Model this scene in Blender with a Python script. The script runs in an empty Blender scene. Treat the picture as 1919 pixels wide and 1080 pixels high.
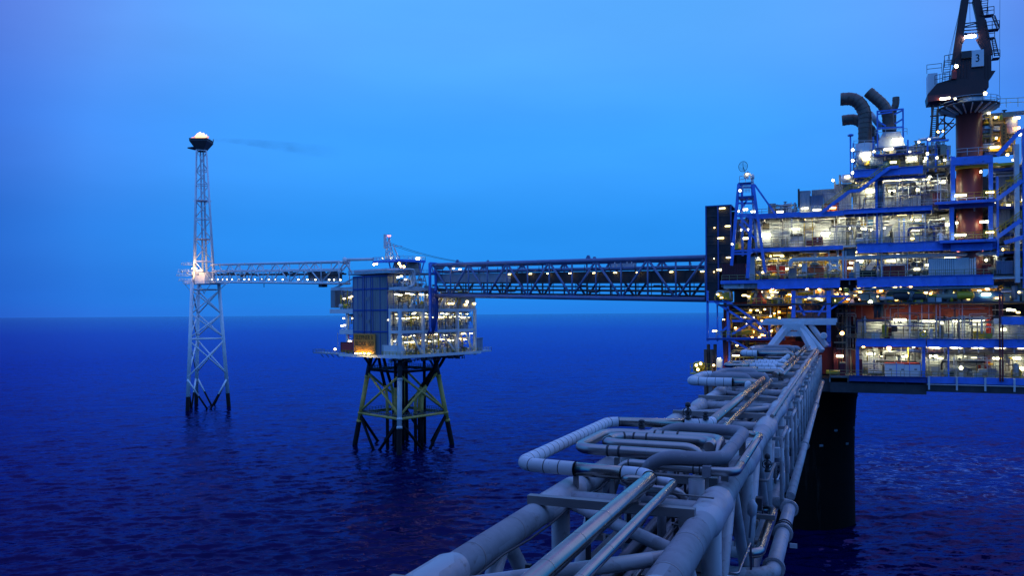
import bpy, math, random
import numpy as np
from mathutils import Vector, Matrix

# ------------------------------------------------------------------ camera, sky, light
SC = bpy.context.scene
COL = SC.collection
R_ = math.radians
YAW, ROLL, FPX, CAMZ = R_(22.4), R_(-0.41), 1500.0, 45.0
CX, CY = 959.5, 588.5
cam_d = bpy.data.cameras.new('camera')
cam = bpy.data.objects.new('camera', cam_d)
COL.objects.link(cam)
cam.location = (0, 0, CAMZ)
cam.rotation_euler = (Matrix.Rotation(YAW, 3, 'Z') @ Matrix.Rotation(R_(90), 3, 'X') @ Matrix.Rotation(ROLL, 3, 'Z')).to_euler()
cam_d.sensor_fit = 'HORIZONTAL'
cam_d.sensor_width = 36.0
cam_d.lens = 36.0 * FPX / 1919.0
cam_d.shift_y = (CY - 540.0) / 1919.0
cam_d.clip_start = 0.5
cam_d.clip_end = 200000.0
SC.camera = cam

SC.view_settings.view_transform = 'Standard'
SC.view_settings.look = 'None'
SC.view_settings.exposure = 0.0
SC.view_settings.gamma = 1.0
SC.cycles.use_denoising = True
SC.cycles.max_bounces = 6
SC.cycles.diffuse_bounces = 3
SC.cycles.glossy_bounces = 3
SC.cycles.transmission_bounces = 2
SC.cycles.volume_bounces = 0
SC.cycles.transparent_max_bounces = 8
SC.cycles.sample_clamp_indirect = 4.0
SC.cycles.blur_glossy = 0.6
SC.cycles.caustics_reflective = False
SC.cycles.caustics_refractive = False

FWD = Vector((-math.sin(YAW), math.cos(YAW), 0))
RGT0 = Vector((math.cos(YAW), math.sin(YAW), 0))
UP0 = Vector((0, 0, 1))
RGT = RGT0 * math.cos(ROLL) + UP0 * math.sin(ROLL)
UPV = UP0 * math.cos(ROLL) - RGT0 * math.sin(ROLL)
CAMP = Vector((0, 0, CAMZ))

def ray(px, py):
    return FWD + RGT * ((px - CX) / FPX) + UPV * ((CY - py) / FPX)
def _at(px, py, i, v):
    d = ray(px, py)
    return CAMP + d * ((v - CAMP[i]) / d[i])
def atw(px, py, w): return _at(px, py, 1, w)
def atu(px, py, x): return _at(px, py, 0, x)
def atz(px, py, z): return _at(px, py, 2, z)
def atd(px, py, d): return CAMP + ray(px, py) * d

def make_world():
    w = bpy.data.worlds.new('World')
    SC.world = w
    w.use_nodes = True
    nt = w.node_tree
    nt.nodes.clear()
    N = nt.nodes.new
    L = nt.links.new
    tc = N('ShaderNodeTexCoord')
    sep = N('ShaderNodeSeparateXYZ')
    L(tc.outputs['Generated'], sep.inputs[0])
    # twilight colour by height above the horizon
    ramp = N('ShaderNodeValToRGB')
    cr = ramp.color_ramp
    cr.interpolation = 'EASE'
    stops = SKY_STOPS
    cr.elements[0].position = stops[0][0]; cr.elements[0].color = (*stops[0][1], 1)
    cr.elements[1].position = stops[-1][0]; cr.elements[1].color = (*stops[-1][1], 1)
    for p, c in stops[1:-1]:
        e = cr.elements.new(p); e.color = (*c, 1)
    L(sep.outputs['Z'], ramp.inputs[0])
    # the sky is darker and more violet away from the afterglow (about straight ahead)
    dot = N('ShaderNodeVectorMath'); dot.operation = 'DOT_PRODUCT'
    gd = (FWD + RGT0 * 0.03).normalized()
    dot.inputs[1].default_value = (gd.x, gd.y, 0.0)
    flat = N('ShaderNodeVectorMath'); flat.operation = 'MULTIPLY'; flat.inputs[1].default_value = (1, 1, 0)
    L(tc.outputs['Generated'], flat.inputs[0])
    nrm = N('ShaderNodeVectorMath'); nrm.operation = 'NORMALIZE'
    L(flat.outputs[0], nrm.inputs[0]); L(nrm.outputs[0], dot.inputs[0])
    az = N('ShaderNodeValToRGB'); e = az.color_ramp.elements
    e[0].position = 0.0; e[0].color = (0.90, 0.86, 0.96, 1)
    e[1].position = 0.985; e[1].color = (1, 1, 1, 1)
    for p_, c_ in ((0.55, (0.92, 0.80, 0.92)), (0.80, (1.5, 0.72, 0.88)), (0.85, (1.45, 0.80, 0.92)), (0.92, (1.15, 0.92, 0.97))):
        q_ = e.new(p_); q_.color = (*c_, 1)
    L(dot.outputs['Value'], az.inputs[0])
    mul = N('ShaderNodeMix'); mul.data_type = 'RGBA'; mul.blend_type = 'MULTIPLY'
    mul.inputs['Factor'].default_value = 1.0
    # and it falls off a little towards the corners of the afterglow
    d3 = N('ShaderNodeVectorMath'); d3.operation = 'DOT_PRODUCT'; d3.inputs[1].default_value = tuple((FWD + RGT0 * 0.03 + Vector((0, 0, 0.10))).normalized())
    L(tc.outputs['Generated'], d3.inputs[0])
    fo = N('ShaderNodeValToRGB'); f_ = fo.color_ramp.elements
    f_[0].position = 0.3; f_[0].color = (1, 1, 1, 1); f_[1].position = 0.93; f_[1].color = (1, 1, 1, 1)
    for p_, c_ in ((0.55, 0.9), (0.78, 0.54), (0.83, 0.75), (0.87, 0.95)):
        q_ = f_.new(p_); q_.color = (c_, c_ * 0.98, c_ + (1 - c_) * 0.35, 1)
    L(d3.outputs['Value'], fo.inputs[0])
    pre = N('ShaderNodeMix'); pre.data_type = 'RGBA'; pre.blend_type = 'MULTIPLY'; pre.inputs['Factor'].default_value = 1.0
    L(ramp.outputs['Color'], pre.inputs['A']); L(fo.outputs['Color'], pre.inputs['B'])
    L(pre.outputs['Result'], mul.inputs['A'])
    L(az.outputs['Color'], mul.inputs['B'])
    # thin high cloud, barely there
    mp = N('ShaderNodeMapping'); mp.inputs['Scale'].default_value = (1.2, 1.2, 5.0)
    L(tc.outputs['Generated'], mp.inputs[0])
    nz = N('ShaderNodeTexNoise'); nz.inputs['Scale'].default_value = 2.6; nz.inputs['Detail'].default_value = 6
    L(mp.outputs[0], nz.inputs['Vector'])
    cmr = N('ShaderNodeMapRange')
    cmr.inputs['From Min'].default_value = 0.3; cmr.inputs['From Max'].default_value = 0.75
    cmr.inputs['To Min'].default_value = 0.95; cmr.inputs['To Max'].default_value = 1.06
    L(nz.outputs['Fac'], cmr.inputs['Value'])
    mul2 = N('ShaderNodeVectorMath'); mul2.operation = 'SCALE'
    L(mul.outputs['Result'], mul2.inputs[0]); L(cmr.outputs['Result'], mul2.inputs['Scale'])
    # physical twilight sky adds a little of its own glow
    sky = N('ShaderNodeTexSky'); sky.sky_type = 'NISHITA'; sky.sun_disc = False
    sky.sun_elevation = R_(1.0); sky.sun_rotation = R_(150); sky.ozone_density = 6.0
    sc = N('ShaderNodeVectorMath'); sc.operation = 'SCALE'; sc.inputs['Scale'].default_value = 0.004
    L(sky.outputs[0], sc.inputs[0])
    add = N('ShaderNodeVectorMath'); add.operation = 'ADD'
    L(mul2.outputs[0], add.inputs[0]); L(sc.outputs[0], add.inputs[1])
    bg = N('ShaderNodeBackground'); bg.inputs['Strength'].default_value = 1.0
    L(add.outputs[0], bg.inputs['Color'])
    out = N('ShaderNodeOutputWorld')
    L(bg.outputs[0], out.inputs['Surface'])

SKY_STOPS = [(0.0, (0.018, 0.215, 0.80)), (0.02, (0.016, 0.235, 0.82)), (0.09, (0.022, 0.29, 0.91)), (0.20, (0.048, 0.365, 1.04)),
             (0.34, (0.10, 0.425, 1.04)), (0.52, (0.15, 0.40, 1.05)), (1.0, (0.22, 0.46, 1.18))]
make_world()
sun_d = bpy.data.lights.new('sun', 'SUN')
sun_d.energy = 0.10
sun_d.angle = R_(40)
sun_d.color = (0.80, 0.82, 1.0)
sun = bpy.data.objects.new('sun', sun_d)
COL.objects.link(sun)
sun.rotation_euler = (R_(58), 0, R_(150))

# ------------------------------------------------------------------ materials
MATS = {}
def paint(name, col, rough=0.5, metal=0.0, var=0.18, scale=0.6, dirt=None, dirt_amt=0.0, bump=0.0, bscale=8.0, corr=None, streak=False, patch=None):
    """painted / bare surface: colour varies in soft patches, optional rust or grime and corrugation"""
    m = bpy.data.materials.new(name); m.use_nodes = True
    nt = m.node_tree; N = nt.nodes.new; L = nt.links.new
    bsdf = nt.nodes['Principled BSDF']
    bsdf.inputs['Roughness'].default_value = rough
    bsdf.inputs['Metallic'].default_value = metal
    tc = N('ShaderNodeTexCoord')
    nz = N('ShaderNodeTexNoise'); nz.inputs['Scale'].default_value = scale; nz.inputs['Detail'].default_value = 8; nz.inputs['Roughness'].default_value = 0.65
    vec = tc.outputs['Object']
    if streak:
        mp = N('ShaderNodeMapping'); mp.inputs['Scale'].default_value = (1.6, 1.6, 0.18)
        L(tc.outputs['Object'], mp.inputs[0]); vec = mp.outputs[0]
    L(vec, nz.inputs['Vector'])
    mix = N('ShaderNodeMix'); mix.data_type = 'RGBA'
    lo = tuple(max(0, c * (1 - var)) for c in col); hi = tuple(min(1, c * (1 + var)) for c in col)
    mix.inputs['A'].default_value = (*lo, 1); mix.inputs['B'].default_value = (*hi, 1)
    mr = N('ShaderNodeMapRange'); mr.inputs['From Min'].default_value = 0.32; mr.inputs['From Max'].default_value = 0.68
    L(nz.outputs['Fac'], mr.inputs['Value']); L(mr.outputs[0], mix.inputs['Factor'])
    colout = mix.outputs['Result']
    if dirt:
        n2 = N('ShaderNodeTexNoise'); n2.inputs['Scale'].default_value = scale * 2.7; n2.inputs['Detail'].default_value = 10; n2.inputs['Roughness'].default_value = 0.7
        L(vec, n2.inputs['Vector'])
        m2 = N('ShaderNodeMapRange'); m2.inputs['From Min'].default_value = 0.62 - 0.25 * dirt_amt; m2.inputs['From Max'].default_value = 0.72
        L(n2.outputs['Fac'], m2.inputs['Value'])
        mx = N('ShaderNodeMix'); mx.data_type = 'RGBA'; mx.inputs['B'].default_value = (*dirt, 1)
        L(colout, mx.inputs['A']); L(m2.outputs[0], mx.inputs['Factor'])
        colout = mx.outputs['Result']
    if patch:   # repainted rectangles
        mpv = N('ShaderNodeMapping'); mpv.inputs['Scale'].default_value = patch[1]
        L(tc.outputs['Object'], mpv.inputs[0])
        vo = N('ShaderNodeTexVoronoi'); vo.distance = 'CHEBYCHEV'; vo.inputs['Scale'].default_value = 1.0; vo.inputs['Randomness'].default_value = 0.75
        L(mpv.outputs[0], vo.inputs['Vector'])
        sx = N('ShaderNodeSeparateColor'); L(vo.outputs['Color'], sx.inputs[0])
        gt = N('ShaderNodeMath'); gt.operation = 'GREATER_THAN'; gt.inputs[1].default_value = 0.74; L(sx.outputs[0], gt.inputs[0])
        mp2 = N('ShaderNodeMix'); mp2.data_type = 'RGBA'; mp2.inputs['B'].default_value = (*patch[0], 1)
        L(colout, mp2.inputs['A']); L(gt.outputs[0], mp2.inputs['Factor'])
        colout = mp2.outputs['Result']
    L(colout, bsdf.inputs['Base Color'])
    rr = N('ShaderNodeMapRange'); rr.inputs['To Min'].default_value = max(0.05, rough - 0.12); rr.inputs['To Max'].default_value = min(1, rough + 0.12)
    L(nz.outputs['Fac'], rr.inputs['Value']); L(rr.outputs[0], bsdf.inputs['Roughness'])
    h = None
    if corr:
        wv = N('ShaderNodeTexWave'); wv.wave_type = 'BANDS'; wv.bands_direction = 'DIAGONAL' if corr[0] == 'D' else corr[0]
        wv.inputs['Scale'].default_value = corr[1]
        L(tc.outputs['Object'], wv.inputs['Vector'])
        b = N('ShaderNodeBump'); b.inputs['Strength'].default_value = 0.9; b.inputs['Distance'].default_value = 0.06
        L(wv.outputs['Fac'], b.inputs['Height']); h = b
    if bump:
        n3 = N('ShaderNodeTexNoise'); n3.inputs['Scale'].default_value = bscale; n3.inputs['Detail'].default_value = 5
        L(tc.outputs['Object'], n3.inputs['Vector'])
        b2 = N('ShaderNodeBump'); b2.inputs['Strength'].default_value = bump; b2.inputs['Distance'].default_value = 0.02
        L(n3.outputs['Fac'], b2.inputs['Height'])
        if h: L(h.outputs[0], b2.inputs['Normal'])
        h = b2
    if h: L(h.outputs[0], bsdf.inputs['Normal'])
    MATS[name] = m
    return m

def glow(name, col, strength):
    m = bpy.data.materials.new(name); m.use_nodes = True
    nt = m.node_tree
    b = nt.nodes['Principled BSDF']
    b.inputs['Base Color'].default_value = (0.8, 0.8, 0.8, 1)
    b.inputs['Emission Color'].default_value = (*col, 1)
    b.inputs['Emission Strength'].default_value = strength
    MATS[name] = m
    return m

RUST = (0.16, 0.06, 0.03)
GRIME = (0.06, 0.06, 0.06)
BRIDGE = paint('bridge_grey_paint', (0.43, 0.42, 0.44), 0.42, var=0.22, scale=0.8, dirt=(0.20, 0.15, 0.115), dirt_amt=0.20, bump=0.12, bscale=5, patch=((0.50, 0.51, 0.53), (0.9, 0.5, 1.3)))
BRIDGE2 = paint('bridge_grey_paint_weathered', (0.27, 0.245, 0.24), 0.5, var=0.18, scale=0.7, dirt=(0.30, 0.28, 0.26), dirt_amt=0.2, bump=0.1)
LOOPGREY = paint('matt_grey_coating', (0.27, 0.26, 0.29), 0.62, var=0.12, scale=1.2, dirt=(0.42, 0.41, 0.42), dirt_amt=0.15, bump=0.15, bscale=14)
STEEL = paint('bright_steel_cladding', (0.38, 0.345, 0.30), 0.24, 1.0, var=0.10, scale=1.5, bump=0.05, bscale=1.6)
DULLSTEEL = paint('dull_steel_cladding', (0.40, 0.38, 0.37), 0.38, 1.0, var=0.10, scale=0.9, bump=0.06, bscale=5)
DARKSTEEL = paint('dark_steel_pipe', (0.20, 0.20, 0.21), 0.4, 0.8, var=0.2, scale=1.0)
INSUL = paint('white_insulation', (0.74, 0.75, 0.78), 0.6, var=0.06, scale=2.0, dirt=(0.45, 0.45, 0.45), dirt_amt=0.1)
BLACK = paint('black_rubber', (0.02, 0.02, 0.022), 0.6)
BLUE = paint('blue_steel_paint', (0.085, 0.235, 0.80), 0.45, var=0.18, scale=0.5, dirt=(0.05, 0.05, 0.10), dirt_amt=0.12)
BLUEDK = paint('dark_blue_paint', (0.025, 0.07, 0.32), 0.5, var=0.2)
LTSTEEL = paint('pale_grey_paint', (0.58, 0.63, 0.68), 0.5, var=0.12, scale=0.5, dirt=(0.32, 0.26, 0.22), dirt_amt=0.12)
WALL = paint('grey_white_wall', (0.47, 0.51, 0.56), 0.5, var=0.12, scale=0.5, dirt=(0.27, 0.27, 0.28), dirt_amt=0.15, corr=('Z', 0.55))
WALLDK = paint('grey_wall', (0.26, 0.27, 0.29), 0.6, var=0.2, scale=0.4, dirt=GRIME, dirt_amt=0.3, corr=('X', 0.8), streak=True)
WHITE = paint('white_paint', (0.76, 0.77, 0.78), 0.4, var=0.06, dirt=(0.5, 0.46, 0.42), dirt_amt=0.12)
DARK = paint('dark_grey_steel', (0.055, 0.055, 0.06), 0.6, var=0.3)
GRATE = paint('grating', (0.20, 0.20, 0.20), 0.6, var=0.25, scale=1.5)
REDWALL = paint('dark_red_wall', (0.20, 0.022, 0.018), 0.5, var=0.25, scale=0.3, dirt=(0.05, 0.02, 0.02), dirt_amt=0.3, streak=True)
RED = paint('red_paint', (0.50, 0.045, 0.03), 0.45, var=0.15, dirt=(0.2, 0.03, 0.02), dirt_amt=0.2)
REDDARK = paint('deep_dark_red_wall', (0.06, 0.012, 0.010), 0.6, var=0.4, scale=0.4, dirt=(0.02, 0.015, 0.015), dirt_amt=0.4, streak=True)  # darker variant of the dark red wall
GOLD = paint('golden_light_panel', (0.55, 0.40, 0.17), 0.5, var=0.4, scale=0.7)  # gold colour stands for lamplight on the mezzanine backdrop
MAROON = paint('maroon_paint', (0.15, 0.022, 0.03), 0.45, var=0.2, dirt=(0.05, 0.02, 0.02), dirt_amt=0.2, corr=('X', 1.0))
PEDESTAL = paint('brown_red_crane_paint', (0.20, 0.036, 0.030), 0.42, var=0.2, scale=0.25, dirt=(0.04, 0.02, 0.02), dirt_amt=0.2, streak=True)
CRANE = paint('dark_red_crane_paint', (0.055, 0.018, 0.020), 0.5, var=0.25)
ORANGE = paint('orange_paint', (0.62, 0.19, 0.02), 0.45, var=0.12)
RAILM = paint('olive_rail_paint', (0.36, 0.33, 0.16), 0.5)
YELLOW = paint('yellow_paint', (0.68, 0.47, 0.03), 0.45, var=0.12)
JACKY = paint('weathered_yellow_jacket_paint', (0.62, 0.44, 0.11), 0.55, var=0.25, scale=0.25, dirt=(0.26, 0.16, 0.06), dirt_amt=0.25)
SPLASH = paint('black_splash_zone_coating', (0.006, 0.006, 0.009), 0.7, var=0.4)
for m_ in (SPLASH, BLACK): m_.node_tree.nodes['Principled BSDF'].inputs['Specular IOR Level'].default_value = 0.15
EXH = paint('exhaust_duct_steel', (0.17, 0.125, 0.105), 0.45, 0.45, var=0.3, scale=0.5, dirt=(0.08, 0.05, 0.04), dirt_amt=0.35)
MESHDK = paint('dark_windbreak_cladding', (0.035, 0.035, 0.042), 0.7, var=0.3, scale=0.7, corr=('X', 1.6))
CLAD = paint('blue_grey_cladding', (0.27, 0.30, 0.37), 0.5, var=0.15, scale=0.35, dirt=(0.12, 0.13, 0.16), dirt_amt=0.1, streak=True)
CLADG = paint('darker_grey_cladding', (0.24, 0.25, 0.27), 0.45, var=0.2, scale=0.35, streak=True)
SIGNOR = paint('orange_sign', (0.72, 0.27, 0.02), 0.5, var=0.06)
SIGNWH = paint('white_sign', (0.75, 0.78, 0.80), 0.5, var=0.04)
CONT = paint('pale_corrugated_steel', (0.42, 0.45, 0.50), 0.5, var=0.12, corr=('X', 1.1))
CONTB = paint('blue_grey_corrugated_steel', (0.16, 0.22, 0.34), 0.5, var=0.15, corr=('X', 1.1))
LINKP = paint('slate_blue_bridge_paint', (0.15, 0.20, 0.38), 0.5, var=0.15)
FLARE = paint('flare_tower_paint', (0.84, 0.88, 0.92), 0.5, var=0.1, scale=0.3)
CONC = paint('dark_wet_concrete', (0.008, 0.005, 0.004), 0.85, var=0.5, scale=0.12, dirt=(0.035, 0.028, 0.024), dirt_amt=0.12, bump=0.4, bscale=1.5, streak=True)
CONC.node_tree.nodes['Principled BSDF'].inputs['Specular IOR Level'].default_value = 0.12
COPPER = paint('warm_grey_process_paint', (0.34, 0.29, 0.20), 0.5, var=0.3, scale=0.6)
TEAL = paint('blue_vessel_paint', (0.05, 0.16, 0.34), 0.4, var=0.12)
LW = glow('white_lamp', (1.0, 0.90, 0.50), 8)
LC = glow('added_ceiling_lamp', (1.0, 0.91, 0.56), 62)  # for the added ceiling lamps that even out the deck light
LWS = glow('bright_white_lamp', (1.0, 0.91, 0.54), 18)
LY = glow('yellow_lamp', (1.0, 0.74, 0.24), 11)
LO = glow('orange_sodium_lamp', (1.0, 0.42, 0.08), 40)
LR = glow('red_beacon', (1.0, 0.10, 0.05), 12)

# ------------------------------------------------------------------ mesh helpers
ORG = {}
class MB:
    def __init__(s):
        s.v = []; s.f = []; s.mi = []; s.sm = []; s.cur = 0
    def m(s, i): s.cur = i; return s
    def face(s, idx, smooth=False):
        s.f.append(tuple(idx)); s.mi.append(s.cur); s.sm.append(smooth)
    def box(s, x0, x1, y0, y1, z0, z1):
        if x0 > x1: x0, x1 = x1, x0
        if y0 > y1: y0, y1 = y1, y0
        if z0 > z1: z0, z1 = z1, z0
        b = len(s.v)
        s.v += [(x0, y0, z0), (x1, y0, z0), (x1, y1, z0), (x0, y1, z0), (x0, y0, z1), (x1, y0, z1), (x1, y1, z1), (x0, y1, z1)]
        for q in ((0, 3, 2, 1), (4, 5, 6, 7), (0, 1, 5, 4), (1, 2, 6, 5), (2, 3, 7, 6), (3, 0, 4, 7)):
            s.face([b + i for i in q])
        return s
    def obox(s, c, ax, ay, az, hx, hy, hz):
        """box about c with unit axes and half sizes"""
        c = Vector(c); b = len(s.v)
        for dz in (-1, 1):
            for dx, dy in ((-1, -1), (1, -1), (1, 1), (-1, 1)):
                s.v.append(tuple(c + ax * (hx * dx) + ay * (hy * dy) + az * (hz * dz)))
        for q in ((0, 3, 2, 1), (4, 5, 6, 7), (0, 1, 5, 4), (1, 2, 6, 5), (2, 3, 7, 6), (3, 0, 4, 7)):
            s.face([b + i for i in q])
        return s
    def beam(s, p, q, w, h=None, up=(0, 0, 1)):
        p = Vector(p); q = Vector(q); h = h or w
        d = q - p; L = d.length
        if L < 1e-6: return s
        d /= L; up = Vector(up)
        if abs(d.dot(up)) > 0.98: up = Vector((0, 1, 0))
        sx = d.cross(up).normalized(); sz = sx.cross(d)
        return s.obox((p + q) / 2, d, sx, sz, L / 2, w / 2, h / 2)
    def tube(s, p, q, r, r2=None, n=8, caps=True):
        return s.sweep([Vector(p), Vector(q)], r, n, caps, r2)
    def sweep(s, pts, r, n=10, caps=True, r2=None):
        pts = [Vector(p) for p in pts]
        K = len(pts); r2 = r if r2 is None else r2
        T = []
        for i in range(K):
            a = pts[max(0, i - 1)]; c = pts[min(K - 1, i + 1)]
            t = (c - a)
            T.append(t.normalized() if t.length > 1e-9 else Vector((0, 0, 1)))
        t0 = T[0]
        ref = Vector((0, 0, 1)) if abs(t0.z) < 0.9 else Vector((1, 0, 0))
        nx = t0.cross(ref).normalized()
        b = len(s.v)
        for i in range(K):
            t = T[i]
            nx = (nx - t * nx.dot(t)).normalized()
            ny = t.cross(nx)
            rr = r + (r2 - r) * i / max(1, K - 1)
            for k in range(n):
                a = 2 * math.pi * k / n
                s.v.append(tuple(pts[i] + nx * (rr * math.cos(a)) + ny * (rr * math.sin(a))))
        for i in range(K - 1):
            for k in range(n):
                k2 = (k + 1) % n
                s.face((b + i * n + k, b + i * n + k2, b + (i + 1) * n + k2, b + (i + 1) * n + k), True)
        if caps:
            s.face([b + k for k in range(n)][::-1])
            s.face([b + (K - 1) * n + k for k in range(n)])
        return s
    def lathe(s, c, prof, n=24, axis=(0, 0, 1), caps=True):
        """profile [(r, h)] about an axis through c"""
        c = Vector(c); ax = Vector(axis).normalized()
        ref = Vector((0, 0, 1)) if abs(ax.z) < 0.9 else Vector((1, 0, 0))
        nx = ax.cross(ref).normalized(); ny = ax.cross(nx)
        b = len(s.v); K = len(prof)
        for r, h in prof:
            for k in range(n):
                a = 2 * math.pi * k / n
                s.v.append(tuple(c + ax * h + nx * (r * math.cos(a)) + ny * (r * math.sin(a))))
        for i in range(K - 1):
            for k in range(n):
                k2 = (k + 1) % n
                s.face((b + i * n + k, b + i * n + k2, b + (i + 1) * n + k2, b + (i + 1) * n + k), True)
        if caps:
            s.face([b + k for k in range(n)][::-1]); s.face([b + (K - 1) * n + k for k in range(n)])
        return s
    def poly(s, pts, smooth=False):
        b = len(s.v); s.v += [tuple(p) for p in pts]; s.face(range(b, b + len(pts)), smooth); return s
    def prism(s, pts, off):
        """closed outline pts extruded by off"""
        off = Vector(off); b = len(s.v); n = len(pts)
        s.v += [tuple(p) for p in pts] + [tuple(Vector(p) + off) for p in pts]
        s.face(range(b, b + n)); s.face(list(range(b + n, b + 2 * n))[::-1])
        for i in range(n):
            j = (i + 1) % n
            s.face((b + i, b + n + i, b + n + j, b + j))
        return s
    def rail(s, pts, h=1.1, r=0.035, step=1.6, mid=True):
        pts = [Vector(p) for p in pts]
        for a, c in zip(pts[:-1], pts[1:]):
            L = (c - a).length
            k = max(1, int(round(L / step)))
            for z in ((h, h * 0.52) if mid else (h,)):
                s.beam(a + Vector((0, 0, z)), c + Vector((0, 0, z)), r * 2)
            for i in range(k + 1):
                p = a.lerp(c, i / k)
                s.beam(p, p + Vector((0, 0, h)), r * 2)
        return s
    def ladder(s, p, q, w=0.5, side=(1, 0, 0), r=0.04, step=0.4):
        p = Vector(p); q = Vector(q); sd = Vector(side) * (w / 2)
        s.beam(p - sd, q - sd, 2 * r); s.beam(p + sd, q + sd, 2 * r)
        k = max(2, int((q - p).length / step))
        for i in range(1, k):
            c = p.lerp(q, i / k)
            s.beam(c - sd, c + sd, 1.4 * r)
        return s
    def build(s, name, mats, parent=None, label=None, org=None):
        if not isinstance(mats, (list, tuple)): mats = [mats]
        o_ = Vector(org) if org is not None else (ORG[parent.name] if parent else Vector((0, 0, 0)))
        me = bpy.data.meshes.new(name)
        me.from_pydata([(x - o_.x, y - o_.y, z - o_.z) for x, y, z in s.v], [], s.f)
        for m in mats: me.materials.append(m)
        if len(mats) > 1: me.polygons.foreach_set('material_index', s.mi)
        me.polygons.foreach_set('use_smooth', s.sm)
        me.update()
        o = bpy.data.objects.new(name, me)
        COL.objects.link(o)
        if parent: o.parent = parent
        else: o.location = o_
        ORG[o.name] = o_
        if label: o['label'] = label
        return o
    def builds(s, name, mats, parent):
        """every separate piece becomes an object of its own"""
        par = list(range(len(s.v)))
        def find(a):
            while par[a] != a: par[a] = par[par[a]]; a = par[a]
            return a
        for f in s.f:
            r0 = find(f[0])
            for q in f[1:]: par[find(q)] = r0
        groups = {}
        for i, f in enumerate(s.f): groups.setdefault(find(f[0]), []).append(i)
        for fs in groups.values():
            m = MB(); mp = {}
            for i in fs:
                g = []
                for q in s.f[i]:
                    if q not in mp: mp[q] = len(m.v); m.v.append(s.v[q])
                    g.append(mp[q])
                m.f.append(tuple(g)); m.mi.append(s.mi[i]); m.sm.append(s.sm[i])
            m.build(name, mats, parent)
    def thing(s, name, mats, label, cat, org, group=None, kind=None):
        o = s.build(name, mats, None, None, org)
        return tag(o, label, cat, group, kind)

def tag(o, label=None, cat=None, group=None, kind=None):
    if label: o['label'] = label
    if cat: o['category'] = cat
    if group: o['group'] = group
    if kind: o['kind'] = kind
    return o
def T(name, label, cat, loc, group=None):
    o = bpy.data.objects.new(name, None)
    COL.objects.link(o)
    o.empty_display_size = 0.5
    o.location = loc
    ORG[o.name] = Vector(loc)
    return tag(o, label, cat, group)
def copy_tree(o, parent=None, off=None):
    c = o.copy(); COL.objects.link(c)
    if parent: c.parent = parent
    if off is not None: c.location = Vector(o.location) + Vector(off)
    ORG[c.name] = ORG[o.name]
    for ch in list(o.children): copy_tree(ch, c)
    return c
def dup(o, off, label=None):
    c = copy_tree(o, None, off)
    if label: c['label'] = label
    return c

def text_mesh(name, body, size, loc, rot, mat, parent, ext=0.01, sx=1.0):
    cu = bpy.data.curves.new(name, 'FONT')
    cu.body = body; cu.size = size; cu.extrude = ext; cu.align_x = 'CENTER'; cu.align_y = 'CENTER'
    tmp = bpy.data.objects.new('lettering_tmp', cu)
    COL.objects.link(tmp)
    dg = bpy.context.evaluated_depsgraph_get()
    me = bpy.data.meshes.new_from_object(tmp.evaluated_get(dg))
    bpy.data.objects.remove(tmp)
    me.name = name
    me.materials.clear(); me.materials.append(mat)
    M = Matrix.Translation(Vector(loc) - ORG[parent.name]) @ rot.to_4x4() @ Matrix.Diagonal((sx, 1, 1, 1))
    me.transform(M)
    o = bpy.data.objects.new(name, me)
    COL.objects.link(o); o.parent = parent
    ORG[o.name] = ORG[parent.name]
    return o

def bend(pts, rb, k=7):
    """polyline with rounded corners"""
    P = [Vector(p) for p in pts]
    out = [P[0]]
    for i in range(1, len(P) - 1):
        a, b, c = P[i - 1], P[i], P[i + 1]
        d1 = (a - b); d2 = (c - b)
        r = min(rb, d1.length * 0.49, d2.length * 0.49)
        d1.normalize(); d2.normalize()
        ang = d1.angle(d2)
        if ang > math.pi - 0.01: continue
        tl = r
        R = tl * math.tan(ang / 2)
        cen = b + (d1 + d2).normalized() * (R / math.sin(ang / 2))
        p0 = b + d1 * tl; p1 = b + d2 * tl
        v0 = p0 - cen; v1 = p1 - cen
        tot = v0.angle(v1)
        axis = v0.cross(v1).normalized()
        for j in range(k + 1):
            out.append(cen + Matrix.Rotation(tot * j / k, 3, axis) @ v0)
    out.append(P[-1])
    return out
def arclen(pts):
    S = [0.0]
    for a, b in zip(pts[:-1], pts[1:]): S.append(S[-1] + (b - a).length)
    return S
def cut(pts, s0, s1):
    S = arclen(pts); out = []
    def at(s):
        for i in range(len(S) - 1):
            if S[i + 1] >= s:
                return pts[i].lerp(pts[i + 1], (s - S[i]) / max(1e-9, S[i + 1] - S[i]))
        return pts[-1].copy()
    out.append(at(s0))
    out += [p for p, s in zip(pts, S) if s0 + 1e-4 < s < s1 - 1e-4]
    out.append(at(s1))
    return out
def tang(pts, s):
    a = cut(pts, max(0, s - 0.05), s + 0.05)
    return a[0].lerp(a[-1], 0.5), (a[-1] - a[0]).normalized()
def bands(mb, pts, r, at, w=0.05, n=16):
    for s in at:
        c, t = tang(pts, s)
        mb.tube(c - t * w / 2, c + t * w / 2, r, n=n)
    return mb
def flange(mb, c, t, r, w=0.12, bolts=12):
    c = Vector(c); t = Vector(t).normalized()
    mb.tube(c - t * w, c - t * 0.012, r, n=24); mb.tube(c + t * 0.012, c + t * w, r, n=24)
    ref = Vector((0, 0, 1)) if abs(t.z) < 0.9 else Vector((1, 0, 0))
    nx = t.cross(ref).normalized(); ny = t.cross(nx)
    for k in range(bolts):
        a = 2 * math.pi * k / bolts
        q = c + (nx * math.cos(a) + ny * math.sin(a)) * (r * 0.86)
        mb.tube(q - t * (w + 0.06), q + t * (w + 0.06), 0.032, n=6)
    return mb

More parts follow.
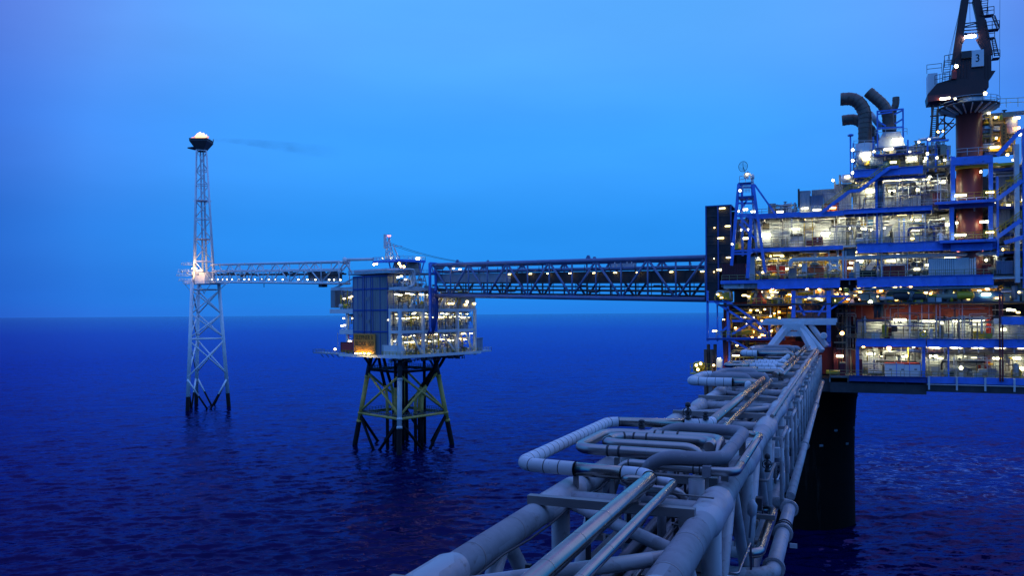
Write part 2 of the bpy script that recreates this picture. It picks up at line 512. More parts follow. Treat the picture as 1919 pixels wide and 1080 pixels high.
# ------------------------------------------------------------------ sea
def make_sea():
    rng = np.random.RandomState(7)
    # rings of cells that grow with distance; finest in the direction of the view
    view = math.atan2(FWD.y, FWD.x)
    na = 800
    ang = np.concatenate([np.linspace(-0.66, 0.66, na), np.linspace(0.66, 2 * math.pi - 0.66, 64)[1:-1]]) + view
    rad = [20.0, 60.0, 90.0, 112.0]
    r = 124.0
    while r < 2600: rad.append(r); r += max(0.42, r * r / 36000.0 * 0.62)
    rad += [3000, 4000, 6000, 9000, 12000, 20000, 45000, 110000]
    rad = np.array(rad)
    A, Rr = np.meshgrid(ang, rad)
    X = Rr * np.cos(A); Y = Rr * np.sin(A)
    cr = np.maximum(0.42, Rr * Rr / 36000.0 * 0.62); ca = Rr * 1.32 / na
    Z = np.zeros_like(X); DX = np.zeros_like(X); DY = np.zeros_like(X)
    base = view + R_(198)
    for i in range(92):
        wl = 1.2 * (9.0 / 1.2) ** rng.rand() if i < 86 else 11 + 12 * rng.rand()
        th = base + rng.randn() * (0.38 if wl > 4 else 0.55)
        k = 2 * math.pi / wl
        amp = (0.0065 * wl ** 0.85 if wl < 10 else 0.035) * (0.4 + rng.rand())
        ph = rng.rand() * 7
        c, s_ = math.cos(th), math.sin(th)
        # every wave train is patchy, so crests do not line up across the sea
        q = (X * c + Y * s_) * k + ph + 1.5 * np.sin(X * k * 0.13 + ph * 3) + 1.5 * np.sin(Y * k * 0.15 + ph * 5)
        cell = np.minimum(cr / max(0.15, abs(math.cos(th - view))), cr * 3) + ca * 0.3
        w = np.clip((wl / cell - 2.0) / 1.5, 0, 1)
        Z += w * amp * np.sin(q)
        DX += w * amp * 0.75 * np.cos(q) * c; DY += w * amp * 0.75 * np.cos(q) * s_
    X = X + DX; Y = Y + DY
    Z[Rr > 2600] = 0
    nr, nc = X.shape
    verts = np.stack([X, Y, Z], -1).reshape(-1, 3)
    verts = np.vstack([verts, [[0, 0, 0]]])
    idx = np.arange(nr * nc).reshape(nr, nc)
    nxt = np.roll(idx, -1, axis=1)
    quads = np.stack([idx[:-1], idx[1:], nxt[1:], nxt[:-1]], -1).reshape(-1, 4)
    tris = np.stack([np.full(nc, nr * nc), idx[0], nxt[0]], -1)
    me = bpy.data.meshes.new('sea')
    nv = len(verts); nq = len(quads); ntri = len(tris)
    me.vertices.add(nv); me.vertices.foreach_set('co', verts.ravel())
    me.loops.add(nq * 4 + ntri * 3)
    me.loops.foreach_set('vertex_index', np.concatenate([quads.ravel(), tris.ravel()]).astype(np.int32))
    me.polygons.add(nq + ntri)
    ls = np.concatenate([np.arange(nq) * 4, nq * 4 + np.arange(ntri) * 3]).astype(np.int32)
    me.polygons.foreach_set('loop_start', ls)
    me.polygons.foreach_set('use_smooth', np.ones(nq + ntri, bool))
    me.update(calc_edges=True)
    me.validate()
    # water
    m = bpy.data.materials.new('sea_water'); m.use_nodes = True
    nt = m.node_tree; N = nt.nodes.new; L = nt.links.new
    b = nt.nodes['Principled BSDF']
    nt.nodes.remove(b)
    b = N('ShaderNodeBsdfDiffuse'); gl = N('ShaderNodeBsdfGlossy'); fr = N('ShaderNodeFresnel'); ms = N('ShaderNodeMixShader')
    gl.inputs['Roughness'].default_value = 0.08
    # reflection tint painted by view angle: plain at a glance, darker and bluer when steep
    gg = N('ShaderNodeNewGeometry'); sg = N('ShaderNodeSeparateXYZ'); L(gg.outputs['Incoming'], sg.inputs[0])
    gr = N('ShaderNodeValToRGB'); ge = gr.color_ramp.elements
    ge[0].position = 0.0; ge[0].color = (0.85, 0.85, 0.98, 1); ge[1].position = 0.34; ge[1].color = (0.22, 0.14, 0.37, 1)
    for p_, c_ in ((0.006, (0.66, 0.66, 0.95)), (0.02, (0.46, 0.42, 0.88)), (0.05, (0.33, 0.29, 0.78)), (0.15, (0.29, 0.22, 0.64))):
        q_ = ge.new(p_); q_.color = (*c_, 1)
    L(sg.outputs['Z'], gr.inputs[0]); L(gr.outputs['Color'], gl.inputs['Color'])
    fr.inputs['IOR'].default_value = 1.333
    L(fr.outputs[0], ms.inputs[0]); L(b.outputs[0], ms.inputs[1]); L(gl.outputs[0], ms.inputs[2])
    L(ms.outputs[0], nt.nodes['Material Output'].inputs['Surface'])
    tc = N('ShaderNodeTexCoord')
    # foam: torn streaks in the wash beside the concrete shaft
    fc = atz(1760, 880, 0); 
    mp = N('ShaderNodeMapping'); mp.inputs['Scale'].default_value = (0.05, 0.11, 0.05); mp.inputs['Rotation'].default_value = (0, 0, R_(20))
    L(tc.outputs['Object'], mp.inputs[0])
    n1 = N('ShaderNodeTexNoise'); n1.inputs['Scale'].default_value = 1.6; n1.inputs['Detail'].default_value = 9; n1.inputs['Roughness'].default_value = 0.62; n1.inputs['Distortion'].default_value = 1.2
    L(mp.outputs[0], n1.inputs['Vector'])
    rid = N('ShaderNodeMath'); rid.operation = 'SUBTRACT'; rid.inputs[1].default_value = 0.5
    L(n1.outputs['Fac'], rid.inputs[0])
    ab = N('ShaderNodeMath'); ab.operation = 'ABSOLUTE'; L(rid.outputs[0], ab.inputs[0])
    line = N('ShaderNodeMapRange'); line.inputs['From Min'].default_value = 0.0; line.inputs['From Max'].default_value = 0.035
    line.inputs['To Min'].default_value = 1.0; line.inputs['To Max'].default_value = 0.0
    L(ab.outputs[0], line.inputs['Value'])
    n4 = N('ShaderNodeTexNoise'); n4.inputs['Scale'].default_value = 0.55; n4.inputs['Detail'].default_value = 6
    L(tc.outputs['Object'], n4.inputs['Vector'])
    brk = N('ShaderNodeMapRange'); brk.inputs['From Min'].default_value = 0.40; brk.inputs['From Max'].default_value = 0.62
    L(n4.outputs['Fac'], brk.inputs['Value'])
    geo = N('ShaderNodeVectorMath'); geo.operation = 'DISTANCE'; geo.inputs[1].default_value = (fc.x, fc.y, 0)
    L(tc.outputs['Object'], geo.inputs[0])
    area = N('ShaderNodeMapRange'); area.inputs['From Min'].default_value = 22; area.inputs['From Max'].default_value = 62
    area.inputs['To Min'].default_value = 1; area.inputs['To Max'].default_value = 0
    L(geo.outputs['Value'], area.inputs['Value'])
    m1 = N('ShaderNodeMath'); m1.operation = 'MULTIPLY'; L(line.outputs[0], m1.inputs[0]); L(brk.outputs[0], m1.inputs[1])
    m2 = N('ShaderNodeMath'); m2.operation = 'MULTIPLY'; L(m1.outputs[0], m2.inputs[0]); L(area.outputs[0], m2.inputs[1])
    m3 = N('ShaderNodeMath'); m3.operation = 'MULTIPLY'; L(m2.outputs[0], m3.inputs[0]); m3.inputs[1].default_value = 0.85
    mix = N('ShaderNodeMix'); mix.data_type = 'RGBA'
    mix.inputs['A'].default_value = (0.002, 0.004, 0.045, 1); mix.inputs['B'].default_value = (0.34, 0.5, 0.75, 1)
    L(m3.outputs[0], mix.inputs['Factor'])
    L(mix.outputs['Result'], b.inputs['Color'])
    # chop and ripples finer than the mesh tilt the surface, longer across the wind than along it
    mpp = N('ShaderNodeMapping'); mpp.vector_type = 'TEXTURE'
    mpp.inputs['Rotation'].default_value = (0, 0, view + 0.16); mpp.inputs['Scale'].default_value = (1.0, 2.1, 1.0)
    L(tc.outputs['Object'], mpp.inputs[0])
    geo2 = N('ShaderNodeNewGeometry'); last = geo2.outputs['Normal']
    for scl, amp in ((0.045, 0.11), (0.12, 0.22), (0.36, 0.52), (1.1, 0.56), (3.3, 0.40)):
        nz = N('ShaderNodeTexNoise'); nz.inputs['Scale'].default_value = scl; nz.inputs['Detail'].default_value = 2.5; nz.inputs['Roughness'].default_value = 0.5
        L(mpp.outputs[0], nz.inputs['Vector'])
        sb = N('ShaderNodeVectorMath'); sb.operation = 'SUBTRACT'; sb.inputs[1].default_value = (0.5, 0.5, 0.5)
        L(nz.outputs['Color'], sb.inputs[0])
        ml = N('ShaderNodeVectorMath'); ml.operation = 'MULTIPLY'; ml.inputs[1].default_value = (amp, amp, 0)
        L(sb.outputs[0], ml.inputs[0])
        ad = N('ShaderNodeVectorMath'); ad.operation = 'ADD'
        L(last, ad.inputs[0]); L(ml.outputs[0], ad.inputs[1]); last = ad.outputs[0]
    nn = N('ShaderNodeVectorMath'); nn.operation = 'NORMALIZE'; L(last, nn.inputs[0]); last = nn
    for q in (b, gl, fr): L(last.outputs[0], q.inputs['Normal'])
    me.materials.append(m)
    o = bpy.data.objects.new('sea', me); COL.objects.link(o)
    tag(o, 'deep blue choppy sea reaching to the horizon', 'sea', kind='structure')
make_sea()

# ------------------------------------------------------------------ lamps (each a part of what it is bolted to)
def lamp(par, c, wx=1.2, h=0.22, mat=LW, d=0.18, axis=(1, 0, 0), hood=True):
    """strip fitting: glowing tube box under a thin metal hood"""
    c = Vector(c); ax = Vector(axis).normalized(); ay = Vector((0, 0, 1)).cross(ax)
    mb = MB()
    mb.obox(c, ax, ay, Vector((0, 0, 1)), wx / 2, d / 2, h / 2)
    if hood:
        mb.m(1).obox(c + Vector((0, 0, h / 2 + 0.05)), ax, ay, Vector((0, 0, 1)), wx / 2 + 0.06, d / 2 + 0.08, 0.04)
    return mb.build('lamp', [mat, LTSTEEL] if hood else [mat], par)
def flood(par, c, r=0.28, mat=LO, to=(0, -1, -0.4), nm='lamp'):
    """round floodlight head on a short arm"""
    c = Vector(c); t = Vector(to).normalized()
    mb = MB()
    mb.lathe(c, [(r * 0.2, -r * 0.1), (r * 0.95, 0.0), (r * 0.95, r * 0.25), (r * 0.6, r * 0.38)], n=12, axis=t)
    mb.m(1).lathe(c, [(r * 0.35, -r * 1.3), (r * 0.8, -r * 0.8), (r * 1.06, 0.02), (r * 1.06, -0.03)], n=12, axis=t)
    mb.tube(c - t * r, c - t * r + Vector((0, 0, 0.7)), 0.05, n=6)
    return mb.build(nm, [mat, LTSTEEL], par)

# ------------------------------------------------------------------ flare tower far out on the left
def flare():
    LL = atz(349.5, 771, 0); LB = atz(366.5, 757, 0); LR_ = atz(432, 762, 0)
    base = (LL + LB + LR_) / 3
    t = T('flare_tower', 'tall slim lattice flare tower on three sea legs, burning at its tip', 'flare tower', (base.x, base.y, 0))
    D = (base - CAMP).dot(FWD)
    def P(px, py): return atd(px, py, D)
    zb = P(388, 532).z          # bridge level
    # lower tripod: each leg leans in to the bridge level
    def sc(p, f): return base + (p - base) * f
    top = []
    for p, px in ((LL, 360), (LB, 372), (LR_, 410)):
        q = atd(px, 530, (p - CAMP).dot(FWD) * 0.5 + D * 0.5)
        top.append(Vector((q.x, q.y, zb)))
    legs = list(zip((LL, LB, LR_), top))
    zs = 6.5
    for a, b in legs:
        a = Vector((a.x, a.y, -12))
        f = (zs + 12) / (zb + 12)
        m_ = a.lerp(b, f)
        mb = MB().tube(m_, b, 0.95, 0.8, n=12)
        mb.m(1).tube(a, m_, 1.0, n=12)
        mb.build('leg', [FLARE, SPLASH], t)
    def on(i, z):
        a, b = legs[i]; a = Vector((a.x, a.y, 0)); return a.lerp(b, z / zb)
    lev = [P(0, y).z for y in (756, 726, 640, 593, 556)]
    lev = [lev[0] * 0 + 3.0, 15.5, 33.5, 46.0, 56.0]
    for i, j in ((0, 1), (1, 2), (2, 0)):
        mb = MB()
        # inverted braces into the water
        mid = (on(i, 0) + on(j, 0)) / 2
        for k in (i, j):
            a = on(k, 14.5); c = Vector((mid.x, mid.y, -1.5))
            m_ = a.lerp(c, 0.5)
            mb.m(0).tube(a, m_, 0.42, n=8); mb.m(1).tube(m_, c, 0.45, n=8)
        mb.m(0)
        for z0, z1 in ((16, 33), (34.5, 46), (46, 57.5)):
            mb.tube(on(i, z0), on(j, z1), 0.36, n=8); mb.tube(on(j, z0), on(i, z1), 0.36, n=8)
        for z in (33.8, 58.0):
            mb.tube(on(i, z), on(j, z), 0.33, n=8)
        mb.builds('brace', [FLARE, SPLASH], t)
    # work platform at bridge level, with outriggers
    c = (top[0] + top[1] + top[2]) / 3
    mb = MB()
    mb.box(c.x - 7, c.x + 10, c.y - 6, c.y + 6, zb - 0.3, zb)
    mb.rail([(c.x - 7, c.y - 6, zb), (c.x + 10, c.y - 6, zb), (c.x + 10, c.y + 6, zb), (c.x - 7, c.y + 6, zb), (c.x - 7, c.y - 6, zb)], r=0.07)
    for s in (-1, 1):
        mb.tube((c.x + 10, c.y + 5 * s, zb), (c.x + 4, c.y + 4 * s, zb - 5), 0.16)
        mb.tube((c.x - 7, c.y + 5 * s, zb), (c.x - 3, c.y + 4 * s, zb - 5), 0.16)
    mb.build('work_platform', FLARE, t)
    mb = MB()
    for k, (dx, dz) in enumerate(((-6, 9.4), (-8, 6.0), (-9, 3.9), (-7.5, 1.6))):
        q = c + RGT0 * (-5.0) + Vector((0, 0, dz))
        e = q + RGT0 * (dx * 0.85)
        mb.tube(q, e, 0.13); mb.tube(e - FWD * 2, e + FWD * 2, 0.11)
        mb.rail([q - FWD * 1.2, e - FWD * 1.2], h=1.0, r=0.05)
    mb.build('antenna_boom', FLARE, t)
    # cabin lit by floodlights, just above
    mb = MB()
    mb.box(c.x - 4.2, c.x + 3.8, c.y - 3.0, c.y + 3.0, zb + 0.0, zb + 5.5)
    mb.box(c.x - 4.5, c.x + 4.1, c.y - 3.3, c.y + 3.3, zb + 5.5, zb + 5.75)
    mb.build('cabin', WHITE, t)
    # upper mast: square lattice that narrows to the tip
    ztip = P(380, 283).z
    hw0, hw1 = 4.6, 2.3
    cx0 = P(383, 530); cx1 = P(377.5, 285)
    def cor(z, k):
        f = (z - zb) / (ztip - zb)
        h = hw0 + (hw1 - hw0) * f
        o = cx0.lerp(cx1, f)
        a = YAW + R_(18) + math.pi / 4 + k * math.pi / 2
        return Vector((o.x + 1.414 * h * math.cos(a), o.y + 1.414 * h * math.sin(a), z))
    for k in range(4):
        MB().tube(cor(zb, k), cor(ztip, k), 0.5, 0.3, n=8).build('mast_leg', FLARE, t)
    zl = [zb, zb + 11, zb + 22, zb + 32, zb + 41, zb + 49, zb + 56, ztip]
    for k in range(4):
        mb = MB(); j = (k + 1) % 4
        for i in range(len(zl) - 1):
            a, b = (k, j) if (i + k) % 2 else (j, k)
            mb.tube(cor(zl[i], a), cor(zl[i + 1], b), 0.24, n=6)
            mb.tube(cor(zl[i + 1], k), cor(zl[i + 1], j), 0.24, n=6)
        mb.builds('mast_brace', FLARE, t)
    mb = MB()
    for dx, dy, r in ((-0.9, 0.2, 0.34), (0.1, -0.6, 0.26), (0.9, 0.3, 0.42), (0.3, 0.9, 0.2)):
        mb.tube(Vector((cx0.x + dx * 1.4, cx0.y + dy * 1.4, zb)), Vector((cx1.x + dx, cx1.y + dy, ztip + 3)), r, n=8)
    mb.builds('riser_pipe', LTSTEEL, t)
    mb = MB(); mb.ladder(cor(zb, 0).lerp(cor(zb, 1), 0.5), cor(ztip, 0).lerp(cor(ztip, 1), 0.5), w=0.9, side=RGT0, r=0.07, step=1.2)
    mb.build('ladder', FLARE, t)
    for z in (zl[2], zl[4]):
        o = cor(z, 0).lerp(cor(z, 2), 0.5)
        MB().box(o.x - 3.0, o.x + 3.0, o.y - 3.0, o.y + 3.0, z - 0.1, z + 0.1).build('rest_platform', FLARE, t)
    # flared wind deck at the tip
    o = Vector((cx1.x, cx1.y, ztip))
    mb = MB()
    a = [o + Vector((math.cos(YAW + k * math.pi / 2 + math.pi / 4), math.sin(YAW + k * math.pi / 2 + math.pi / 4), 0)) * 2.6 for k in range(4)]
    b = [o + Vector((math.cos(YAW + k * math.pi / 2 + math.pi / 4), math.sin(YAW + k * math.pi / 2 + math.pi / 4), 0)) * 6.1 + Vector((0, 0, 4.2)) for k in range(4)]
    b2 = [p + Vector((0, 0, 1.2)) for p in b]
    for k in range(4):
        j = (k + 1) % 4
        mb.poly([a[k], a[j], b[j], b[k]]); mb.poly([b[k], b[j], b2[j], b2[k]])
        mb.beam(b2[k], b2[j], 0.3)
    mb.poly(a)
    mb.m(1).poly([p.lerp(o + Vector((0, 0, 4.2)), 0.1) for p in b])
    for k in range(6):
        q = b2[0].lerp(b2[1], k / 5); mb.m(0).beam(q, q + Vector((0, 0, 1.4)), 0.25)
    mb.box(o.x - 6.6, o.x - 3.0, o.y - 2.4, o.y + 2.4, o.z + 1.4, o.z + 2.0)
    mb.build('flare_deck', [DARK, BLACK], t)
    mb = MB()
    for k, (dx, dy) in enumerate(((-2, 0), (0, -1.3), (2, 0.6))):
        mb.tube(o + RGT0 * dx + FWD * dy + Vector((0, 0, 2)), o + RGT0 * dx + FWD * dy + Vector((0, 0, 6.0)), 0.45, n=8)
    mb.builds('burner', DARK, t)
    # strip lamps and the warm floods round the cabin
    for px, py in ((352, 511), (385, 507), (394, 512)):
        q = P(px, py) - FWD * 7
        flood(t, q, 0.45, LY, to=FWD + Vector((0, 0, 0.6)))
    wf = glow('warm_flood', (1.0, 0.58, 0.25), 70)
    for px, py, d_ in ((362, 513, 7), (372, 519, 8), (383, 516, 8), (392, 510, 7), (377, 497, 7)):
        flood(t, P(px, py) - FWD * d_, 0.5, wf, to=FWD + Vector((0, 0, 0.35)))
    for px, py in ((369, 504), (378, 508)):
        lamp(t, P(px, py) - FWD * 3.4, 2.6, 0.35, LY, axis=RGT0)
    # flame: leaning tongues of gas burning off
    rng = random.Random(3)
    fm = MB()
    for k, (dx, h, r, ln) in enumerate(((-5.9, 1.6, 1.1, 0.3), (-3.2, 2.9, 1.5, 0.9), (-1.6, 4.2, 1.9, 1.4), (0.3, 3.7, 2.1, 1.8), (2.2, 2.8, 1.9, 2.0), (3.9, 1.9, 1.3, 2.0))):
        dx *= 0.66; h *= 0.95; r *= 0.8; ln *= 0.85
        q = o + RGT0 * (dx - 0.6) + Vector((0, 0, 5.5)); pts = []
        prof = [(0.6, 0), (1.0, 0.2), (1.0, 0.42), (0.82, 0.64), (0.55, 0.83), (0.1, 1.0)]
        n = 10; b0 = len(fm.v); fm.cur = 0 if k in (2, 3, 4) else 1
        for rr, hh in prof:
            cc = q + Vector((0, 0, h * hh)) + RGT0 * (ln * hh * hh)
            for i in range(n):
                an = 2 * math.pi * i / n
                rj = r * rr * (0.93 + 0.14 * rng.random())
                fm.v.append(tuple(cc + RGT0 * (rj * math.cos(an)) + FWD * (rj * math.sin(an))))
        for s in range(len(prof) - 1):
            for i in range(n):
                i2 = (i + 1) % n
                fm.face((b0 + s * n + i, b0 + s * n + i2, b0 + (s + 1) * n + i2, b0 + (s + 1) * n + i), True)
    fm.thing('gas_flame', [glow('flame_core', (1.0, 0.56, 0.14), 1.9), glow('flame_edge', (1.0, 0.30, 0.03), 1.15)], 'bright yellow gas flame on top of the far lattice tower', 'flame', tuple(o + Vector((0, 0, 5.5))))
    # thin dark smoke drawn away downwind
    sm = MB()
    p0 = o + RGT0 * 4.2 + Vector((0, 0, 5.6))
    pts = [p0 + RGT0 * x + Vector((0, 0, -z)) for x, z in ((0, 0), (8, 0.4), (20, 1.6), (34, 3.4), (50, 5.4), (68, 7.6))]
    n = 14; rad = (0.9, 1.7, 2.6, 3.6, 4.4, 5.0)
    for i, (p, r) in enumerate(zip(pts, rad)):
        for k in range(n):
            a = 2 * math.pi * k / n
            sm.v.append(tuple(p + FWD * (r * math.cos(a)) + Vector((0, 0, r * 0.7 * math.sin(a)))))
    for i in range(len(pts) - 1):
        for k in range(n):
            k2 = (k + 1) % n
            sm.face((i * n + k, i * n + k2, (i + 1) * n + k2, (i + 1) * n + k), True)
    sm.face(list(range(n))[::-1]); sm.face([(len(pts) - 1) * n + k for k in range(n)])
    m = bpy.data.materials.new('thin_smoke'); m.use_nodes = True
    nt = m.node_tree; nt.nodes.remove(nt.nodes['Principled BSDF'])
    N = nt.nodes.new; L = nt.links.new
    pv = N('ShaderNodeVolumePrincipled'); pv.inputs['Color'].default_value = (0.03, 0.03, 0.06, 1)
    tc = N('ShaderNodeTexCoord'); mp = N('ShaderNodeMapping'); mp.inputs['Scale'].default_value = (0.10, 0.10, 0.22)
    L(tc.outputs['Object'], mp.inputs[0])
    nz = N('ShaderNodeTexNoise'); nz.inputs['Scale'].default_value = 1.0; nz.inputs['Detail'].default_value = 5
    L(mp.outputs[0], nz.inputs['Vector'])
    mr = N('ShaderNodeMapRange'); mr.inputs['From Min'].default_value = 0.26; mr.inputs['From Max'].default_value = 0.75; mr.inputs['To Max'].default_value = 0.065
    L(nz.outputs['Fac'], mr.inputs['Value'])
    # thins out along its length and towards its edge
    dv = N('ShaderNodeVectorMath'); dv.operation = 'DOT_PRODUCT'; dv.inputs[1].default_value = tuple(RGT0)
    L(tc.outputs['Object'], dv.inputs[0])
    fade = N('ShaderNodeMapRange'); fade.inputs['From Min'].default_value = 6; fade.inputs['From Max'].default_value = 66
    fade.inputs['To Min'].default_value = 1.0; fade.inputs['To Max'].default_value = 0.0
    L(dv.outputs['Value'], fade.inputs['Value'])
    mu = N('ShaderNodeMath'); mu.operation = 'MULTIPLY'; L(mr.outputs[0], mu.inputs[0]); L(fade.outputs[0], mu.inputs[1])
    L(mu.outputs[0], pv.inputs['Density'])
    L(pv.outputs[0], nt.nodes['Material Output'].inputs['Volume'])
    sm.thing('smoke', m, 'thin dark smoke drifting away from the flare', 'smoke', tuple(p0), kind='stuff')
    return t, c, zb
flare_t, FLC, FLZ = flare()

# ------------------------------------------------------------------ dense process pipework, used inside open decks
PIPEMATS = [LTSTEEL, DARK, COPPER, WALLDK, YELLOW, TEAL, DULLSTEEL, BLUEDK]
def clutter(par, fn, x0, x1, y0, y1, z0, z1, n, seed, weights=(6, 4, 4, 3, 1, 1, 3, 1), name='pipework', pr=(0.05, 0.22), mats=None, slim=False):
    """runs of pipe, valves, cabinets and small vessels between the given limits"""
    mats = mats or PIPEMATS
    rng = random.Random(seed)
    mb = MB()
    ws = [w for w in weights]
    def V(x, y, z): return Vector(fn(x, y, z))
    for i in range(n):
        mb.cur = rng.choices(range(len(mats)), ws)[0]
        k = rng.random() * (0.52 if slim else 1.0)
        x = rng.uniform(x0, x1); y = rng.uniform(y0, y1); z = rng.uniform(z0, z1)
        if k < 0.30:      # long run with drops at both ends
            L = rng.uniform(2, 7); xa = max(x0, x - L / 2); xb = min(x1, x + L / 2)
            if xb - xa < 0.4: continue
            zz = z0 + (z1 - z0) * (0.35 + 0.62 * rng.random())
            r = rng.uniform(*pr)
            pts = [V(xa, y, zz), V(xb, y, zz)]
            if rng.random() < 0.5: pts = [V(xa, y, max(z0, zz - rng.uniform(0.6, 3)))] + pts
            if rng.random() < 0.4: pts = pts + [V(xb, y, max(z0, zz - rng.uniform(0.6, 3)))]
            mb.sweep(bend(pts, r * 2.5, 3), r, 6)
        elif k < 0.52:    # riser
            r = rng.uniform(*pr); zb = z0 if rng.random() < 0.7 else z
            zt = z1 if rng.random() < 0.6 else min(z1, z + 2)
            mb.tube(V(x, y, zb), V(x, y, zt), r, n=6)
            zf = rng.uniform(zb, zt); mb.tube(V(x, y, zf - 0.1), V(x, y, zf + 0.1), r * 1.8, n=6)
        elif k < 0.72:    # cabinet or skid
            w = rng.uniform(0.4, 1.7); h = rng.uniform(0.5, 1.9); d = rng.uniform(0.4, 1.0)
            a = V(x, y, z0); e = (V(x + 1, y, z0) - a); ey = (V(x, y + 1, z0) - a)
            zz = z0 if rng.random() < 0.75 else z
            mb.obox(V(x, y, zz + h / 2), e, ey, Vector((0, 0, 1)), w / 2, d / 2, h / 2)
        elif k < 0.82:    # vessel lying or standing
            r = rng.uniform(0.3, 0.75); L = rng.uniform(1.0, 2.6)
            if rng.random() < 0.55:
                a = V(x, y, z0 + r + 0.4); e = (V(x + 1, y, z0) - V(x, y, z0))
                mb.lathe(a, [(r * 0.4, -L / 2 - r * 0.4), (r * 0.9, -L / 2 - r * 0.15), (r, -L / 2), (r, L / 2), (r * 0.9, L / 2 + r * 0.15), (r * 0.4, L / 2 + r * 0.4)], n=10, axis=e)
            else:
                mb.lathe(V(x, y, z0), [(r, 0.3), (r, 0.3 + L), (r * 0.8, L + 0.3 + r * 0.3), (r * 0.3, L + 0.3 + r * 0.5)], n=10)
        elif k < 0.92:    # valve with a hand wheel
            r = rng.uniform(0.25, 0.5)
            mb.tube(V(x, y, z), V(x, y, z + r * 2), r * 0.4, n=6); mb.tube(V(x, y, z + r * 2), V(x, y, z + r * 2.2), r, n=8)
            mb.tube(V(x - r, y, z), V(x + r, y, z), r * 0.6, n=6)
        else:             # cable tray or duct under the ceiling
            L = rng.uniform(2, 6); xa = max(x0, x - L / 2); xb = min(x1, x + L / 2)
            zz = z1 - rng.uniform(0.2, 0.8)
            mb.beam(V(xa, y, zz), V(xb, y, zz), 0.5, 0.16)
    return mb.build(name, mats, par)

# ------------------------------------------------------------------ riser platform in the middle distance
AX = Vector((math.sin(R_(16)), math.cos(R_(16)), 0)); BX = Vector((-math.cos(R_(16)), math.sin(R_(16)), 0))
RO = atz(750, 668, 31.8); RO.z = 0
def RP(s, t, z): return RO + AX * s + BX * t + Vector((0, 0, z))
def _pl(px, py, o, n):
    d = ray(px, py); return CAMP + d * ((o - CAMP).dot(n) / d.dot(n))
def Ra(px, py, off=0.0):   # on the right-hand face -> (s, z)
    p = _pl(px, py, RO + BX * off, BX); return (p - RO).dot(AX), p.z
def Rb(px, py, off=0.0):   # on the left-hand face -> (t, z)
    p = _pl(px, py, RO + AX * off, AX); return (p - RO).dot(BX), p.z

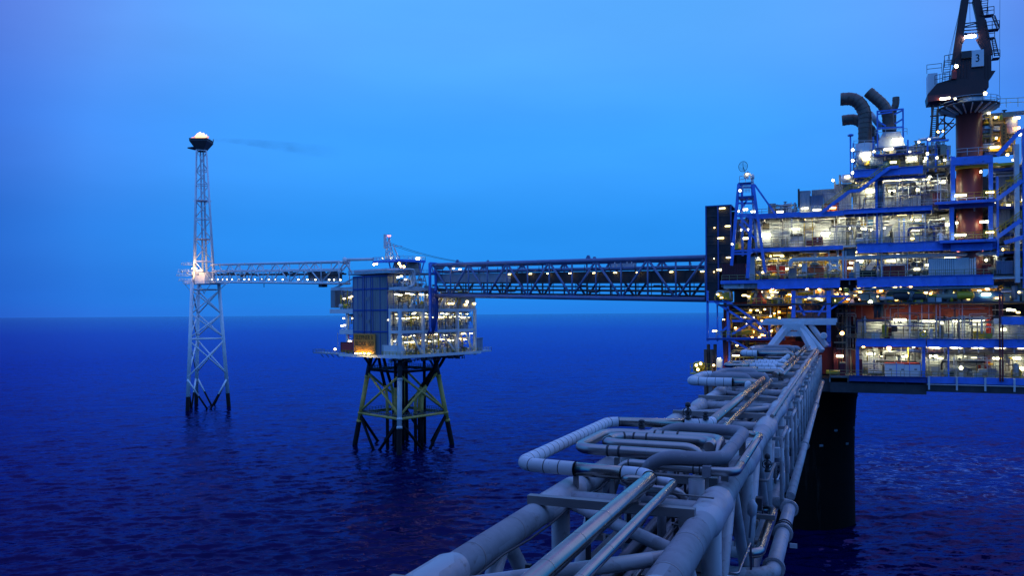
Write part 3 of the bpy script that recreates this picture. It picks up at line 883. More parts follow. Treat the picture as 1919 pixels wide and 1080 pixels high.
def riser_platform():
    zD, z1, z2, z3, z4 = 32.0, 39.9, 46.9, 53.8, 58.2
    S = Ra(890, 658, 0)[0]; TT = Rb(641, 640, 0)[0]; TW = Rb(592, 660, 0)[0]
    # ---- jacket
    base = [Vector((-132.07, 224.25, 0)), Vector((-155.94, 234.96, 0)), Vector((-148.9, 258.3, 0)), Vector((-124.8, 247.54, 0))]
    cen = sum(base, Vector()) / 4
    def leg(i, z): return cen + (base[i] - cen) * (1 - 0.354 * z / 31.5) + Vector((0, 0, z))
    j = T('steel_jacket', 'four-legged yellow steel jacket standing in the sea under the lit riser platform', 'jacket', (cen.x, cen.y, 0))
    for i in range(4):
        mb = MB()
        mb.m(0).tube(leg(i, 8), leg(i, 24), 0.80, n=14)
        mb.m(1).tube(leg(i, -12), leg(i, 8), 0.88, n=14)
        mb.m(2).tube(leg(i, 24), leg(i, 31.6), 0.80, n=14)
        for z in (8.3, 11, 23.7): mb.m(0).tube(leg(i, z - 0.4), leg(i, z + 0.4), 0.95, n=14)
        mb.build('leg', [JACKY if i else LTSTEEL, SPLASH, DARK], j)
        # boat ladder on the near legs
    for i in range(4):
        k = (i + 1) % 4
        mb = MB(); mid0 = (leg(i, -2) + leg(k, -2)) / 2; mid1 = (leg(i, 11) + leg(k, 11)) / 2
        mb.m(0).tube(leg(i, 11), leg(k, 11), 0.48, n=8)
        mb.tube(leg(i, 12), leg(k, 25), 0.42, n=8); mb.tube(leg(k, 12), leg(i, 25), 0.42, n=8)
        mb.m(1).tube(leg(i, 10.4), mid0, 0.5, n=8); mb.tube(leg(k, 10.4), mid0, 0.5, n=8)
        mb.tube(leg(i, 26), leg(k, 26), 0.4, n=8)
        mb.builds('brace', [JACKY, SPLASH], j)
        mb = MB()
        for z in (11.6, 26.5):
            a, b = leg(i, z), leg(k, z); d = (b - a).normalized(); inn = (cen - (a + b) / 2); inn.z = 0; inn.normalize()
            mb.prism([a, b, b + inn * 1.6, a + inn * 1.6], (0, 0, 0.12))
            mb.rail([a, b], r=0.06, step=1.3)
        mb.builds('walkway', DARK, j)
    # pipes that come down through the jacket and bend upright
    r1 = [((-143.5, 236.0), (-149.5, 240)), ((-138.5, 233), (-136, 229)), ((-134.3, 239), (-128, 246.5)), ((-137.0, 246.5), (-127.5, 249.5)), ((-131.5, 238.5), (-127, 243.5)), ((-147, 246), (-152, 247))]
    for n_, ((x, y), (x2, y2)) in enumerate(r1):
        pts = bend([(x2, y2, 31.5), (x2 * 0.75 + x * 0.25, y2 * 0.75 + y * 0.25, 27), (x, y, 17.5), (x, y, -6)], 3.5, 6)
        mb = MB(); S_ = arclen(pts)
        zc = next(s for p, s in zip(pts, S_) if p.z <= 24.5)
        zl = S_[-1] - 17.0
        mb.m(1).sweep(cut(pts, 0, zc), 0.55, 10)
        mb.m(0).sweep(cut(pts, zc, zl), 0.55, 10)
        mb.m(1).sweep(cut(pts, zl, S_[-1]), 0.58, 10)
        flange(mb.m(0), (x, y, 11.4), (0, 0, 1), 0.85, 0.2, 0)
        mb.build('riser_pipe', [JACKY, SPLASH], j)
    for x, y in ((-141.5, 243), (-136.5, 249.5), (-144, 250)):
        MB().tube((x, y, -8), (x, y, 31.5), 0.55, n=10).build('conductor', SPLASH, j)

    # ---- topside
    t = T('riser_platform', 'brightly lit riser platform with tall blue-grey clad shaft and orange name board', 'platform', tuple(RP(0, 0, zD)))
    # deck plates
    for z, th, s1, t1, e in ((zD, 0.5, S + 0.5, TT, 1.2), (z1, 0.5, S, TT, 0.0), (z2, 0.5, S, TT, 0.0), (z3, 0.4, S * 0.55, TT * 0.8, 0.0)):
        mb = MB()
        mb.prism([RP(-e, -e, z - th), RP(s1 + e, -e, z - th), RP(s1 + e, t1, z - th), RP(-e, t1, z - th)], (0, 0, th))
        mb.build('deck_plate', GRATE, t)
        mb = MB()
        mb.beam(RP(-e, -e - 0.1, z - 0.45), RP(s1 + e, -e - 0.1, z - 0.45), 0.3, 0.95)
        mb.beam(RP(-e - 0.1, -e, z - 0.45), RP(-e - 0.1, t1, z - 0.45), 0.3, 0.95)
        for k in range(1, 12):
            mb.beam(RP(s1 * k / 12, 0, z - 0.9), RP(s1 * k / 12, t1 * 0.8, z - 0.9), 0.25, 0.7)
        mb.build('deck_beam', WHITE, t)
        mb = MB()
        mb.rail([RP(-e, t1, z), RP(-e, -e, z), RP(s1 + e, -e, z)], r=0.045)
        mb.build('railing', YELLOW if z == zD else LTSTEEL, t)
    # low walkway out to the left
    mb = MB()
    mb.prism([RP(-1.2, TT - 2, zD - 0.6), RP(3.5, TT - 2, zD - 0.6), RP(3.5, TW, zD - 0.25), RP(-1.2, TW, zD - 0.25)], (0, 0, 0.35))
    for k in range(5):
        q = RP(0, TT + (TW - TT) * k / 5, zD - 0.6); mb.beam(q, q + Vector((0, 0, -0.9)) - BX * 1.4, 0.2)
    mb.rail([RP(-1.2, TT, zD), RP(-1.2, TW, zD), RP(3.5, TW, zD)], r=0.05)
    mb.build('outrigger_walkway', CLAD, t)
    mb = MB(); mb.beam(RP(1, TT + 3.5, zD), RP(1, TT + 3.5, zD + 7), 0.12); mb.beam(RP(1, TT + 1.0, zD + 2.4), RP(1, TT + 3.5, zD + 2.4), 0.18)
    mb.build('antenna', LTSTEEL, t)
    # right end walkway and box
    mb = MB(); s0 = S + 1.2
    mb.prism([RP(s0, -1.2, zD - 0.4), RP(s0 + 6.5, -1.2, zD - 0.4), RP(s0 + 6.5, 2.0, zD - 0.4), RP(s0, 2, zD - 0.4)], (0, 0, 0.4))
    mb.rail([RP(s0, -1.2, zD), RP(s0 + 6.5, -1.2, zD), RP(s0 + 6.5, 2, zD)], r=0.05)
    mb.build('end_walkway', LTSTEEL, t)
    # columns on the right face, and rakers between
    cs = [Ra(x, 640)[0] for x in (751, 793, 857, 890)]
    cs[0] = 0.0
    for s in cs:
        MB().beam(RP(s, 0, zD - 1.3), RP(s, 0, z2), 0.95, 0.95).build('column', WHITE, t)
    for tt in (4.5, TT * 0.9):
        MB().beam(RP(0, tt, zD - 0.8), RP(0, tt, z2), 0.8, 0.8).build('column', WHITE, t)
    mb = MB()
    for s0, s1 in zip(cs[:-1], cs[1:]):
        mb.beam(RP(s1 - 0.3, 0.7, zD + 0.3), RP(s1 - (s1 - s0) * 0.42, 0.7, zD + 6.2), 0.55)
    mb.beam(RP(0.2, 0.6, zD + 5.8), RP(0.2, 4.4, zD + 1.2), 0.5)
    for s in (6, 12, 20, 27):
        mb.beam(RP(s, 1.6, z2 + 0.4), RP(s + 4.0, 1.6, z3 - 0.6), 0.45)
    mb.builds('diagonal_brace', WHITE, t)
    # pale inner walls added to catch the lamp light
    mb = MB()
    for z, zt, d in ((zD, z1 - 0.9, 7.5), (z1, z2 - 0.9, 6.5), (z2, z3 - 0.4, 6.0)):
        for k in range(6):
            if (k * 7 + int(z)) % 5 == 0: continue
            a = S * k / 6 + 0.3; b = S * (k + 1) / 6 - 0.2
            mb.obox(RP((a + b) / 2, d + (k % 3) * 0.8, (z + zt) / 2 - 0.6), AX, BX, Vector((0, 0, 1)), (b - a) / 2, 0.15, (zt - z) / 2 - 0.7)
    mb.builds('inner_wall', WHITE, t)
    clutter(t, RP, 0.6, S - 0.5, 0.9, 6.4, zD, z1 - 0.9, 230, 11, pr=(0.06, 0.28), weights=(9, 2, 4, 2, 2, 1, 4, 1))
    clutter(t, RP, 0.6, S - 0.5, 0.9, 5.6, z1, z2 - 0.9, 230, 12, pr=(0.06, 0.28), weights=(7, 3, 4, 3, 2, 2, 4, 2))
    clutter(t, RP, 0.6, S - 1.0, 0.9, 5.2, z2, z3 - 0.4, 180, 13, pr=(0.06, 0.3), weights=(7, 2, 4, 2, 4, 1, 3, 1))
    clutter(t, RP, 0.8, 6, 0.5, TT - 1, zD, z1 - 0.9, 60, 14)
    clutter(t, RP, 0.8, 6, 15, TT - 1, z1, z2 - 0.9, 60, 15, weights=(6, 1, 2, 2, 3, 2, 3, 2))
    clutter(t, RP, 2, S * 0.5, 1.0, TT - 4, z3, z4 - 1.2, 90, 16, weights=(6, 2, 2, 3, 1, 1, 4, 3), pr=(0.1, 0.35))
    # dark ceilings under each deck hold pipe supports: small white hangers
    mb = MB()
    for z in (z1, z2):
        for k in range(26):
            s = 1 + (S - 2) * k / 25
            mb.tube(RP(s, 0.6, z - 1.0), RP(s, 0.6, z - 2.0), 0.07, n=5); mb.tube(RP(s, 0.6, z - 2.0), RP(s + 0.5, 0.6, z - 2.0), 0.07, n=5)
    mb.build('pipe_hanger', LTSTEEL, t)
    rng = random.Random(5)
    for z, n_, hz in ((zD, 20, 4.2), (z1, 22, 4.1), (z2, 18, 4.7), (zD + 0.4, 10, 5.6), (z1, 12, 5.4)):
        for k in range(n_):
            s = 1.2 + (S - 2.5) * (k + rng.uniform(-0.25, 0.25)) / (n_ - 1)
            m_ = LWS if rng.random() < 0.75 else LY
            lamp(t, RP(s, 1.3 + rng.random() * 2.2, z + hz + rng.uniform(-0.3, 0.3)), rng.uniform(1.1, 2.4), 0.15, m_, axis=AX)
    for px, py in ((848, 571), (873, 573), (889, 571), (842, 571)):
        s, z = Ra(px, py, 0.5); lamp(t, RP(s, 0.5, z + 0.3), 1.2, 0.5, LY, axis=AX)
    # left-hand decks: open, lit
    tl = [Rb(x, 640)[0] for x in (640, 622, 664)]
    for z in (z1, z2):
        MB().beam(RP(-0.6, tl[2] - 1, z - 0.6), RP(-0.6, (tl[1] if z == z2 else tl[0]), z - 0.6), 0.5, 1.5).build('white_fascia', WHITE, t)
    mb = MB()
    mb.beam(RP(-0.3, tl[1] - 0.2, z3 + 0.1), RP(-0.3, tl[2], z3 + 0.1), 0.4, 1.0)
    mb.beam(RP(-0.3, tl[1], z3), RP(-0.3, tl[2] + 0.5, z3 + 3.2), 0.3); mb.beam(RP(-0.3, tl[1] - 2, z3), RP(-0.3, tl[2] + 0.5, z3 + 3.2), 0.3)
    mb.prism([RP(0, tl[1], z2), RP(8, tl[1], z2), RP(8, tl[2], z2), RP(0, tl[2], z2)], (0, 0, 0.1))
    mb.build('roof_frame', LTSTEEL, t)
    mb = MB()
    mb.obox(RP(-0.2, tl[1] - 1.1, (z2 + z3) / 2 + 0.2), BX, AX, Vector((0, 0, 1)), 1.1, 0.15, (z3 - z2) / 2 - 0.4)
    mb.obox(RP(4.0, tl[1] + 0.1, (z2 + z3) / 2 + 0.2), BX, AX, Vector((0, 0, 1)), 0.15, 4.2, (z3 - z2) / 2 - 0.4)
    mb.builds('windbreak_panel', CLADG, t)
    clutter(t, RP, 0.6, 5, tl[2], tl[1] - 3.2, z2, z3 - 0.4, 46, 17, weights=(6, 0, 3, 1, 5, 0, 3, 0))
    MB().obox(RP(6.5, (tl[2] + tl[1]) / 2, (z2 + z3) / 2), BX, AX, Vector((0, 0, 1)), (tl[1] - tl[2]) / 2 - 2, 0.15, 2.4).build('inner_wall', WALL, t)
    for px, py, m_ in ((645, 560, LW), (655, 558, LY), (660, 556, LY), (641, 611, LWS), (646, 610, LWS), (644, 597, LY), (650, 598, LW), (656, 640, LWS), (661, 597, LW)):
        tt, z = Rb(px, py, 0.6); lamp(t, RP(0.6, tt, z), 0.9, 0.4, m_, axis=BX)
    tt, z = Rb(628, 655, -0.5); flood(t, RP(-0.5, tt, z), 0.4, LY, to=(0.4, -1, 0.2))
    # clad stair shaft on the left face, bulging out as three facets
    ta, tb, tc_, td = [Rb(x, 600, -1.0)[0] for x in (727, 703, 684, 664)]
    foot = [(1.5, ta), (-0.6, ta + 0.6), (-1.9, tb), (-1.9, tc_), (-1.4, td), (3.0, td), (3.0, ta)]
    ztop = z4 - 0.4
    mb = MB()
    pts = [RP(s, q, zD) for s, q in foot]
    for i in range(len(foot)):
        a, b = pts[i], pts[(i + 1) % len(foot)]
        mb.cur = 1 if i in (0, 1) else 0  # facets turned aside get the darker cladding, shade put into the colour
        mb.poly([a, b, b + Vector((0, 0, ztop - zD)), a + Vector((0, 0, ztop - zD))])
    mb.cur = 0; mb.poly([p + Vector((0, 0, ztop - zD)) for p in pts])
    # cover strips between the sheets
    for i in range(0, 4):
        a, b = pts[i], pts[i + 1]; L_ = (b - a).length; n_ = max(2, int(L_ / 0.85)); out = (b - a).cross(Vector((0, 0, 1))).normalized()
        if out.dot(RP(5, (ta + td) / 2, 0) - a) > 0: out = -out
        for k in range(n_ + 1):
            q = a.lerp(b, k / n_) + out * 0.03
            mb.cur = (2 if k % 3 == 0 else (1 if i < 2 else 0))
            mb.beam(q, q + Vector((0, 0, ztop - zD)), 0.20 if k % 3 == 0 else 0.10)
    mb.cur = 2
    for z in (z1 - 0.4, z2 - 0.4, z3 - 0.4, ztop - 0.3):
        for i in range(0, 4):
            mb.beam(pts[i] + Vector((0, 0, z - zD)), pts[i + 1] + Vector((0, 0, z - zD)), 0.4, 0.5)
    mb.build('clad_shaft', [CLAD, CLADG, BLUEDK], t)
    # what is fixed to the sheets: two down pipes, vents, small bulkhead lamps
    for q_, s_ in ((tb + 0.8, -2.05), (tc_ - 1.0, -2.1)):
        MB().tube(RP(s_ - 0.12, q_, zD + 1), RP(s_ - 0.12, q_, ztop), 0.13, n=8).build('down_pipe', BLUEDK, t)
    for q_, z_ in ((tb + 2.2, z1 + 3.0), (tb + 2.4, z2 + 3.4), (tc_ + 1.2, z1 + 5.0)):
        MB().obox(RP(-2.02, q_, z_), BX, AX, Vector((0, 0, 1)), 0.7, 0.1, 0.5).build('vent', CLADG, t)
    for px, py in ((727, 600), (722, 560), (716, 575)):
        tt, z = Rb(px, py, -0.6); lamp(t, RP(-0.6, tt, z), 0.3, 0.3, LW, axis=BX)
    # roof slab over the shaft, roof pipes
    mb = MB()
    mb.prism([RP(-2.6, ta - 1, z4), RP(-2.6, td + 1, z4), RP(9, td + 1, z4), RP(S * 0.5, ta - 4, z4), RP(S * 0.5, -0.5, z4), RP(-0.5, -0.5, z4)][::-1], (0, 0, 0.4))
    mb.build('roof_deck', CLAD, t)
    mb = MB(); mb.rail([RP(9, td + 1, z4 + 0.4), RP(-2.6, td + 1, z4 + 0.4), RP(-2.6, ta - 1, z4 + 0.4), RP(-0.5, -0.5, z4 + 0.4), RP(S * 0.5, -0.5, z4 + 0.4)], r=0.05)
    mb.build('railing', LTSTEEL, t)
    for k, (tt, zz) in enumerate(((-0.2, 0.9), (0.8, 1.2))):
        p = bend([RP(-1.6, td - 1, z4 + zz), RP(-1.6, 3 + tt, z4 + zz), RP(0.4 + tt, -0.8 - tt, z4 + zz), RP(5, -0.8 - tt, z4 + zz), RP(5, -0.8 - tt, z3 + 1.0), RP(3, -0.8 - tt, z3 - 0.2)], 1.0, 5)
        MB().sweep(p, 0.33, 10).build('roof_pipe', LTSTEEL, t)
    # deep white girder at upper level with open truss above
    mb = MB(); mb.beam(RP(-0.4, 2.0, z3 - 0.5), RP(9, -0.4, z3 - 0.5), 0.4, 1.2)
    mb.beam(RP(-0.5, -0.6, z3 - 0.5), RP(9, -0.6, z3 - 0.5), 0.5, 1.3); mb.build('girder', WHITE, t)
    mb = MB()
    for k in range(5):
        a = RP(1 + 2.2 * k, -0.2, z3 + 0.3); mb.beam(a, RP(2.1 + 2.2 * k, -0.2, z4 - 0.1), 0.2); mb.beam(RP(2.1 + 2.2 * k, -0.2, z4 - 0.1), RP(3.2 + 2.2 * k, -0.2, z3 + 0.3), 0.2)
    mb.build('roof_truss', LTSTEEL, t)
    for px, py in ((746, 520), (752, 518), (760, 524)):
        s, z = Ra(px, py, 1.5); lamp(t, RP(s, 1.5, z), 1.0, 0.4, LW, axis=AX)
    # name board
    q0, _z = Rb(704, 645, -2.2); q1, _z = Rb(664, 645, -2.2)
    zb0 = Rb(684, 663, -2.2)[1]; zb1 = Rb(684, 626, -2.2)[1]
    sg = MB().obox(RP(-2.35, (q0 + q1) / 2, (zb0 + zb1) / 2), BX, AX, Vector((0, 0, 1)), abs(q1 - q0) / 2, 0.1, (zb1 - zb0) / 2).build('name_board', SIGNOR, t)
    rot = Matrix((( -BX.x, 0, -AX.x), (-BX.y, 0, -AX.y), (0, 1, 0)))
    hh = zb1 - zb0
    text_mesh('lettering', 'SLEIPNER R', hh * 0.32, RP(-2.47, (q0 + q1) / 2, zb0 + hh * 0.80), rot, BLACK, sg, sx=0.84)
    text_mesh('lettering', 'BLOKK 15/9', hh * 0.32, RP(-2.47, (q0 + q1) / 2, zb0 + hh * 0.50), rot, BLACK, sg, sx=0.84)
    SGL = glow('sign_lamp', (1.0, 0.74, 0.22), 38)
    for k in range(4):
        lamp(t, RP(-3.3, q0 + (q1 - q0) * (0.2 + 0.2 * k), zD + 0.45), 1.0, 0.22, SGL, axis=BX, hood=False)
    # supports from the jacket
    mb = MB()
    for i in range(4):
        a = leg(i, 31.2)
        for d in (AX * 4, AX * -4, BX * 4, BX * -4):
            mb.tube(a - Vector((0, 0, 4.5)), a + d + Vector((0, 0, 0.3)), 0.36, n=8)
    mb.builds('deck_support', DARK, t)
    clutter(t, RP, 1, S - 4, 1, 9, zD - 2.6, zD - 1.0, 60, 19, weights=(3, 5, 3, 2, 1, 0, 1, 0), name='underdeck_pipework')
    # helicopter-less top deck on struts, lit from below
    dx = [Rb(x, 488, 3)[0] for x in (700,)]
    c = RP(5.5, 4.5, 0); ztd = Ra(760, 489, 3)[1]
    mb = MB()
    A0 = RP(2, Rb(699, 489, 2)[0], ztd); A1 = RP(Ra(797, 490, 0)[0], 0, ztd); A2 = RP(Ra(797, 490, 0)[0], 9, ztd); A3 = RP(8, Rb(699, 489, 2)[0], ztd); A4 = RP(2, 2, ztd)
    mb.prism([A0, A4, A1, A2, A3], (0, 0, 0.35))
    for a, b in ((A0, A4), (A4, A1), (A1, A2)):
        mb.beam(a - Vector((0, 0, 0.1)), b - Vector((0, 0, 0.1)), 0.35, 0.7)
    mb.build('top_deck', BLUE, t)
    mb = MB(); mb.rail([A3 + Vector((0, 0, .35)), A0 + Vector((0, 0, .35)), A4 + Vector((0, 0, .35)), A1 + Vector((0, 0, .35)), A2 + Vector((0, 0, .35))], r=0.05)
    mb.build('railing', LTSTEEL, t)
    mb = MB()
    for s, tt in ((4, 8), (4, 2.5), (12, 2.5), (18, 2.5)):
        mb.beam(RP(s, tt, z4 + 0.4), RP(s - 1.2, tt, ztd), 0.3); mb.beam(RP(s, tt, z4 + 0.4), RP(s + 1.6, tt, ztd), 0.3)
    mb.builds('top_deck_strut', BLUE, t)
    MB().obox(RP(9, 5.5, (z4 + ztd) / 2), AX, BX, Vector((0, 0, 1)), 4.5, 1.6, (ztd - z4) / 2 - 0.45).build('warm_toned_block', COPPER, t)  # block coloured warm to stand for the lamplight under the top deck
    for px, py in ((703, 496), (708, 495)):
        tt, z = Rb(px, py, 2.5); flood(t, RP(2.0, tt, z), 0.36, LY, to=(0.2, -1, -0.2))
    for px, py in ((748, 494), (751, 499), (757, 500)):
        s, z = Ra(px, py, 1.8); flood(t, RP(s, 1.8, z), 0.38, LO, to=(0.2, -1, -0.3))
    s, z = Ra(783, 485, 1); lamp(t, RP(s, 1, z), 1.4, 0.7, LWS, axis=AX)
    # mast
    DM = (RP(5, 4, 0) - CAMP).dot(FWD)
    mm = T('signal_mast', 'white lattice signal mast with red beacon on the middle platform', 'mast', tuple(RP(5, 4, ztd + 0.35)))
    p0 = atd(731, 484, DM); p0.z = ztd + 0.35; zt = atd(728, 441, (p0 - CAMP).dot(FWD)).z; pt = atd(727, 445, (p0 - CAMP).dot(FWD))
    mb = MB()
    for k in range(4):
        a = YAW + 0.5 + k * math.pi / 2
        q = Vector((math.cos(a), math.sin(a), 0))
        mb.tube(p0 + q * 1.5, Vector((pt.x, pt.y, zt - 2)) + q * 0.6, 0.16, n=6)
        b = a + math.pi / 2; q2 = Vector((math.cos(b), math.sin(b), 0))
        for i in range(4):
            f0, f1 = i / 4, (i + 1) / 4
            e0 = Vector((pt.x, pt.y, zt - 2))
            mb.tube((p0 + q * 1.5).lerp(e0 + q * 0.6, f0), (p0 + q2 * 1.5).lerp(e0 + q2 * 0.6, f1), 0.1, n=5)
    mb.build('lattice', WHITE, mm)
    for d in (-2.2, 0.4, 2.4): flood(mm, p0 + RGT0 * d - FWD * 2.0 + Vector((0, 0, 0.3)), 0.22, LWS, to=(0.3, 0.5, 1.0))
    MB().obox(Vector((pt.x, pt.y, zt - 2.0)) - RGT0 * 0.9 + Vector((0, 0, 0)), RGT0, FWD, Vector((0, 0, 1)), 0.45, 0.4, 2.3).build('antenna_panel', WHITE, mm)
    mb = MB(); mb.lathe(Vector((pt.x, pt.y, zt - 0.4)) + RGT0 * 0.4, [(0.35, -1.6), (0.35, -0.2), (0.2, 0.0)], n=10); mb.build('lantern', WHITE, mm)
    for d in (0.1, 0.75):
        flood(mm, Vector((pt.x, pt.y, zt - 0.2)) + RGT0 * d, 0.22, LR, to=(0, -1, 0.1), nm='beacon')
    mb = MB(); mb.sweep([p0 + RGT0 * 1.0 + Vector((0, 0, 5)), p0 + RGT0 * 2.2 + Vector((0, 0, 2)), p0 + RGT0 * 3.0 + Vector((0, 0, 0.2))], 0.22, 6); mb.beam(p0 + RGT0 * 1 + Vector((0, 0, 4.6)), p0 + RGT0 * 4 + Vector((0, 0, 4.4)), 0.2)
    mb.build('davit', WHITE, mm)
    # slack cables to the bridge
    for k in range(2):
        a = Vector((pt.x, pt.y, zt - 2.2 - 0.6 * k)); e = atd(868 + 4 * k, 491 + 2 * k, 262)
        pts = [a.lerp(e, i / 10) - Vector((0, 0, 1.3 * 4 * (i / 10) * (1 - i / 10) * 0.6)) for i in range(11)]
        MB().sweep(pts, 0.06, 5).thing('cable', DARK, ['upper thin dark cable sagging from the signal mast to the bridge', 'lower thin dark cable sagging from the signal mast to the bridge'][k], 'cable', tuple(a), 'cables from the signal mast')
    # white boom from the flare bridge to the roof
    # things set down on the decks
    def crate(name, cat, label, px0, px1, py0, py1, face, off, dep, mat, frame=None, group=None):
        if face == 'a':
            s0, zb_ = Ra(px0, py1, off); s1, zt_ = Ra(px1, py0, off)
            c = RP((s0 + s1) / 2, off + dep / 2, (zb_ + zt_) / 2); ux, uy = AX, BX; hw = abs(s1 - s0) / 2
        else:
            s0, zb_ = Rb(px0, py1, off); s1, zt_ = Rb(px1, py0, off)
            c = RP(off + dep / 2, (s0 + s1) / 2, (zb_ + zt_) / 2); ux, uy = BX, AX; hw = abs(s1 - s0) / 2
        hz = abs(zt_ - zb_) / 2
        o = T(name, label, cat, (c.x, c.y, c.z - hz), group)
        MB().obox(c, ux, uy, Vector((0, 0, 1)), hw, dep / 2, hz).build('body', mat, o)
        mb = MB()
        for i in (-1, 1):
            for k in (-1, 1):
                q = c + ux * (hw * i) + uy * (dep / 2 * k); mb.beam(q - Vector((0, 0, hz)), q + Vector((0, 0, hz)), 0.22)
            for k in (-1, 1):
                mb.beam(c - ux * hw + uy * (dep / 2 * i) + Vector((0, 0, hz * k)), c + ux * hw + uy * (dep / 2 * i) + Vector((0, 0, hz * k)), 0.22)
        mb.builds('corner_frame', frame or mat, o)
        mb = MB(); mb.obox(c - uy * (dep / 2 + 0.05), ux, uy, Vector((0, 0, 1)), hw * 0.8, 0.03, hz * 0.78); mb.build('door', mat, o)
        return o
    crate('container', 'container', 'white cube container lit up at the front corner of the riser platform deck', 717, 744, 648.5, 669, 'b', -1.0, 3.0, WHITE)
    crate('container', 'container', 'small dark red container left of the orange name board', 639, 664, 642.5, 660, 'b', -0.8, 3.4, RED, MAROON)
    o = MB(); s, z = Ra(905, 648, -0.5)
    o.obox(RP(s - 1.5, 0.6, zD + 2.2), AX, BX, Vector((0, 0, 1)), 1.5, 1.0, 2.2)
    o.obox(RP(s - 1.5, 0.6, zD + 4.5), AX, BX, Vector((0, 0, 1)), 1.7, 1.2, 0.1)
    o.thing('cabinet', CLAD, 'pale blue cabinet on the walkway at the far right end of the riser platform', 'cabinet', tuple(RP(s - 1.5, 0.6, zD)))
    o = T('equipment_hut', 'grey equipment hut with lit window on the upper right deck of the riser platform', 'hut', tuple(RP(S - 6, 1.5, z2)))
    s0, zz = Ra(863, 576, 1); s1, zt2 = Ra(890, 559, 1)
    MB().obox(RP((s0 + s1) / 2, 2.0, z2 + 1.9), AX, BX, Vector((0, 0, 1)), (s1 - s0) / 2, 1.2, 1.9).build('wall', COPPER, o)
    MB().obox(RP((s0 + s1) / 2, 2.0, z2 + 3.9), AX, BX, Vector((0, 0, 1)), (s1 - s0) / 2 + 0.3, 1.5, 0.1).build('roof', DARK, o)
    MB().obox(RP((s0 + s1) / 2 - 0.6, 0.75, z2 + 2.4), AX, BX, Vector((0, 0, 1)), 0.5, 0.08, 0.4).build('window', LW, o)
    return t, z2, z3, z4, S, TT
RT, RZ2, RZ3, RZ4, RS, RTT = riser_platform()

# ------------------------------------------------------------------ lattice bridges
def truss_bridge(name, label, A, B, up0, up1, half, rchord, rweb, bays, mat, mat2, zoff_bot):
    """box truss from A to B: A and B are mid points of the top chord plane"""
    o = T(name, label, 'bridge', tuple(A))
    d = (B - A); dh = Vector((d.x, d.y, 0)).normalized(); n = Vector((dh.y, -dh.x, 0))
    H0, H1 = zoff_bot
    def pt(f, side, top):
        p = A.lerp(B, f) + n * (half * side)
        return p if top else p - Vector((0, 0, H0 + (H1 - H0) * f))
    for side in (-1, 1):
        MB().tube(pt(0, side, 1), pt(1, side, 1), rchord, n=12).build('top_chord', mat, o)
        MB().tube(pt(0, side, 0), pt(1, side, 0), rchord, n=12).build('bottom_chord', mat, o)
    for side in (-1, 1):
        for i in range(bays):
            f0, f1 = i / bays, (i + 1) / bays; fm = (f0 + f1) / 2
            mb = MB()
            mb.tube(pt(f0, side, 1), pt(fm, side, 0), rweb, n=8); mb.tube(pt(fm, side, 0), pt(f1, side, 1), rweb, n=8)
            mb.builds('diagonal', mat, o)
            mb = MB(); mb.tube(pt(f0, side, 1), pt(f0, side, 0), rweb * 0.75, n=8); mb.tube(pt(fm, side, 1), pt(fm, side, 0), rweb * 0.75, n=8)
            mb.builds('post', mat, o)
    mb = MB()
    for i in range(bays * 2 + 1):
        f = i / (bays * 2)
        mb.tube(pt(f, -1, 1), pt(f, 1, 1), rweb * 0.8, n=6); mb.tube(pt(f, -1, 0), pt(f, 1, 0), rweb * 0.8, n=6)
        if i < bays * 2:
            g = (i + 1) / (bays * 2); s = 1 if i % 2 else -1
            mb.tube(pt(f, -s, 0), pt(g, s, 0), rweb * 0.7, n=6)
    mb.build('cross_beam', mat2, o)
    return o, pt, dh, n

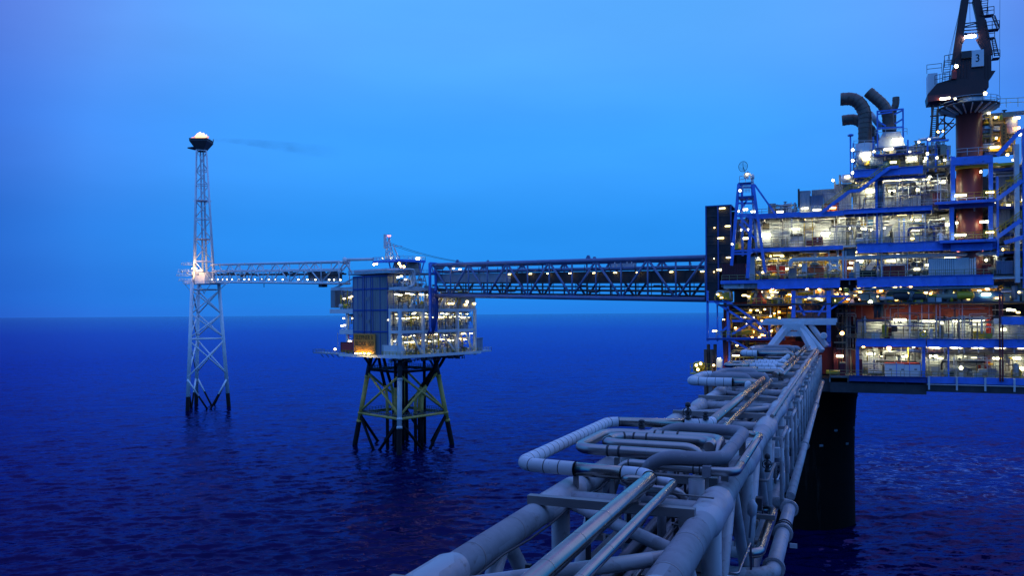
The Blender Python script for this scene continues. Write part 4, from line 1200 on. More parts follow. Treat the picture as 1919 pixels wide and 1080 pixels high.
def link_bridge():
    A = atd(1322, 482.5, 196); Bp = RP(*[Ra(812, 497, -1.0)[0], -1.0, 0]); B = atd(812, 497, (Vector((Bp.x, Bp.y, 0)) - CAMP).dot(FWD))
    D0 = (A - CAMP).dot(FWD); D1 = (B - CAMP).dot(FWD)
    A2 = atd(1322, 562, D0); B2 = atd(812, 554, D1)
    half = 3.4
    d = (B - A); dh = Vector((d.x, d.y, 0)).normalized(); n = Vector((dh.y, -dh.x, 0))
    if n.dot(FWD) > 0: n = -n
    A_ = A - n * half; B_ = B - n * half
    o, pt, dh, n2 = truss_bridge('link_bridge', 'long blue-grey box truss bridge joining the two lit platforms', A_, B_, 0, 0, half, 0.62, 0.34, 6, LINKP, DARK, (A.z - A2.z, B.z - B2.z))
    side = 1 if n2.dot(FWD) < 0 else -1     # side that faces the camera
    H = A.z - A2.z
    def q(f, s, dz): return A_.lerp(B_, f) + n2 * (half * s * side) + Vector((0, 0, -dz * (1 + (((B.z - B2.z) / H) - 1) * f)))
    # enclosed walkway: cladding panels with lamps shining through
    L_ = (B_ - A_).length
    for i in range(30):
        f0, f1 = i / 30, (i + 1) / 30 - 0.0012
        m_ = MESHDK if i < 20 else CONT
        mb = MB(); mb.prism([q(f0, 0.55, 3.0), q(f1, 0.55, 3.0), q(f1, 0.55, 5.9), q(f0, 0.55, 5.9)], -n2 * side * 0.1)
        mb.build('walkway_panel', m_, o)
    mb = MB(); mb.prism([q(0, 0.55, 6.0), q(1, 0.55, 6.0), q(1, -0.55, 6.0), q(0, -0.55, 6.0)], (0, 0, -0.25))
    mb.prism([q(0, -0.55, 3.0), q(1, -0.55, 3.0), q(1, -0.55, 5.9), q(0, -0.55, 5.9)], n2 * side * 0.1)
    mb.build('walkway_floor', DARK, o)
    for k, r in ((0.75, 0.45), (0.15, 0.35), (-0.5, 0.4)):
        MB().tube(q(0, k, 2.3), q(1, k, 2.3), r, n=8).build('pipe_run', LINKP, o)
    for k, r, dz in ((0.6, 0.3, 8.3), (0.0, 0.35, 9.6), (-0.6, 0.3, 9.6), (0.3, 0.22, 7.2)):
        MB().tube(q(0, k, dz), q(1, k, dz), r, n=8).build('pipe_run', DARK, o)
    rng = random.Random(9)
    for f in (0.93, 0.62, 0.31, 0.07):
        pts = [q(f, 0.7, 7.2), q(f + 0.02, 0.7, 7.2), q(f + 0.02, 0.7, 8.7), q(f + 0.06, 0.7, 8.7), q(f + 0.06, 0.7, 7.0), q(f + 0.085, 0.7, 7.0)]
        pts = [p for p in pts]
        MB().sweep(bend(pts, 0.8, 4), 0.26, 8).build('expansion_loop', DARK, o)
    mb = MB()
    for i in range(24):
        f = i / 24
        mb.beam(q(f, 0.5, 6.2), q(f, 0.5, 10.3), 0.16); mb.beam(q(f, 0.9, 1.2), q(f, 0.9, 3.0), 0.12)
    mb.builds('hanger_bar', DARK, o)
    for px in (1103, 1193, 1222, 1258, 1321):
        pass
    def fx(px): 
        # fraction along the bridge seen at image column px
        lo, hi = 0.0, 1.0
        for _ in range(40):
            m_ = (lo + hi) / 2; v = q(m_, 0.8, 3.6) - CAMP
            x = CX + FPX * v.dot(RGT) / v.dot(FWD)
            if x > px: lo = m_
            else: hi = m_
        return (lo + hi) / 2
    for px in (955, 994, 1027, 1068, 1113, 1153, 1195, 1258, 1316):
        f = fx(px); lamp(o, q(f, 0.80, 3.45), 0.9, 0.2, LY, axis=dh)
    for px, dz in ((1144, 2.4), (1218, 2.2), (850, 1.3), (862, 1.6)):
        f = fx(px); lamp(o, q(f, 0.8, dz), 0.9, 0.3, LW, axis=dh)
    # lit machinery skid behind the top chord
    mb = MB()
    for f in (0.235, 0.25, 0.27, 0.29):
        c = q(f, 0.2, 1.6); mb.obox(c, dh, n2, Vector((0, 0, 1)), 0.9, 0.6, 0.7); mb.tube(c, c + Vector((0, 0, 1.6)), 0.16, n=6)
    mb.builds('pump_skid', WHITE, o)
    # gusset plates that rise over the top chord
    for f in (0.36, 0.39, 0.885, 0.815):
        c = q(f, 1.0 if f in (0.36, 0.885) else -1.0, -0.3)
        mb = MB(); mb.prism([c - dh * 1.2 - Vector((0, 0, .4)), c + dh * 1.2 - Vector((0, 0, .4)), c + dh * 0.35 + Vector((0, 0, 1.2)), c - dh * 0.35 + Vector((0, 0, 1.2))], n2 * 0.25)
        mb.build('lifting_lug', LINKP, o)
    # landing tower where it meets the riser platform
    o2 = T('landing_tower', 'tall blue post frame where the long bridge meets the riser platform', 'landing tower', tuple(RP(Ra(810, 560)[0], -1.5, RZ2)))
    mb = MB()
    for px in (806, 817):
        s = Ra(px, 560, -1.8)[0]; zt_ = Ra(px, 493, -1.8)[1]; zb_ = Ra(px, 622, -1.8)[1]
        mb.beam(RP(s, -1.8, zb_), RP(s, -1.8, zt_), 0.7)
    s0 = Ra(806, 560, -1.8)[0]; s1 = Ra(817, 560, -1.8)[0]
    for py in (493, 512, 548, 575, 600):
        z = Ra(810, py, -1.8)[1]; mb.beam(RP(s0, -1.8, z), RP(s1, -1.8, z), 0.45)
    mb.build('post_frame', BLUE, o2)
    mb = MB()
    for i in range(4):
        s = s0 + 0.3 + i * 0.9; p = bend([RP(s, -2.3, Ra(810, 540)[1] - i * .5), RP(s, -2.3, 41.5 + i), RP(s - 1.2, -1.0, 38)], 1.2, 4); mb.sweep(p, 0.28, 8)
    mb.builds('down_pipe', BLUEDK, o2)
    mb = MB(); zt_ = Ra(812, 500, -1.8)[1]
    mb.lathe(RP(s1 + 1, -2.6, zt_), [(1.1, -0.9), (2.2, 0.5), (2.3, 0.7)], n=14); mb.build('lamp_hood', WHITE, o2)
    return o
LINK = link_bridge()

def flare_bridge():
    Dn = (RP(2, RTT - 3, 0) - CAMP).dot(FWD); Df = (FLC - CAMP).dot(FWD)
    A = atd(645, 491, Dn); B = atd(403, 496.5, Df); A2 = atd(645, 531.5, Dn); B2 = atd(403, 529, Df)
    o, pt, dh, n = truss_bridge('flare_bridge', 'slim pale truss footbridge with a row of lamps out to the flare tower', A, B, 0, 0, 1.9, 0.42, 0.24, 5, FLARE, FLARE, (A.z - A2.z, B.z - B2.z))
    side = 1 if n.dot(FWD) < 0 else -1
    H = A.z - A2.z
    def q(f, s, dz): return A.lerp(B, f) + n * (1.9 * s * side) + Vector((0, 0, -dz * H * (1 + (((B.z - B2.z) / H) - 1) * f)))
    mb = MB(); mb.tube(q(0, 1.05, 0.42), q(1, 1.05, 0.42), 0.24, n=8); mb.tube(q(0, 0.1, 0.35), q(1, 0.1, 0.35), 0.4, n=8); mb.builds('pipe_run', FLARE, o)
    mb = MB(); mb.tube(q(0, -0.3, 0.56), q(1, -0.3, 0.56), 0.3, n=8); mb.tube(q(0, 0.5, 0.6), q(1, 0.5, 0.6), 0.2, n=8); mb.builds('pipe_run', DARK, o)
    mb = MB(); mb.prism([q(0, 0.9, 0.97), q(1, 0.9, 0.97), q(1, -0.9, 0.97), q(0, -0.9, 0.97)], (0, 0, 0.12)); mb.rail([q(0, 0.95, 0.95), q(1, 0.95, 0.95)], h=1.2, r=0.05, step=2.5)
    mb.build('walkway', LTSTEEL, o)
    rng = random.Random(2)
    mb = MB()
    for i in range(40):
        f = rng.random() ** 0.7; c = q(f, rng.uniform(-0.6, 0.6), rng.uniform(0.45, 0.66)); mb.obox(c, dh, n, Vector((0, 0, 1)), rng.uniform(0.3, 1.4), 0.3, rng.uniform(0.15, 0.5))
    mb.build('pipe_support', DARK, o)
    for px in (403, 414, 422, 431, 441, 453, 464, 472, 484, 496, 510, 523, 536, 566, 583, 598, 624, 633, 645):
        f = (645 - px) / 242.0
        f = f / (f + (1 - f) * Df / Dn) if 0 < f < 1 else min(max(f, 0.0), 1.0)
        flood(o, q(f, 0.75, 0.84), 0.30, LW, to=(0.35, -1, 0.0))
    for f0, f1 in ((0.02, 0.09), (0.10, 0.2)):
        mb = MB(); mb.prism([q(f0, 0.3, 0.62), q(f0 + 0.02, 0.3, 0.40), q(f1 - 0.02, 0.3, 0.40), q(f1, 0.3, 0.62), q(f1, 0.3, 0.9), q(f0, 0.3, 0.9)], n * side * -1.2)
        mb.build('shelter', DARK, o)
    mb = MB(); mb.tube(atd(651, 487, Dn), atd(700, 486, Dn - 4), 0.5, n=10)
    mb.lathe(atd(647, 489, Dn), [(1.1, -0.7), (1.3, 0), (0.6, 0.8)], n=10, axis=RGT0)
    for dx in (-14, 12):
        mb.tube(atd(647, 490, Dn), atd(647 + dx, 512, Dn), 0.3, n=8)
    mb.build('end_boom', WHITE, o)
    f = 0.53; mb = MB(); c = q(f, 0, 1.0); mb.beam(c, c - Vector((0, 0, 2)), 0.2)
    c = q(0.12, 0, 1.0); mb.obox(c - Vector((0, 0, 0.8)), dh, n, Vector((0, 0, 1)), 1.6, 1.0, 0.6); mb.build('hanging_gauge', DARK, o)
    return o
flare_bridge()

# ------------------------------------------------------------------ pipe bridge that runs from below the camera to the big platform
UL, UR, ZT, ZB = -10.0, -4.35, 37.9, 32.2
W0, W1 = 4.0, 156.5
NODES = [7 + 11 * k for k in range(14)]     # 7, 18, 29, 40, 51 ...
def pipe_bridge():
    o = T('pipe_bridge', 'grey tubular truss bridge carrying pipes from the near edge towards the big platform', 'bridge', ((UL + UR) / 2, W0, ZT))
    for nm, u, z, r in (('top_chord', UL, ZT, 0.46), ('top_chord', UR, ZT, 0.50), ('bottom_chord', UL, ZB, 0.42), ('bottom_chord', UR, ZB, 0.42)):
        mb = MB().tube((u, W0, z), (u, W1, z), r, n=28)
        for w in NODES:
            a = 1.5
            mb.lathe((u, w, z), [(r, -a - 0.5), (r * 1.22, -a), (r * 1.22, a), (r, a + 0.5)], n=28, axis=(0, 1, 0), caps=False)
        ch = mb.build(nm, BRIDGE, o)
        mb = MB()
        for k in range(48):
            w = W0 + 3.1 * (k + 0.5)
            if w < W1: mb.tube((u, w - 0.03, z), (u, w + 0.03, z), r * 1.012, n=28)
        mb.build('weld_seam', BRIDGE2, ch)
    for i, w in enumerate(NODES):
        for z in (ZT, ZB):
            MB().tube((UL, w, z), (UR, w, z), 0.34, n=18).build('cross_tube', BRIDGE, o)
        for u in (UL, UR):
            MB().tube((u, w, ZT), (u, w, ZB), 0.36, n=18).build('post', BRIDGE, o)
        if i < len(NODES) - 1:
            w2 = NODES[i + 1]; wm = (w + w2) / 2
            for u in (UL, UR):
                MB().tube((u, w, ZB), (u, wm, ZT), 0.26, n=14).build('diagonal', BRIDGE, o)
                MB().tube((u, wm, ZT), (u, w2, ZB), 0.26, n=14).build('diagonal', BRIDGE, o)
            a, b = (UL, UR) if i % 2 else (UR, UL)
            MB().tube((a, w, ZT), (b, wm, ZT), 0.22, n=14).build('plan_brace', BRIDGE, o)
            MB().tube((b, wm, ZT), (a, w2, ZT), 0.22, n=14).build('plan_brace', BRIDGE, o)
            MB().tube((a, w, ZB), (b, w2, ZB), 0.22, n=10).build('plan_brace', DARK, o)  # bottom braces coated dark to stand for the shade inside the truss
    # slender outboard posts and rails on the right-hand side
    for i, w in enumerate(NODES[4:]):
        mb = MB()
        for d in (2.6, 7.9):
            mb.tube((UR + 0.75, w + d, ZB + 0.2), (UR + 0.75, w + d, ZT - 0.9), 0.14, n=10)
            mb.beam((UR, w + d, ZT - 1.0), (UR + 0.9, w + d, ZT - 1.0), 0.22); mb.beam((UR, w + d, ZT - 2.6), (UR + 0.9, w + d, ZT - 2.6), 0.16)
        mb.tube((UR + 0.75, w + 2.6, ZT - 0.95), (UR + 0.75, w + 7.9, ZT - 0.95), 0.13, n=10)
        mb.build('outboard_frame', BRIDGE, o)
    # box-section beams across the top that carry the pipes, with stub legs
    for w in (16.9, 26.3, 31.5, 40.2, 52.4, 62.5, 74, 85, 96, 107, 118, 129, 140):
        mb = MB(); mb.box(UL - 0.25, UR - 0.1, w - 0.17, w + 0.17, ZT + 0.42, ZT + 0.72)
        for u in (UL + 0.02, UR - 0.42):
            mb.box(u - 0.2, u + 0.2, w - 0.167, w + 0.167, ZT + 0.1, ZT + 0.418)
        mb.build('pipe_support_beam', BRIDGE2, o)
    # cross frames low down that carry the under-slung pipes
    for w in range(10, 156, 6):
        mb = MB(); mb.box(UL + 0.3, UR - 0.3, w - 0.12, w + 0.12, 35.02, 35.27)
        for u in (-8.6, -5.4): mb.box(u - 0.08, u + 0.08, w - 0.08, w + 0.08, 35.3, ZT - 0.3)
        mb.build('pipe_support_beam', DARK if w < 60 else BRIDGE2, o)  # near frames get a dark coat in place of shade
    # end frame: splayed legs and a cap where the bridge meets the platform
    mb = MB()
    y = W1 + 0.6
    for (a, b) in (((-12.2, 38.3), (-9.55, 42.1)), ((-4.7, 37.9), (-7.0, 42.1))):
        mb.beam((a[0], y - 3.5, a[1]), (b[0], y, b[1]), 1.3, 0.9)
    mb.beam((-10.0, y, 42.2), (-6.5, y, 42.2), 1.5, 1.3)
    for u in (-9.4, -7.1): mb.lathe((u, y - 0.9, 42.0), [(0.75, 0), (0.75, 1.5)], n=16, axis=(0, 1, 0))
    mb.beam((-9.7, y - 0.3, 40.9), (-6.8, y - 0.3, 40.9), 0.8, 0.9)
    mb.beam((-6.7, y, 42.1), (-3.3, y - 3, 37.9), 0.8); mb.beam((-5.4, y + 1, 42.6), (-2.6, y - 1, 38.7), 0.7)
    mb.lathe((-3.1, y - 1.5, 40.6), [(0.5, -0.4), (0.62, 0), (0.62, 0.8), (0.4, 1.1)], n=14, axis=(0, 1, 0))
    mb.build('end_frame', LTSTEEL, o)
    mb = MB()
    mb.box(-14.4, -1.0, y + 0.5, y + 3.2, 42.75, 43.0); mb.box(-14.4, -1.0, y + 0.3, y + 0.5, 42.55, 43.25); mb.box(-14.0, -0.9, y + 1.6, y + 1.8, 43.0, 43.5)
    mb.box(-13.6, -0.8, y + 2.8, y + 3.0, 43.0, 43.75)
    mb.build('landing_beam', LTSTEEL, o)
    return o
PB = pipe_bridge()

def insulated(mb_parts, o, pts, r, segs, n=20):
    """segs: [(s0, s1, kind)] ; white insulation is a little fatter than metal"""
    S_ = arclen(pts)[-1]
    for s0, s1, kind in segs:
        s1 = min(s1, S_)
        if s1 - s0 < 0.02: continue
        rr = r * (1.06 if kind == 'white_insulation' else 1.0)
        m = {'white_insulation': INSUL, 'steel_cladding': STEEL, 'dull_cladding': DULLSTEEL, 'grey_pipe': LOOPGREY, 'painted_pipe': BRIDGE}[kind]
        po = MB().sweep(cut(pts, s0, s1), rr, n).build(kind, m, o)
        if kind == 'white_insulation':
            k = max(1, int((s1 - s0) / 0.62)); b = MB()
            bands(b, pts, rr * 1.012, [s0 + (s1 - s0) * i / k for i in range(k + 1)], 0.035, n); b.build('strap', BLACK, po)
        elif kind in ('steel_cladding', 'dull_cladding') and s1 - s0 > 2:
            k = max(1, int((s1 - s0) / 2.4)); b = MB()
            bands(b, pts, rr * 1.015, [s0 + (s1 - s0) * (i + 0.5) / k for i in range(k)], 0.03, n); b.build('cladding_seam', m, po)
def wheel_valve(name, label, c, h=1.0, up=(0, 0, 1), side=(0, -1, 0), group=None):
    c = Vector(c); up = Vector(up); sd = Vector(side)
    o = T(name, label, 'valve', tuple(c), group)
    mb = MB(); mb.tube(c, c + up * h, 0.07, n=8); mb.lathe(c, [(0.16, 0), (0.16, 0.1), (0.1, 0.14), (0.1, h * 0.4), (0.17, h * 0.42), (0.17, h * 0.55), (0.1, h * 0.6)], n=12, axis=up)
    mb.lathe(c, [(0.15, h * 0.8), (0.15, h), (0.08, h * 1.1)], n=10, axis=up); mb.build('body', DARK, o)
    mb = MB(); hc = c + up * (h * 0.5) + sd * 0.3 * min(1, h); mb.tube(c + up * (h * 0.5), hc, 0.04, n=6)
    ref = up; ref2 = sd.cross(up)
    ring = [hc + (ref * math.cos(a) + ref2 * math.sin(a)) * 0.26 * min(1, h) for a in [2 * math.pi * k / 20 for k in range(21)]]
    mb.sweep(ring, 0.03, 6)
    for k in range(4):
        a = math.pi * k / 2; mb.tube(hc, hc + (ref * math.cos(a) + ref2 * math.sin(a)) * 0.26 * min(1, h), 0.02, n=5)
    mb.build('hand_wheel', DARK, o)
    return o

def fg_pipes():
    RB = 0.75
    # -- the largest loop: runs in from the viewer, turns out to the left, back and on to the platform
    z = 38.95
    P0 = [(-6.5, 4, z), (-6.5, 29.4, z), (-12.05, 29.9, z), (-12.05, 43.3, z), (-6.7, 44.0, z), (-6.6, 75.6, z)]
    pts = bend(P0, RB, 8); S_ = arclen(pts); Lt = S_[-1]
    o = T('looped_pipe', 'bright steel pipe with a wide white-wrapped loop swung out left over the sea', 'pipe', (-6.5, 15, z))
    sA = next(s for p, s in zip(pts, S_) if p.x < -6.55) - 0.05
    sB = sA + 1.4
    s1 = next(s for p, s in zip(pts, S_) if p.x < -9.6)
    segW0 = sA + 3.35
    sN = next(s for p, s in zip(pts, S_) if p.y > 43.0 and p.x > -11.9)
    sE0 = next(s for p, s in zip(pts, S_) if p.y > 43.5 and p.x > -7.8) - 1.0
    insulated(None, o, pts, 0.262, [(0, sA, 'steel_cladding'), (sA, sB, 'white_insulation'), (sB, segW0, 'steel_cladding'), (segW0, sN + 0.4, 'white_insulation'), (sN + 0.4, Lt - 32.6, 'steel_cladding'), (Lt - 32.6, Lt - 30.4, 'white_insulation'), (Lt - 30.4, Lt, 'steel_cladding')])
    for w in (22, 26.3): MB().box(-6.72, -6.28, w - 0.12, w + 0.12, z - 0.40, z - 0.24).build('saddle', BRIDGE2, o)
    for u, w in ((-8.1, 29.55), (-9.6, 29.7)): MB().box(u - 0.09, u + 0.09, w - 0.09, w + 0.09, 37.6, z - 0.28).build('strut', BRIDGE2, o)
    # -- slimmer companion pipe
    z2 = 38.85
    P = [(-5.62, 4, z2), (-5.62, 29.0, z2), (-7.6, 29.1, z2), (-7.6, 32, z2 - 1.0), (-7.6, 43, z2 - 1.0), (-5.85, 43.8, z2), (-5.85, 75.4, z2)]
    pts = bend(P, 0.42, 7); L_ = arclen(pts)[-1]
    o = T('companion_pipe', 'slim steel pipe beside the large looped steel pipe', 'pipe', (-5.6, 15, z2))
    insulated(None, o, pts, 0.155, [(0, 24.7, 'steel_cladding'), (24.7, 25.5, 'white_insulation'), (25.5, L_, 'steel_cladding')], 16)
    for w in (29.5,): MB().tube((-6.9, w - 0.3, z2 - 0.1), (-6.9, w - 0.3, z2 - 0.6), 0.06).build('strut', BRIDGE2, o)
    # -- two nested silver loops
    z3 = 39.12
    P = [(-5.3, 33.0, 37.2), (-5.3, 33.0, z3), (-10.75, 33.25, z3), (-10.75, 38.2, z3), (-5.15, 38.0, z3), (-5.15, 35.6, z3), (-5.15, 35.6, 37.4)]
    pts = bend(P, 0.9, 8); L_ = arclen(pts)[-1]
    o = T('silver_loop', 'outer of the two nested dull silver pipe loops inside the white-wrapped loop', 'pipe loop', (-7.8, 35.5, z3), 'nested silver pipe loops')
    insulated(None, o, pts, 0.235, [(0, L_, 'dull_cladding')])
    b = MB(); bands(b, pts, 0.255, [5.0, 5.5, 13.6, 14.0, 14.7, 19.2], 0.09, 20); b.build('clamp', DARK, o)
    for u in (-8.9, -7.2): MB().box(u - 0.1, u + 0.1, 33.1, 33.3, 37.8, z3 - 0.29).build('strut', BRIDGE2, o)
    z4 = 39.16
    P = [(-5.5, 34.7, 37.2), (-5.5, 34.7, z4), (-9.95, 34.75, z4), (-9.95, 36.85, z4), (-5.35, 36.8, z4), (-5.35, 35.2, z4)]
    pts = bend(P, 0.8, 8); L_ = arclen(pts)[-1]
    o = T('silver_loop', 'inner and shorter of the two nested dull silver pipe loops', 'pipe loop', (-7.6, 35.7, z4), 'nested silver pipe loops')
    insulated(None, o, pts, 0.235, [(0, L_, 'dull_cladding')])
    b = MB(); bands(b, pts, 0.255, [6.1, 6.5, 7.9, 8.4, 9.0], 0.08, 20); b.build('clamp', DARK, o)
    # -- matt grey open loop, thickest of all, lying over the silver ones
    z5 = 39.35
    c = [atz(1262, 806, z5), atz(1384, 808, z5), atz(1368, 864, z5), atz(1222, 858, z5)]
    ua = (c[1].x + c[2].x) / 2
    wN = max(c[1].y, 39.1)
    P = [(-9.0, wN, 38.3), (-7.9, wN, z5), (ua, wN, z5), (ua, c[2].y, z5), (c[3].x, c[2].y, z5), (c[3].x - 0.9, c[2].y + 0.5, z5 - 1.5)]
    pts = bend(P, 0.95, 9); L_ = arclen(pts)[-1]
    o = T('grey_loop', 'thick matt grey pipe loop lying over the nested silver loops', 'pipe loop', (ua, c[2].y, z5))
    insulated(None, o, pts, 0.275, [(0, L_, 'grey_pipe')], 24)
    b = MB(); bands(b, pts, 0.279, [L_ * 0.47, L_ * 0.60], 0.05, 24); b.build('weld_seam', DARKSTEEL, o)
    for q in ((ua, wN - 1.2), (ua, c[2].y + 0.9)): MB().box(q[0] - 0.14, q[0] + 0.14, q[1] - 0.14, q[1] + 0.14, ZT + 0.3, z5 - 0.26).build('pedestal', BRIDGE2, o)
    # -- thin pipe that crosses over and then follows the right-hand chord
    z6 = 38.95
    P = [(-8.6, 31.0, 37.6), (-8.3, 31.6, z6), (-3.75, 31.0, z6), (-3.75, 41.0, z6), (-5.0, 41.3, z6), (-5.0, 42.0, 38.0)]
    pts = bend(P, 0.5, 8); L_ = arclen(pts)[-1]
    o = T('crossing_pipe', 'steel pipe that crosses the bridge and turns along the top of the right chord', 'pipe', (-5, 31, z6))
    insulated(None, o, pts, 0.175, [(0, L_ * 0.42, 'dull_cladding'), (L_ * 0.42, L_, 'steel_cladding')], 18)
    b = MB(); bands(b, pts, 0.2, [1.7, 4.35, 4.6, 4.9], 0.05, 16); b.build('clamp', DARK, o)
    MB().box(-4.95, -4.65, 30.83, 31.25, z6 - 0.21, z6 + 0.2).build('clamp_block', LOOPGREY, o)
    MB().box(-4.82, -4.74, 31.0, 31.1, ZT + 0.4, z6 - 0.25).build('strut', BRIDGE2, o)
    # thin rod in front, and pipe stubs that dive under the loops
    MB().tube((-6.6, 28.6, 38.55), (-4.1, 28.0, 38.62), 0.035, n=6).thing('guard_rod', BRIDGE2, 'thin horizontal rod just in front of the loops, over the right chord', 'rod', (-5.3, 28.3, 38.55))
    o = T('dive_pipe', 'two elbowed grey pipe stubs diving down under the front of the loops', 'pipe', (-6, 29.5, 38.2))
    for u0, u1, w, r, m in ((-7.2, -5.45, 29.9, 0.17, DULLSTEEL), (-6.9, -5.9, 28.0, 0.16, LOOPGREY)):
        MB().sweep(bend([(u0, w, 38.35), (u1, w, 38.35), (u1, w, 36)], 0.45, 7), r, 14).build('elbow_pipe', m, o)
    MB().tube((-4.95, 29.6, 38.9), (-4.95, 29.6, 36), 0.30, n=16).build('upright_drum', DARKSTEEL, o)
    # -- under-slung pipes between the chords; the left three are added to fill the dark
    for k, (u, zz, r, mat, lb) in enumerate(((-5.25, 36.4, 0.2, DARKSTEEL, 'rightmost of the dark pipes slung under the deck of the pipe bridge'), (-6.0, 36.35, 0.24, DARKSTEEL, 'second dark pipe from the right slung under the pipe bridge deck'), (-6.8, 35.75, 0.3, DARKSTEEL, 'third dark pipe from the right, added to fill the dark under the pipe bridge deck'),
                                             (-7.6, 35.75, 0.26, DARKSTEEL, 'fourth dark pipe from the right, added to fill the dark under the pipe bridge deck'), (-8.7, 35.6, 0.32, BRIDGE2, 'grey pipe added to fill the dark under the pipe bridge deck, beside the left chord'))):
        o = T('underslung_pipe', lb, 'pipe', (u, 20, zz), 'pipes slung under the bridge deck')
        MB().tube((u, 5, zz), (u, 155, zz), r, n=14).build('pipe', mat, o)
        b = MB()
        for w in range(12, 60, 8): b.tube((u, w - 0.1, zz), (u, w + 0.1, zz), r * 1.2, n=14)
        b.build('clamp', BRIDGE2, o)
    # dark floor added under the pipes to stand for the shade there
    mb = MB(); mb.box(-8.0, UR - 0.42, 4, 155, 35.30, 35.34)
    for w in range(6, 155, 3): mb.box(-8.0, UR - 0.42, w - 0.04, w + 0.04, 35.344, 35.40)
    mb.thing('added_dark_walkway', DARK, 'dark grated walkway added low between the chords to stand for the shade there', 'walkway', (-6, 4, 35.3))
    # -- flanged fire-water pipe on the outboard side
    z7 = 32.7
    A = atz(1553, 712, z7); Bn = atz(1487, 925, z7)
    u7 = -3.25
    o = T('flanged_pipe', 'straight pale pipe with bolted flanges low along the outer right side of the bridge', 'pipe', (u7, 60, z7))
    MB().tube((u7, 56.2, z7), (u7, 150, z7), 0.30, n=20).build('pipe', BRIDGE, o)
    fm = MB()
    for w in (78, 112, 149.6): flange(fm, (u7, w, z7), (0, 1, 0), 0.42, 0.1, 12)
    fm.builds('flange', BRIDGE, o)
    o = T('flanged_spool', 'pale pipe spool with three bolted flanges, curving out of the bridge side near the front', 'pipe', (u7, 48, z7))
    c1 = atz(1479, 955, z7); c2 = atz(1452, 1066, z7); cm = atz(1464, 1000, z7)
    pts = bend([(-5.6, c1.y + 1.6, z7), (c1.x, c1.y + 1.6, z7), (c1.x, c2.y - 1.6, z7), (-5.9, c2.y - 1.7, z7)], 1.3, 9)
    MB().sweep(pts, 0.38, 22).build('pipe', BRIDGE, o)
    fm = MB()
    for w in (c1.y + 0.1, cm.y, c2.y): flange(fm, (c1.x, w, z7), (0, 1, 0), 0.54, 0.12, 16)
    fm.builds('flange', BRIDGE, o)
    MB().box(c1.x + 0.42, c1.x + 0.8, cm.y - 1.0, cm.y - 0.94, z7 - 0.5, z7 - 0.25).build('tag_plate', SIGNWH, o)
    fm = MB()
    for d in (0.9, 1.4): fm.tube((c1.x, cm.y + d, z7), (c1.x, cm.y + d + 0.1, z7), 0.44, n=20)
    fm.build('strap', DARK, o)
    # -- two dull steel loops inside the spool
    for k, (pa, pb, r, lb) in enumerate((((1452, 957), (1420, 1040), 0.25, 'larger of two elbowed steel pipe loops low on the outer side of the bridge'), ((1422, 965), (1395, 1025), 0.2, 'smaller of two elbowed steel pipe loops low on the outer side of the bridge'))):
        zz = 33.6 + 0.1 * k; a = atz(*pa, zz); b = atz(*pb, zz); uu = (a.x + b.x) / 2
        pts = bend([(-5.6, a.y, zz), (uu, a.y, zz), (uu, b.y, zz), (-5.6, b.y, zz)], 0.7, 8); L_ = arclen(pts)[-1]
        o = T('side_loop', lb, 'pipe loop', (uu, a.y, zz), 'small loops on the outer side')
        d0 = abs(-5.6 - uu)
        segs = [(0, d0 - 0.6, 'white_insulation'), (d0 - 0.6, L_ - d0 + (0.6 if k == 0 else -0.2), 'steel_cladding'), (L_ - d0 + (0.6 if k == 0 else -0.2), L_, 'white_insulation')]
        insulated(None, o, pts, r, segs, 16)
        MB().box(uu - 0.9, uu + 0.3, a.y - 3.2, a.y - 3.0, zz + 0.2, zz + 0.45).build('support', BRIDGE2, o)
    # -- valves
    p = atz(1270, 800, 39.2); wheel_valve('hand_valve', 'dark hand-wheel valve standing on the back arm of the white-wrapped loop', (p.x, 43.8, 39.2), 0.85)
    p = atz(1203, 806, 39.3); wheel_valve('hand_valve', 'small dark hand-wheel valve at the left end of the silver loops', (p.x, 38.4, 39.36), 0.4)
    p = atz(1310, 797, 39.2); wheel_valve('hand_valve', 'small dark hand-wheel valve beside the white elbow at the back of the loop', (p.x, 44.0, 39.2), 0.4)
    p = atu(1352, 815, UR + 0.6)
    wheel_valve('hand_valve', 'dark hand-wheel valve on the outer side of the right chord', (UR + 0.55, 45.5, 36.3), 0.9)
    wheel_valve('hand_valve', 'dark valve low on the outer side of the bridge behind the side loops', (UR + 0.6, 54.5, 34.2), 0.8)
    mb = MB(); mb.lathe((UR + 0.75, 35.2, 36.3), [(0.05, -0.9), (0.05, 0), (0.2, 0.15), (0.2, 0.55), (0.05, 0.75)], n=12, axis=(0.1, -0.05, 1)); mb.thing('grey_float', LTSTEEL, 'pale oval float lamp on a short stem beside the right chord', 'lamp', (UR + 0.75, 35.2, 35.4))
    # -- loops farther along the bridge
    def far_loop(w, u_out, name_l, r, z, dep, uin, kinds, twin=False):
        P = [(uin, w, z - 0.9), (uin, w, z), (u_out, w, z), (u_out, w + dep, z), (uin, w + dep, z), (uin, w + dep, z - 0.9)]
        pts = bend(P, 0.9, 7); L_ = arclen(pts)[-1]
        o = T('expansion_loop', name_l, 'pipe loop', (u_out, w, z), 'expansion loops farther along the bridge')
        segs = []; n_ = len(kinds)
        for i, k in enumerate(kinds): segs.append((L_ * i / n_, L_ * (i + 1) / n_, k))
        insulated(None, o, pts, r, segs, 16)
        MB().box(u_out + 1.6, u_out + 1.9, w - 0.1, w + 0.1, ZT, z - r).build('strut', BRIDGE2, o)
        return o
    far_loop(70.5, -12.3, 'pale wrapped pipe loop on the bridge, next beyond the nested silver loops', 0.36, 39.0, 7.6, -6.6, ['steel_cladding', 'white_insulation', 'white_insulation', 'white_insulation', 'white_insulation', 'grey_pipe', 'grey_pipe'])
